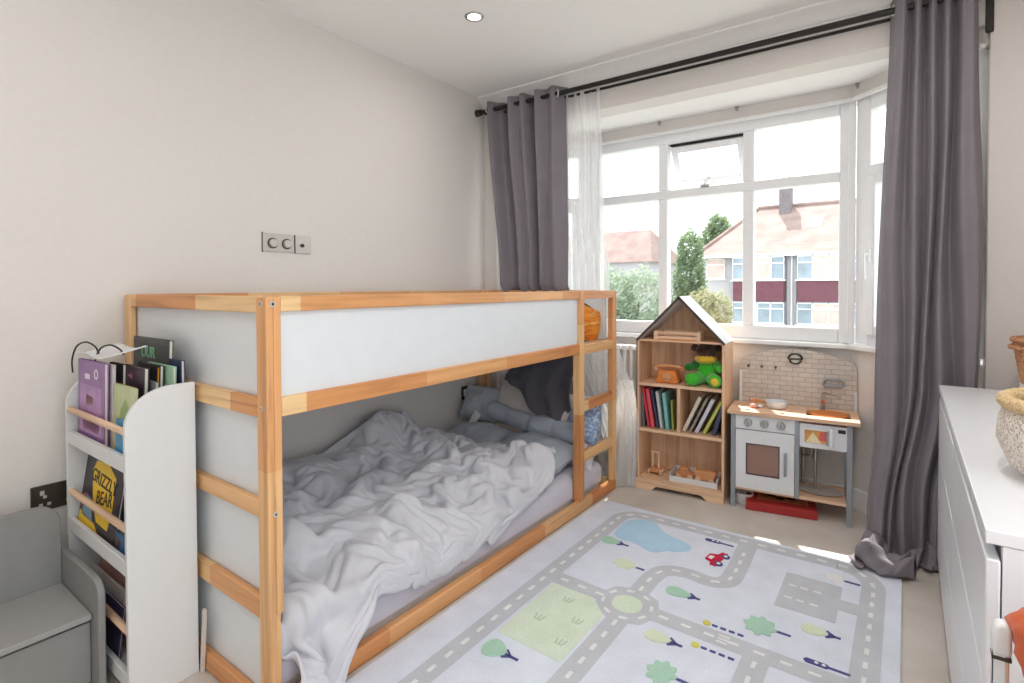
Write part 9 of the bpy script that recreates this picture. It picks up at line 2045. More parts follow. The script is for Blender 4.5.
# red car with navy wheels, lying on its side across the pile
cxc, cyc = 1.722, 1.600
car = [(-0.062, -0.020), (0.070, -0.020), (0.070, 0.004), (0.040, 0.010), (0.024, 0.040), (-0.028, 0.040), (-0.040, 0.010), (-0.062, 0.006)]
ca, sa_ = math.cos(R(83)), math.sin(R(83))
lay([(cxc + x * ca + y * sa_ * -1, cyc + x * sa_ + y * ca) for x, y in car], 8, 0.0040)
lay([(cxc + x * ca - y * sa_, cyc + x * sa_ + y * ca) for x, y in [(-0.020, 0.014), (0.014, 0.014), (0.010, 0.032), (-0.018, 0.032)]], 2, 0.0046)
for wx in (-0.036, 0.042):
    px_, py_ = cxc + wx * ca + 0.022 * sa_, cyc + wx * sa_ - 0.022 * ca
    lay(arcpts(px_, py_, 0.017, 0, 360, 16)[:-1], 7, 0.0048)
    lay(arcpts(px_, py_, 0.008, 0, 360, 12)[:-1], 2, 0.0056)


def traffic(x, y):
    lay([(x, y - 0.010), (x + 0.055, y - 0.010), (x + 0.066, y), (x + 0.055, y + 0.010), (x, y + 0.010), (x - 0.008, y)], 7, 0.0040)
    for k in range(3):
        lay(arcpts(x + 0.008 + 0.020 * k, y, 0.0058, 0, 360, 12)[:-1], 2 if k else 7, 0.0048)
    bar((x + 0.055, y), (x + 0.118, y), 0.007)


traffic(1.634, 1.758)
traffic(2.124, 1.126)


def lampost(x, y):
    lay(arcpts(x, y, 0.013, 0, 360, 14)[:-1], 9, 0.0040)
    for k in range(4):
        bar((x + 0.018 + 0.028 * k, y), (x + 0.036 + 0.028 * k, y), 0.008, 7)


lampost(1.818, 1.130)
lampost(1.822, 0.992)
single('rug', rug, RUG, 'pale grey rug with a road map, pond, trees and a red car', 'rug', (1.74, 0.92, 0.0), smooth=0)

# ------------------------------------------------------------------ white front facing bookshelf
bsf = thing('kids_bookshelf', 'white front facing childrens bookshelf with rounded sides at the near end of the bunk bed', 'bookshelf', (0.36, -0.10, 0), world=True)
SX0, SX1, SY0, SY1 = 0.085, 0.620, -0.196, -0.012


def side_profile():
    pts = [(SY1, 0.0), (SY1, 0.896), (SY1 - 0.03, 0.896)]
    for i in range(1, 13):
        a = R(90 + 90 * i / 12)
        pts.append((SY1 - 0.055 + (SY1 - 0.055 - SY0) * math.cos(a), 0.790 + 0.106 * math.sin(a)))
    pts += [(SY0, 0.0)]
    return pts


for x0 in (SX0, SX1 - 0.016):
    prism_x(side_profile(), x0, x0 + 0.016).build('side', M['shelfwhite'], bsf, bevel=0.0015)
MB().box(SX0 + 0.016, SY1 - 0.006, 0.03, SX1 - 0.016, SY1, 0.80).build('back_board', M['shelfwhite'], bsf, smooth=0)
for z in (0.680, 0.385, 0.060):
    MB().box(SX0 + 0.016, SY0 + 0.02, z - 0.012, SX1 - 0.016, SY1 - 0.006, z).build('shelf', M['shelfwhite'], bsf)
    MB().box(SX0 + 0.016, SY0 + 0.002, z - 0.018, SX1 - 0.016, SY0 + 0.016, z + 0.026).build('shelf_lip', M['shelfwhite'], bsf, bevel=0.002)
for z in (0.775, 0.498, 0.205):
    MB().cyl((SX0 + 0.016, SY0 + 0.010, z), (SX1 - 0.016, SY0 + 0.010, z), 0.010, n=14).build('dowel', M['rawwoodx'], bsf)


def face_book(x, y, z, w, h, t, c, label, tilt=6, rz=0, **kw):
    m = T(x, y, z) @ Matrix.Rotation(R(rz), 4, 'Z') @ Matrix.Rotation(R(-tilt), 4, 'X')
    return book('picture_book', label, w, h, t, cover(c, label[:16]), m, group='picture books in the white bookshelf', **kw)


white_ink = paint('white ink', srgb(224, 216, 224), 0.5)
black_ink = paint('black ink', srgb(30, 28, 30), 0.5)
green_ink = paint('mint green ink', srgb(128, 190, 150), 0.5)
gold_ink = paint('yellow ink', srgb(236, 196, 44), 0.45, 0.06, 20)
# top tier, front to back
face_book(0.125, -0.166, 0.682, 0.245, 0.265, 0.012, (150, 112, 164), 'large purple picture book at the front of the top tier of the white bookshelf', tilt=1, rz=0,
          title=[('O', 0.175, 0.225, 0.045, 0)], tmat=white_ink,
          art=[('cover_picture', paint('lilac print', srgb(176, 134, 184), 0.4, 0.15, 18), [(0.02, 0.03), (0.225, 0.03), (0.225, 0.185), (0.02, 0.185)]),
               ('cover_shape', white_ink, [(0.07, 0.205), (0.115, 0.205), (0.115, 0.222), (0.07, 0.222)]),
               ('cover_shape', paint('pink print', srgb(196, 120, 168), 0.4), [(0.05, 0.04), (0.20, 0.04), (0.205, 0.075), (0.05, 0.08)]),
               ('cover_shape', paint('gold print', srgb(196, 160, 140), 0.4), [(0.075, 0.12), (0.14, 0.125), (0.15, 0.15), (0.085, 0.155)])])
face_book(0.140, -0.150, 0.682, 0.245, 0.262, 0.008, (206, 198, 204), 'white backed book just behind the large purple book', tilt=1)
face_book(0.385, -0.150, 0.682, 0.165, 0.205, 0.010, (196, 206, 158), 'pale green picture book beside the purple book in the white bookshelf', tilt=2,
          art=[('cover_shape', paint('leaf print', srgb(150, 178, 112), 0.4, 0.15, 25), [(0.05, 0.05), (0.12, 0.06), (0.14, 0.12), (0.10, 0.17), (0.06, 0.13)]),
               ('cover_shape', paint('sand print', srgb(222, 200, 150), 0.4), [(0.012, 0.012), (0.05, 0.012), (0.04, 0.08), (0.012, 0.10)])])
face_book(0.470, -0.170, 0.682, 0.110, 0.112, 0.008, (70, 150, 198), 'small bright blue book low at the right of the top tier', tilt=2)
face_book(0.335, -0.136, 0.682, 0.165, 0.200, 0.010, (176, 82, 52), 'rust red book peeping over the pale green book', tilt=2)
face_book(0.255, -0.122, 0.682, 0.115, 0.258, 0.012, (40, 38, 40), 'narrow black book left of the dark plum book in the top tier', tilt=2)
face_book(0.345, -0.110, 0.682, 0.165, 0.256, 0.014, (62, 48, 58), 'dark plum book with a pink mark in the top tier', tilt=2,
          art=[('cover_shape', paint('pink mark', srgb(170, 92, 120), 0.4), [(0.035, 0.225), (0.075, 0.215), (0.07, 0.235)])])
face_book(0.420, -0.092, 0.682, 0.120, 0.215, 0.012, (112, 116, 120), 'grey book behind the dark plum book', tilt=2)
face_book(0.355, -0.076, 0.682, 0.175, 0.262, 0.012, (38, 40, 42), 'black book with a gold spine edge in the top tier', tilt=2,
          art=[('cover_shape', paint('amber strip', srgb(222, 156, 44), 0.4), [(0.160, 0.01), (0.170, 0.01), (0.170, 0.255), (0.160, 0.255)])])
face_book(0.385, -0.060, 0.682, 0.195, 0.262, 0.010, (158, 196, 168), 'mint green book with a white spine in the top tier', tilt=2)
ob = face_book(0.215, -0.040, 0.682, 0.285, 0.335, 0.014, (62, 64, 64), 'tall charcoal book lettered OUR at the back of the top tier', tilt=2,
               title=[('OUR', 0.125, 0.287, 0.052, 0)], tmat=green_ink,
               art=[('cover_shape', green_ink, [(0.07, 0.225), (0.19, 0.235), (0.19, 0.25), (0.09, 0.25)])])
face_book(0.500, -0.030, 0.682, 0.085, 0.278, 0.012, (46, 52, 86), 'navy book at the right end of the back row', tilt=0)
face_book(0.500, -0.048, 0.682, 0.030, 0.255, 0.008, (206, 206, 206), 'thin silver edged book beside the tall charcoal book', tilt=0)
# paper bag with black cord handles on top of the books
pb = thing('paper_bag', 'flattened white paper bag with black cord handles lying on the top row of books', 'paper bag', (0.25, -0.135, 0.945))
q = MB()
q.grid(lambda u, v: (-0.155 + u * 0.30 + 0.05 * v, -0.028 + v * 0.085, 0.010 + 0.030 * v + 0.006 * math.sin(u * 7) + 0.012 * u), 14, 8)
q.build('bag', M['white cloth'], pb, solid=0.004, smooth=60)
for dx, dy, s_ in ((-0.125, -0.034, 1), (-0.02, 0.0, 0.9)):
    q = MB()
    pts = [(dx - 0.008, dy - 0.012, -0.045), (dx - 0.004, dy - 0.014, 0.0), (dx + 0.03, dy - 0.010, 0.045 * s_), (dx + 0.085, dy + 0.0, 0.062 * s_), (dx + 0.135, dy + 0.010, 0.050 * s_), (dx + 0.150, dy + 0.016, 0.028)]
    q.tube([tuple(p) for p in smooth_path(pts, 6)], 0.0028, 6)
    q.build('cord_handle', M['black'], pb)
# middle tier
gb = face_book(0.112, -0.172, 0.388, 0.33, 0.235, 0.010, (52, 44, 52), 'yellow and dark picture book lettered GRIZZLY BEAR in the middle tier', tilt=9,
               title=[('GRIZZLY', 0.182, 0.172, 0.056, -3), ('BEAR', 0.205, 0.122, 0.058, 6)], tmat=black_ink,
               art=[('cover_shape', gold_ink, [(0.070, 0.19), (0.095, 0.225), (0.20, 0.230), (0.275, 0.20), (0.280, 0.10), (0.265, 0.04), (0.165, 0.045), (0.110, 0.10)]),
                    ('cover_shape', paint('blue grey print', srgb(122, 160, 182), 0.4), [(0.03, 0.04), (0.13, 0.035), (0.10, 0.10), (0.045, 0.11)]),
                    ('cover_shape', paint('red print', srgb(206, 84, 72), 0.4), [(0.012, 0.06), (0.05, 0.085), (0.045, 0.11), (0.012, 0.10)]),
                    ('cover_shape', gold_ink, [(0.008, 0.008), (0.20, 0.008), (0.15, 0.035), (0.008, 0.05)]),
                    ('cover_shape', paint('grass print', srgb(92, 142, 60), 0.4), [(0.005, 0.0), (0.19, 0.0), (0.19, 0.008), (0.005, 0.010)])])
face_book(0.385, -0.168, 0.388, 0.150, 0.060, 0.008, (58, 104, 148), 'low blue board book at the front right of the middle tier', tilt=4,
          art=[('cover_shape', paint('bear print', srgb(84, 62, 54), 0.4), [(0.03, 0.012), (0.09, 0.010), (0.10, 0.040), (0.06, 0.052), (0.03, 0.045)])])
face_book(0.400, -0.152, 0.388, 0.180, 0.225, 0.008, (54, 78, 126), 'dark blue picture book with a red shape at the right of the middle tier', tilt=6,
          art=[('cover_shape', paint('brick print', srgb(176, 70, 66), 0.4), [(0.06, 0.02), (0.12, 0.02), (0.14, 0.09), (0.10, 0.12), (0.06, 0.08)])])
face_book(0.130, -0.112, 0.388, 0.30, 0.235, 0.010, (84, 74, 82), 'dark grey book behind the yellow book in the middle tier', tilt=8)
# bottom tier: thin books leaning back in a fan
bt = [((72, 66, 96), 'indigo book at the front of the bottom tier', 0.106, 0.36), ((222, 214, 206), 'white paperback second in the bottom tier', 0.112, 0.30), ((206, 160, 150), 'pale pink book in the bottom tier', 0.12, 0.36),
      ((128, 60, 66), 'maroon book in the bottom tier', 0.18, 0.34), ((70, 72, 88), 'slate blue book in the bottom tier', 0.20, 0.36), ((48, 50, 58), 'charcoal book at the back of the bottom tier', 0.17, 0.40)]
for i, (c_, lb, x_, w_) in enumerate(bt):
    face_book(x_, -0.172 + 0.019 * i, 0.063, min(w_, SX1 - 0.022 - x_), 0.150 + 0.021 * i, 0.008, c_, lb + ' of the white bookshelf', tilt=7)
# slim cream board behind the shelf
q = MB().box(0.622, -0.0105, 0.02, 0.634, -0.003, 0.20, mtx=T(0.004, 0, 0.0, ry=6))
single('board_strip', MB().box(-0.007, -0.004, 0.0, 0.007, 0.004, 0.20, mtx=T(0, 0, 0, ry=6)), M['cream'], 'thin cream board leaning upright between the white bookshelf and the bed end', 'board', (0.628, -0.006, 0.001), local=True)

# ------------------------------------------------------------------ grey storage bench
bn = thing('storage_bench', 'grey painted childrens storage bench with rounded arms near the left wall', 'bench', (0.33, -0.50, 0), world=True)
NY0, NY1 = -0.79, -0.213


def arm_poly():
    # x-z outline: rises at the back, curves down at the front edge
    pts = [(0.145, 0.0), (0.500, 0.0), (0.505, 0.285)]
    for i in range(1, 9):
        a = R(90 * i / 8)
        pts.append((0.455 + 0.05 * math.cos(a), 0.285 + 0.05 * math.sin(a)))
    pts += [(0.30, 0.336), (0.20, 0.330), (0.145, 0.330)]
    return pts


for y1 in (NY1, NY0 + 0.018):
    MB().prism(arm_poly(), -0.0, 0.018, mtx=T(0, y1, 0, rx=90)).build('arm', M['greybench'], bn, bevel=0.003)
bk = [(NY0 + 0.018, 0.05), (NY1 - 0.018, 0.05), (NY1 - 0.018, 0.385)]
for i in range(1, 9):
    a = R(90 * i / 8)
    bk.append((NY1 - 0.018 - 0.06 + 0.06 * math.cos(a), 0.425 + 0.065 * math.sin(a)))
for i in range(8):
    a = R(90 + 90 * i / 8)
    bk.append((NY0 + 0.018 + 0.06 + 0.06 * math.cos(a), 0.425 + 0.065 * math.sin(a)))
bk.append((NY0 + 0.018, 0.385))
prism_x(bk, 0.148, 0.168).build('backrest', M['greybench'], bn, bevel=0.003)
MB().box(0.169, NY0 + 0.019, 0.212, 0.455, NY1 - 0.019, 0.230).build('seat_lid', M['greybenchseat'], bn, bevel=0.003)
MB().box(0.420, NY0 + 0.019, 0.02, 0.438, NY1 - 0.019, 0.200).build('front_board', M['greybench'], bn, bevel=0.002)
MB().box(0.169, NY0 + 0.019, 0.02, 0.420, NY1 - 0.019, 0.035).build('floor_board', M['greybench'], bn)

# ------------------------------------------------------------------ white dresser on the right
ds = thing('dresser', 'white chest of drawers with handleless fronts along the right side', 'chest of drawers', (2.71, 1.22, 0), world=True)
DY0, DY1, DX0, DX1 = 0.42, 2.018, 2.476, 2.958
MB().box(DX0, DY0, 0.757, DX1, DY1, 0.780).build('top', M['dresser'], ds, bevel=0.0015)
for y in (DY0 + 0.002, DY1 - 0.022):
    MB().box(DX0 + 0.022, y, 0.0, DX1, y + 0.02, 0.756).build('side', M['dresser'], ds, bevel=0.001)
MB().box(DX1 - 0.01, DY0 + 0.022, 0.03, DX1, DY1 - 0.022, 0.756).build('back', M['dresser'], ds, smooth=0)
MB().box(DX0 + 0.05, DY0 + 0.022, 0.0, DX0 + 0.066, DY1 - 0.022, 0.06).build('plinth', M['dresser'], ds, smooth=0)
MB().box(DX0 + 0.022, (DY0 + DY1) / 2 - 0.01, 0.06, DX1 - 0.012, (DY0 + DY1) / 2 + 0.01, 0.756).build('partition', M['dresser'], ds, smooth=0)
ymid = (DY0 + DY1) / 2
for k, (z0, z1) in enumerate(((0.520, 0.731), (0.308, 0.512), (0.075, 0.300))):
    for (a, b) in ((DY0 + 0.002, ymid - 0.0015), (ymid + 0.0015, DY1 - 0.002)):
        dw = MB().box(DX0 + 0.001, a, z0, DX0 + 0.020, b, z1).build('drawer', M['dresser'], ds, bevel=0.003)
        MB().box(DX0 + 0.0225, a + 0.03, z0 + 0.02, DX0 + 0.035, b - 0.03, z1 - 0.03).build('drawer_box', M['dresser'], dw, smooth=0)

# baskets on the dresser
bkt = thing('woven_basket', 'large cream woven cord basket with a straw rim on the dresser', 'basket', (2.71, 0.80, 0.7805))
prof = [(0.02, 0.0), (0.135, 0.0), (0.165, 0.025), (0.184, 0.075), (0.181, 0.120), (0.170, 0.150)]
q = MB().lathe(prof + [(0.160, 0.150), (0.170, 0.12), (0.172, 0.075), (0.155, 0.03), (0.125, 0.01), (0.02, 0.008)], 48)
q.build('body', M['basketwhite'], bkt, smooth=70)
q = MB()
pts = []
for i in range(160):
    a = 2 * PI * i / 160
    pts.append((0.170 * math.cos(a), 0.170 * math.sin(a), 0.156 + 0.0006 * math.sin(40 * a)))
q.tube(pts, 0.0145, 12, closed=True)
q.build('rim', M['basketrim'], bkt, smooth=180)
q = MB()
cushion(q, (0.26, 0.24, 0.12), Matrix.Identity(4), 0.012, 61, crease=9)
single('folded_blanket', q, M['cream'], 'pale cream blanket bundled inside the woven cord basket', 'blanket', (2.71, 0.80, 0.885), smooth=80, local=True)
b2 = thing('wicker_basket', 'brown wicker basket with a cream foot at the back of the dresser', 'basket', (2.800, 1.88, 0.7805))
q = MB().lathe([(0.02, 0.0), (0.098, 0.0), (0.102, 0.05), (0.098, 0.052), (0.02, 0.052)], 40)
q.build('foot_band', M['basketwhite'], b2, smooth=50)
q = MB().lathe([(0.02, 0.0525), (0.100, 0.0525), (0.110, 0.11), (0.124, 0.205), (0.117, 0.205), (0.104, 0.12), (0.092, 0.066), (0.02, 0.062)], 48)
q.build('body', M['wicker'], b2, smooth=50)
q = MB()
q.tube([(0.122 * math.cos(2 * PI * i / 140), 0.122 * math.sin(2 * PI * i / 140), 0.207 + 0.0015 * math.sin(2 * PI * i / 140 * 35)) for i in range(140)], 0.009, 8, closed=True)
q.tube([(0.129 * math.cos(2 * PI * i / 140), 0.129 * math.sin(2 * PI * i / 140), 0.180 + 0.0015 * math.cos(2 * PI * i / 140 * 35)) for i in range(140)], 0.007, 8, closed=True)
q.build('rim', M['wicker'], b2, smooth=180)

# toy pram at the bottom right corner of the photo
pm = thing('doll_pram', 'white and raw wood toy doll pram standing at the near end of the dresser', 'toy pram', (2.66, 0.12, 0), world=True)
for y in (0.0, 0.235):
    q = MB()
    pts = [(2.469, 0.0), (2.486, 0.0), (2.486, 0.70)]
    for i in range(1, 10):
        a = R(180 * i / 10)
        pts.append((2.4775 + 0.0085 * math.cos(a), 0.70 + 0.012 * math.sin(a)))
    pts += [(2.469, 0.70)]
    q.prism(pts, 0, 0.014, mtx=T(0, y + 0.014, 0, rx=90))
    o = q.build('upright', [M['rawwoodz']], pm, bevel=0.003)
    q = MB().box(2.4675, y - 0.0015, 0.30, 2.481, y - 0.0002, 0.68).box(2.4675, y - 0.0015, 0.30, 2.4688, y + 0.014, 0.68)
    q.build('white_face', M['board'], o, smooth=0)
    q = MB()
    cap = [(2.4665, 0.672), (2.4885, 0.672), (2.4885, 0.702)]
    for i in range(1, 12):
        a = R(180 * i / 12)
        cap.append((2.4775 + 0.011 * math.cos(a), 0.702 + 0.016 * math.sin(a)))
    cap.append((2.4665, 0.702))
    q.prism(cap, -0.003, 0.017, mtx=T(0, y + 0.014, 0, rx=90))
    q.build('white_cap', M['board'], o, bevel=0.005, seg=4, smooth=60)
    MB().box(2.467, y - 0.0025, 0.666, 2.488, y + 0.0165, 0.6715).build('joint_ring', M['plate'], o, bevel=0.001)
    MB().box(2.84, y, 0.0, 2.872, y + 0.02, 0.55).build('upright', M['rawwoodz'], pm, bevel=0.003)
    MB().box(2.4875, y + 0.001, 0.30, 2.84, y + 0.012, 0.52).build('side_board', M['rawwoodx'], pm, bevel=0.002)
MB().box(2.4875, 0.021, 0.30, 2.84, 0.234, 0.312).build('floor_board', M['rawwoodx'], pm)
MB().box(2.4865, 0.021, 0.3125, 2.496, 0.234, 0.52).box(2.831, 0.021, 0.3125, 2.84, 0.234, 0.52).build('end_board', M['rawwoodz'], pm)
for y in (-0.012, 0.257):
    for x in (2.470, 2.856):
        MB().cyl((x, y - 0.010, 0.06), (x, y + 0.010, 0.06), 0.06, n=28).build('wheel', M['rawwoodz'], pm, bevel=0.003)
q = MB()
q.ball((0, 0, 0), (0.098, 0.100, 0.062), 40, f=lambda v: 1 + 0.10 * mn.noise(v * 2.2 + Vector((4, 0, 0))) + 0.05 * mn.noise(v * 6) + 0.03 * math.sin(v.x * 9 + v.y * 14))
single('doll_blanket', q, M['orange cloth'], 'rust orange doll blanket heaped in the toy pram', 'blanket', (2.583, 0.225, 0.705), smooth=180, local=True)
q = MB()
cushion(q, (0.28, 0.20, 0.26), Matrix.Identity(4), 0.02, 73, crease=12)
single('doll_cushion', q, M['navy cloth'], 'navy blue cushion under the orange blanket in the toy pram', 'cushion', (2.635, 0.128, 0.535), smooth=80, local=True)

# ------------------------------------------------------------------ outside the window
ZG = -2.9
struct('ground', MB().box(-60, 3.2, ZG - 0.2, 60, 70, ZG), M['grass'], smooth=0)
S = 1.6


def ex(x): return 2.3676 + (x - 2.3676) * S
def ez(z): return 1.1839 + (z - 1.1839) * S


YH = -0.7526 + (18 + 0.7526) * S
hs = thing('terraced_house', 'pale terraced house with red hung tiles and a clay tile roof, opposite the window', 'house', (0, YH, ZG), world=True)
hx0, hx1 = ex(-3.29), 16.0
ze = ez(2.185)
MB().box(hx0, YH, ZG, hx1, YH + 8, ze).build('wall', M['render'], hs, smooth=0)
zr = ez(3.66) + 0.55
xr = ex(-1.80) - 0.35
q = MB()
A = [(hx0 - 0.35, YH - 0.45, ze), (hx1, YH - 0.45, ze), (hx1, YH + 4, zr), (xr, YH + 4, zr), (hx0 - 0.35, YH + 8.4, ze), (hx1, YH + 8.4, ze)]
q.add(A, [(0, 1, 2, 3), (0, 3, 4), (4, 3, 2, 5), (0, 4, 5, 1), (1, 5, 2)])
rf = q.build('roof', M['roof'], hs, smooth=0)
MB().box(hx0 - 0.38, YH - 0.52, ze - 0.12, hx1, YH - 0.40, ze + 0.02).build('gutter', M['trim'], rf, smooth=0)
MB().tube([(xr, YH + 4, zr + 0.03), (hx1, YH + 4, zr + 0.03)], 0.12, 8).tube([(xr, YH + 4, zr + 0.03), (hx0 - 0.35, YH - 0.45, ze + 0.03)], 0.10, 8).build('ridge_tiles', M['redtile'] if False else M['roof'], rf)
chx = ex(-0.70) - 0.62
ch = MB().box(chx - 0.30, YH + 3.2, zr - 1.6, chx + 0.28, YH + 4.1, zr + 1.05).box(chx - 0.35, YH + 3.15, zr + 1.05, chx + 0.33, YH + 4.15, zr + 1.2)
chm = ch.build('chimney', M['chimney'], rf, smooth=0)
for dx in (-0.14, 0.14):
    MB().cyl((chx + dx, YH + 3.6, zr + 1.2), (chx + dx, YH + 3.6, zr + 1.6), 0.11, 0.09, 14).build('chimney_pot', M['roof'], chm)
slope = (zr - ze) / 4.45
skx0, skx1 = ex(-0.26) - 0.1, ex(0.14)
q = MB()
def onroof(x, t, o=0.05): return (x, YH - 0.45 + t, ze + slope * t + o)
q.add([onroof(skx0, 2.25), onroof(skx1, 2.25), onroof(skx1, 2.95), onroof(skx0, 2.95), onroof(skx0, 2.25, -0.05), onroof(skx1, 2.25, -0.05), onroof(skx1, 2.95, -0.05), onroof(skx0, 2.95, -0.05)],
      [(0, 1, 2, 3), (7, 6, 5, 4), (0, 4, 5, 1), (1, 5, 6, 2), (2, 6, 7, 3), (3, 7, 4, 0)])
q.build('skylight', M['trim'], rf, smooth=0)


def house_window(x0, x1, z0, z1, y, cols, top, parent, pane='extglass'):
    f = MB()
    b = 0.055
    w = (x1 - x0) / cols
    f.box(x0, y - 0.05, z0, x1, y + 0.05, z0 + b).box(x0, y - 0.05, z1 - b, x1, y + 0.05, z1)
    zt = z1 - (z1 - z0) * 0.30
    for i in range(cols + 1):
        xx = x0 + w * i
        f.box(max(x0, xx - b * 0.55), y - 0.05, z0, min(x1, xx + b * 0.55), y + 0.05, z1)
    if top:
        f.box(x0, y - 0.05, zt - b / 2, x1, y + 0.05, zt + b / 2)
    f.box(x0 - 0.06, y - 0.12, z0 - 0.07, x1 + 0.06, y + 0.05, z0)
    fr = f.build('window', M['trim'], parent, smooth=0)
    for i in range(cols):
        MB().box(x0 + w * i + 0.03, y - 0.01, z0 + 0.02, x0 + w * (i + 1) - 0.03, y + 0.01, z1 - 0.02).build('pane', M['curtglass'] if pane == 'mix' and i in (1, 2) else M['extglass'] if pane != 'pink' else M['curtglass'], fr, smooth=0)
    return fr


house_window(ex(-3.15), ex(-2.54), ez(1.42), ez(2.10), YH - 0.03, 1, True, hs, 'pink')
bays = [(ex(-2.25), ex(-0.69)), (ex(-0.36), ex(1.35)), (ex(2.2), ex(3.9)), (ex(4.2), ex(5.8))]
for i, (a, b) in enumerate(bays):
    by = YH - 0.55
    bq = MB()
    bq.prism([(a, YH + 0.02), (a, by + 0.3), (a + 0.3, by), (b - 0.3, by), (b, by + 0.3), (b, YH + 0.02)], ZG, ez(0.0))
    bq.prism([(a, YH + 0.02), (a, by + 0.3), (a + 0.3, by), (b - 0.3, by), (b, by + 0.3), (b, YH + 0.02)], ez(2.12), ze - 0.02)
    bay_ = bq.build('bay', M['render'], hs, smooth=0)
    MB().prism([(a + 0.02, YH + 0.02), (a + 0.02, by + 0.2), (a + 0.06, by + 0.02), (b - 0.06, by + 0.02), (b - 0.02, by + 0.2), (b - 0.02, YH + 0.02)], ez(0.69), ez(1.365)).build('hung_tiles', M['redtile'], bay_, smooth=0)
    MB().box(a + 0.06, by + 0.10, ez(0.0), b - 0.06, YH + 0.02, ez(0.69)).box(a + 0.06, by + 0.10, ez(1.365), b - 0.06, YH + 0.02, ez(2.12)).build('bay_core', M['extglass'], bay_, smooth=0)
    house_window(a + 0.02, b - 0.02, ez(1.375), ez(2.11), by + 0.05, 4, True, hs, 'mix')
    house_window(a + 0.02, b - 0.02, ez(-0.01), ez(0.66), by + 0.05, 4, True, hs, 'mix' if i == 1 else 'extglass')
q = MB().box(ex(-0.66), YH - 0.12, ZG, ex(-0.40), YH, ze - 0.05)
q.build('pier', M['render'], hs, smooth=0)
MB().cyl((ex(-0.53), YH - 0.16, ZG), (ex(-0.53), YH - 0.16, ze - 0.1), 0.05, n=10).build('downpipe', M['trim'], hs)

YH2 = -0.7526 + (22 + 0.7526) * S
h2 = thing('brick_house', 'second house with a clay tile roof, seen through the left pane behind the bushes', 'house', (-14, YH2, ZG), world=True)
hx = ex(-6.86)
MB().box(-30, YH2, ZG, hx, YH2 + 7, ez(2.262)).build('wall', M['render'], h2, smooth=0)
zr2 = ez(3.64) + 0.3
q = MB()
q.add([(-30, YH2 - 0.4, ez(2.262)), (hx + 0.35, YH2 - 0.4, ez(2.262)), (ex(-7.2) - 0.15, YH2 + 2.2, zr2), (-30, YH2 + 2.2, zr2), (hx + 0.35, YH2 + 7.4, ez(2.262)), (-30, YH2 + 7.4, ez(2.262))],
      [(0, 1, 2, 3), (1, 4, 2), (4, 5, 3, 2), (0, 3, 5), (0, 5, 4, 1)])
q.build('roof', M['roof'], h2, smooth=0)
house_window(ex(-9.0) - 0.8, ex(-9.0) + 0.8, ez(1.3), ez(2.0), YH2 - 0.03, 2, True, h2)


def bush(name, label, blobs, n, size, mat, trunk, seed, base, group='trees and bushes outside the window'):
    rnd = random.Random(seed)
    t = thing(name, label, 'tree', base, world=True, group=group)
    q = MB()
    vol = [b[3] * b[4] * b[5] for b in blobs]
    tot = sum(v ** 0.67 for v in vol)
    for b, vv in zip(blobs, vol):
        cx, cy, cz, rx, ry, rz = b
        for k in range(int(n * vv ** 0.67 / tot)):
            d = Vector((rnd.gauss(0, 1), rnd.gauss(0, 1), rnd.gauss(0, 1))).normalized()
            rr = rnd.uniform(0.6, 1.05) * (1 + 0.22 * mn.noise(d * 2.5 + Vector((seed, 0, 0))))
            p = Vector((cx + d.x * rx * rr, cy + d.y * ry * rr, cz + d.z * rz * rr))
            s = size * rnd.uniform(0.6, 1.3)
            a = Vector((rnd.gauss(0, 1), rnd.gauss(0, 1), rnd.gauss(0, 1))).normalized()
            b2_ = a.orthogonal().normalized()
            c2 = a.cross(b2_)
            q.add([p - b2_ * s, p + c2 * s * 0.45 + a * s * 0.1, p + b2_ * s, p - c2 * s * 0.45 + a * s * 0.1], [(0, 1, 2, 3)])
    q.build('foliage', mat, t, smooth=0)
    tq = MB()
    for (x, y, z, r) in trunk:
        tq.tube([(base[0], base[1], base[2]), ((base[0] + x) / 2 + 0.1, y, (base[2] + z) / 2), (x, y, z)], [r, r * 0.8, r * 0.3], 8)
    tq.build('trunk', M['bark'], t)
    return t


YT = -0.7526 + 12.75 * S
def tx(x): return 2.3676 + (x - 2.3676) * S
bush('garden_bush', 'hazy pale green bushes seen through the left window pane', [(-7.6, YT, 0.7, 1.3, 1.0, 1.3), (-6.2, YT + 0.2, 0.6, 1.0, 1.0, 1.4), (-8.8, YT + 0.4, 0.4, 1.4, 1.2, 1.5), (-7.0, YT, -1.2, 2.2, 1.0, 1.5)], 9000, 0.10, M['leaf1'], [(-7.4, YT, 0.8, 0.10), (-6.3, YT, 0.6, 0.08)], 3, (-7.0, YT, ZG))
bush('garden_tree', 'narrow green tree standing left of the terraced house', [(-4.45, YT + 0.6, 2.55, 0.50, 0.5, 0.75), (-4.5, YT + 0.6, 1.5, 0.62, 0.6, 0.9), (-4.45, YT + 0.6, 0.4, 0.72, 0.6, 1.0), (-4.3, YT + 0.6, -1.0, 0.9, 0.7, 0.9)], 8000, 0.085, M['leaf2'], [(-4.45, YT + 0.6, 2.2, 0.12)], 5, (-4.45, YT + 0.6, ZG))
bush('flowering_shrub', 'low yellow green shrub below the terraced house, under the middle pane', [(-3.55, YT - 0.9, 0.40, 0.62, 0.5, 0.70), (-2.95, YT - 0.9, 0.25, 0.5, 0.5, 0.72), (-3.4, YT - 0.9, -0.9, 0.9, 0.6, 0.9)], 4200, 0.075, M['leaf3'], [(-3.4, YT - 0.9, 0.3, 0.06)], 8, (-3.4, YT - 0.9, ZG))
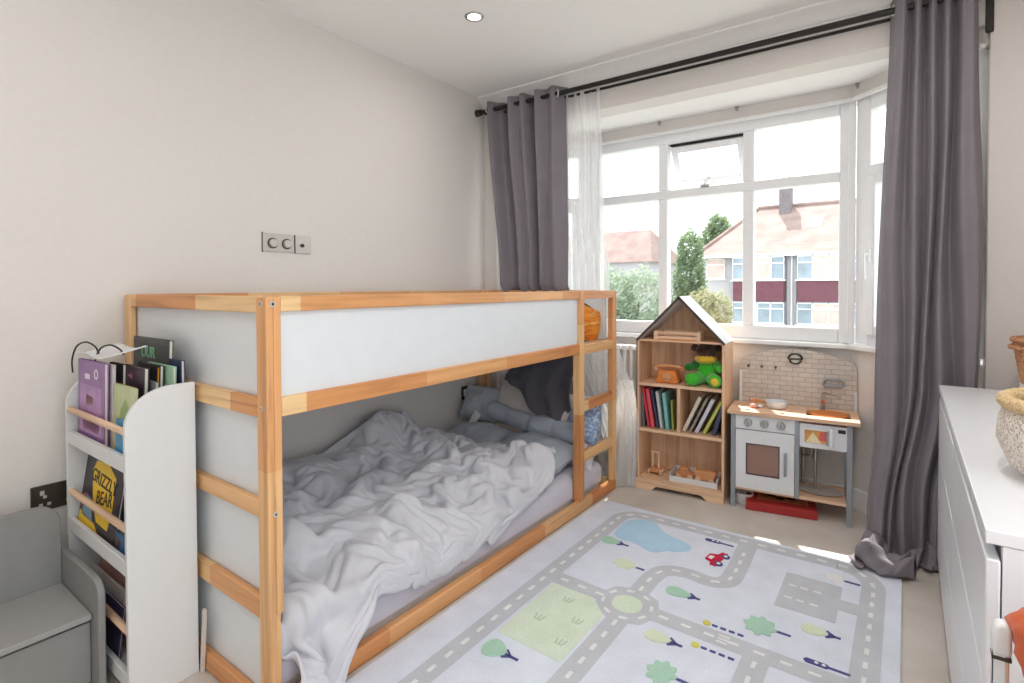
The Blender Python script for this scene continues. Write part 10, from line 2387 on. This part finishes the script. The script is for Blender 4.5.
bush('garden_tree', 'tree top rising behind the hipped end of the terraced house roof', [(-10.2, 44, 4.6, 1.3, 1.2, 1.5), (-9.9, 44, 6.0, 0.9, 0.9, 0.9), (-10.0, 44, 2.6, 1.8, 1.3, 2.0)], 5200, 0.17, M['leaf2'], [(-10.0, 44, 5.0, 0.16)], 12, (-10.0, 44, ZG))

# ------------------------------------------------------------------ light, sky, camera
w = bpy.data.worlds.new('sky')
sc.world = w
w.use_nodes = True
bg = w.node_tree.nodes['Background']
bg.inputs['Color'].default_value = (0.93, 0.965, 1.0, 1)
bg.inputs['Strength'].default_value = SKY
sun = bpy.data.lights.new('sun', 'SUN')
sun.energy = SUN
sun.angle = R(0.8)
sun.color = (1.0, 0.95, 0.88)
so = bpy.data.objects.new('sun', sun)
COL.objects.link(so)
so.rotation_euler = Vector((0.25, -0.53, -0.93)).to_track_quat('-Z', 'Y').to_euler()
so.location = (-3, 10, 20)
# portals in the three bay windows and the added side window: they only guide the sky sampling
for (loc, sx, sy, rz) in (((1.36, 2.70, 1.52), 1.5, 1.25, 0), ((2.39, 2.44, 1.5), 0.62, 1.25, -43), ((0.33, 2.44, 1.5), 0.62, 1.25, 43), ((XR + 0.11, -0.625, 1.175), 1.95, 1.95, -90)):
    pl = bpy.data.lights.new('window_portal', 'AREA')
    pl.shape = 'RECTANGLE'
    pl.size, pl.size_y = sx, sy
    pl.cycles.is_portal = True
    po = bpy.data.objects.new('window_portal', pl)
    COL.objects.link(po)
    po.location = loc
    po.rotation_euler = (R(-90), 0, R(rz))

cam = bpy.data.cameras.new('camera')
cam.sensor_fit = 'HORIZONTAL'
cam.sensor_width = 36
cam.lens = 536.586 / 1024 * 36
cam.shift_y = (297.13 - 341.5) / 1024
cam.clip_start = 0.02
cam.clip_end = 300
co = bpy.data.objects.new('camera', cam)
COL.objects.link(co)
co.matrix_world = Matrix.Translation((2.3676, -0.7526, 1.1839)) @ Matrix.Rotation(0.6344, 4, 'Z') @ Matrix.Rotation(PI / 2 - 0.0198, 4, 'X') @ Matrix.Rotation(-0.0032, 4, 'Z')
sc.camera = co
sc.cycles.use_denoising = True
sc.cycles.max_bounces = 10
sc.cycles.diffuse_bounces = 6
sc.cycles.glossy_bounces = 4
sc.cycles.transparent_max_bounces = 12
sc.cycles.sample_clamp_indirect = 8.0
sc.cycles.caustics_reflective = False
sc.cycles.caustics_refractive = False
sc.view_settings.view_transform = 'Standard'
sc.view_settings.look = 'None'
sc.view_settings.gamma = 1.0
sc.view_settings.use_curve_mapping = False
sc.view_settings.exposure = EXPO
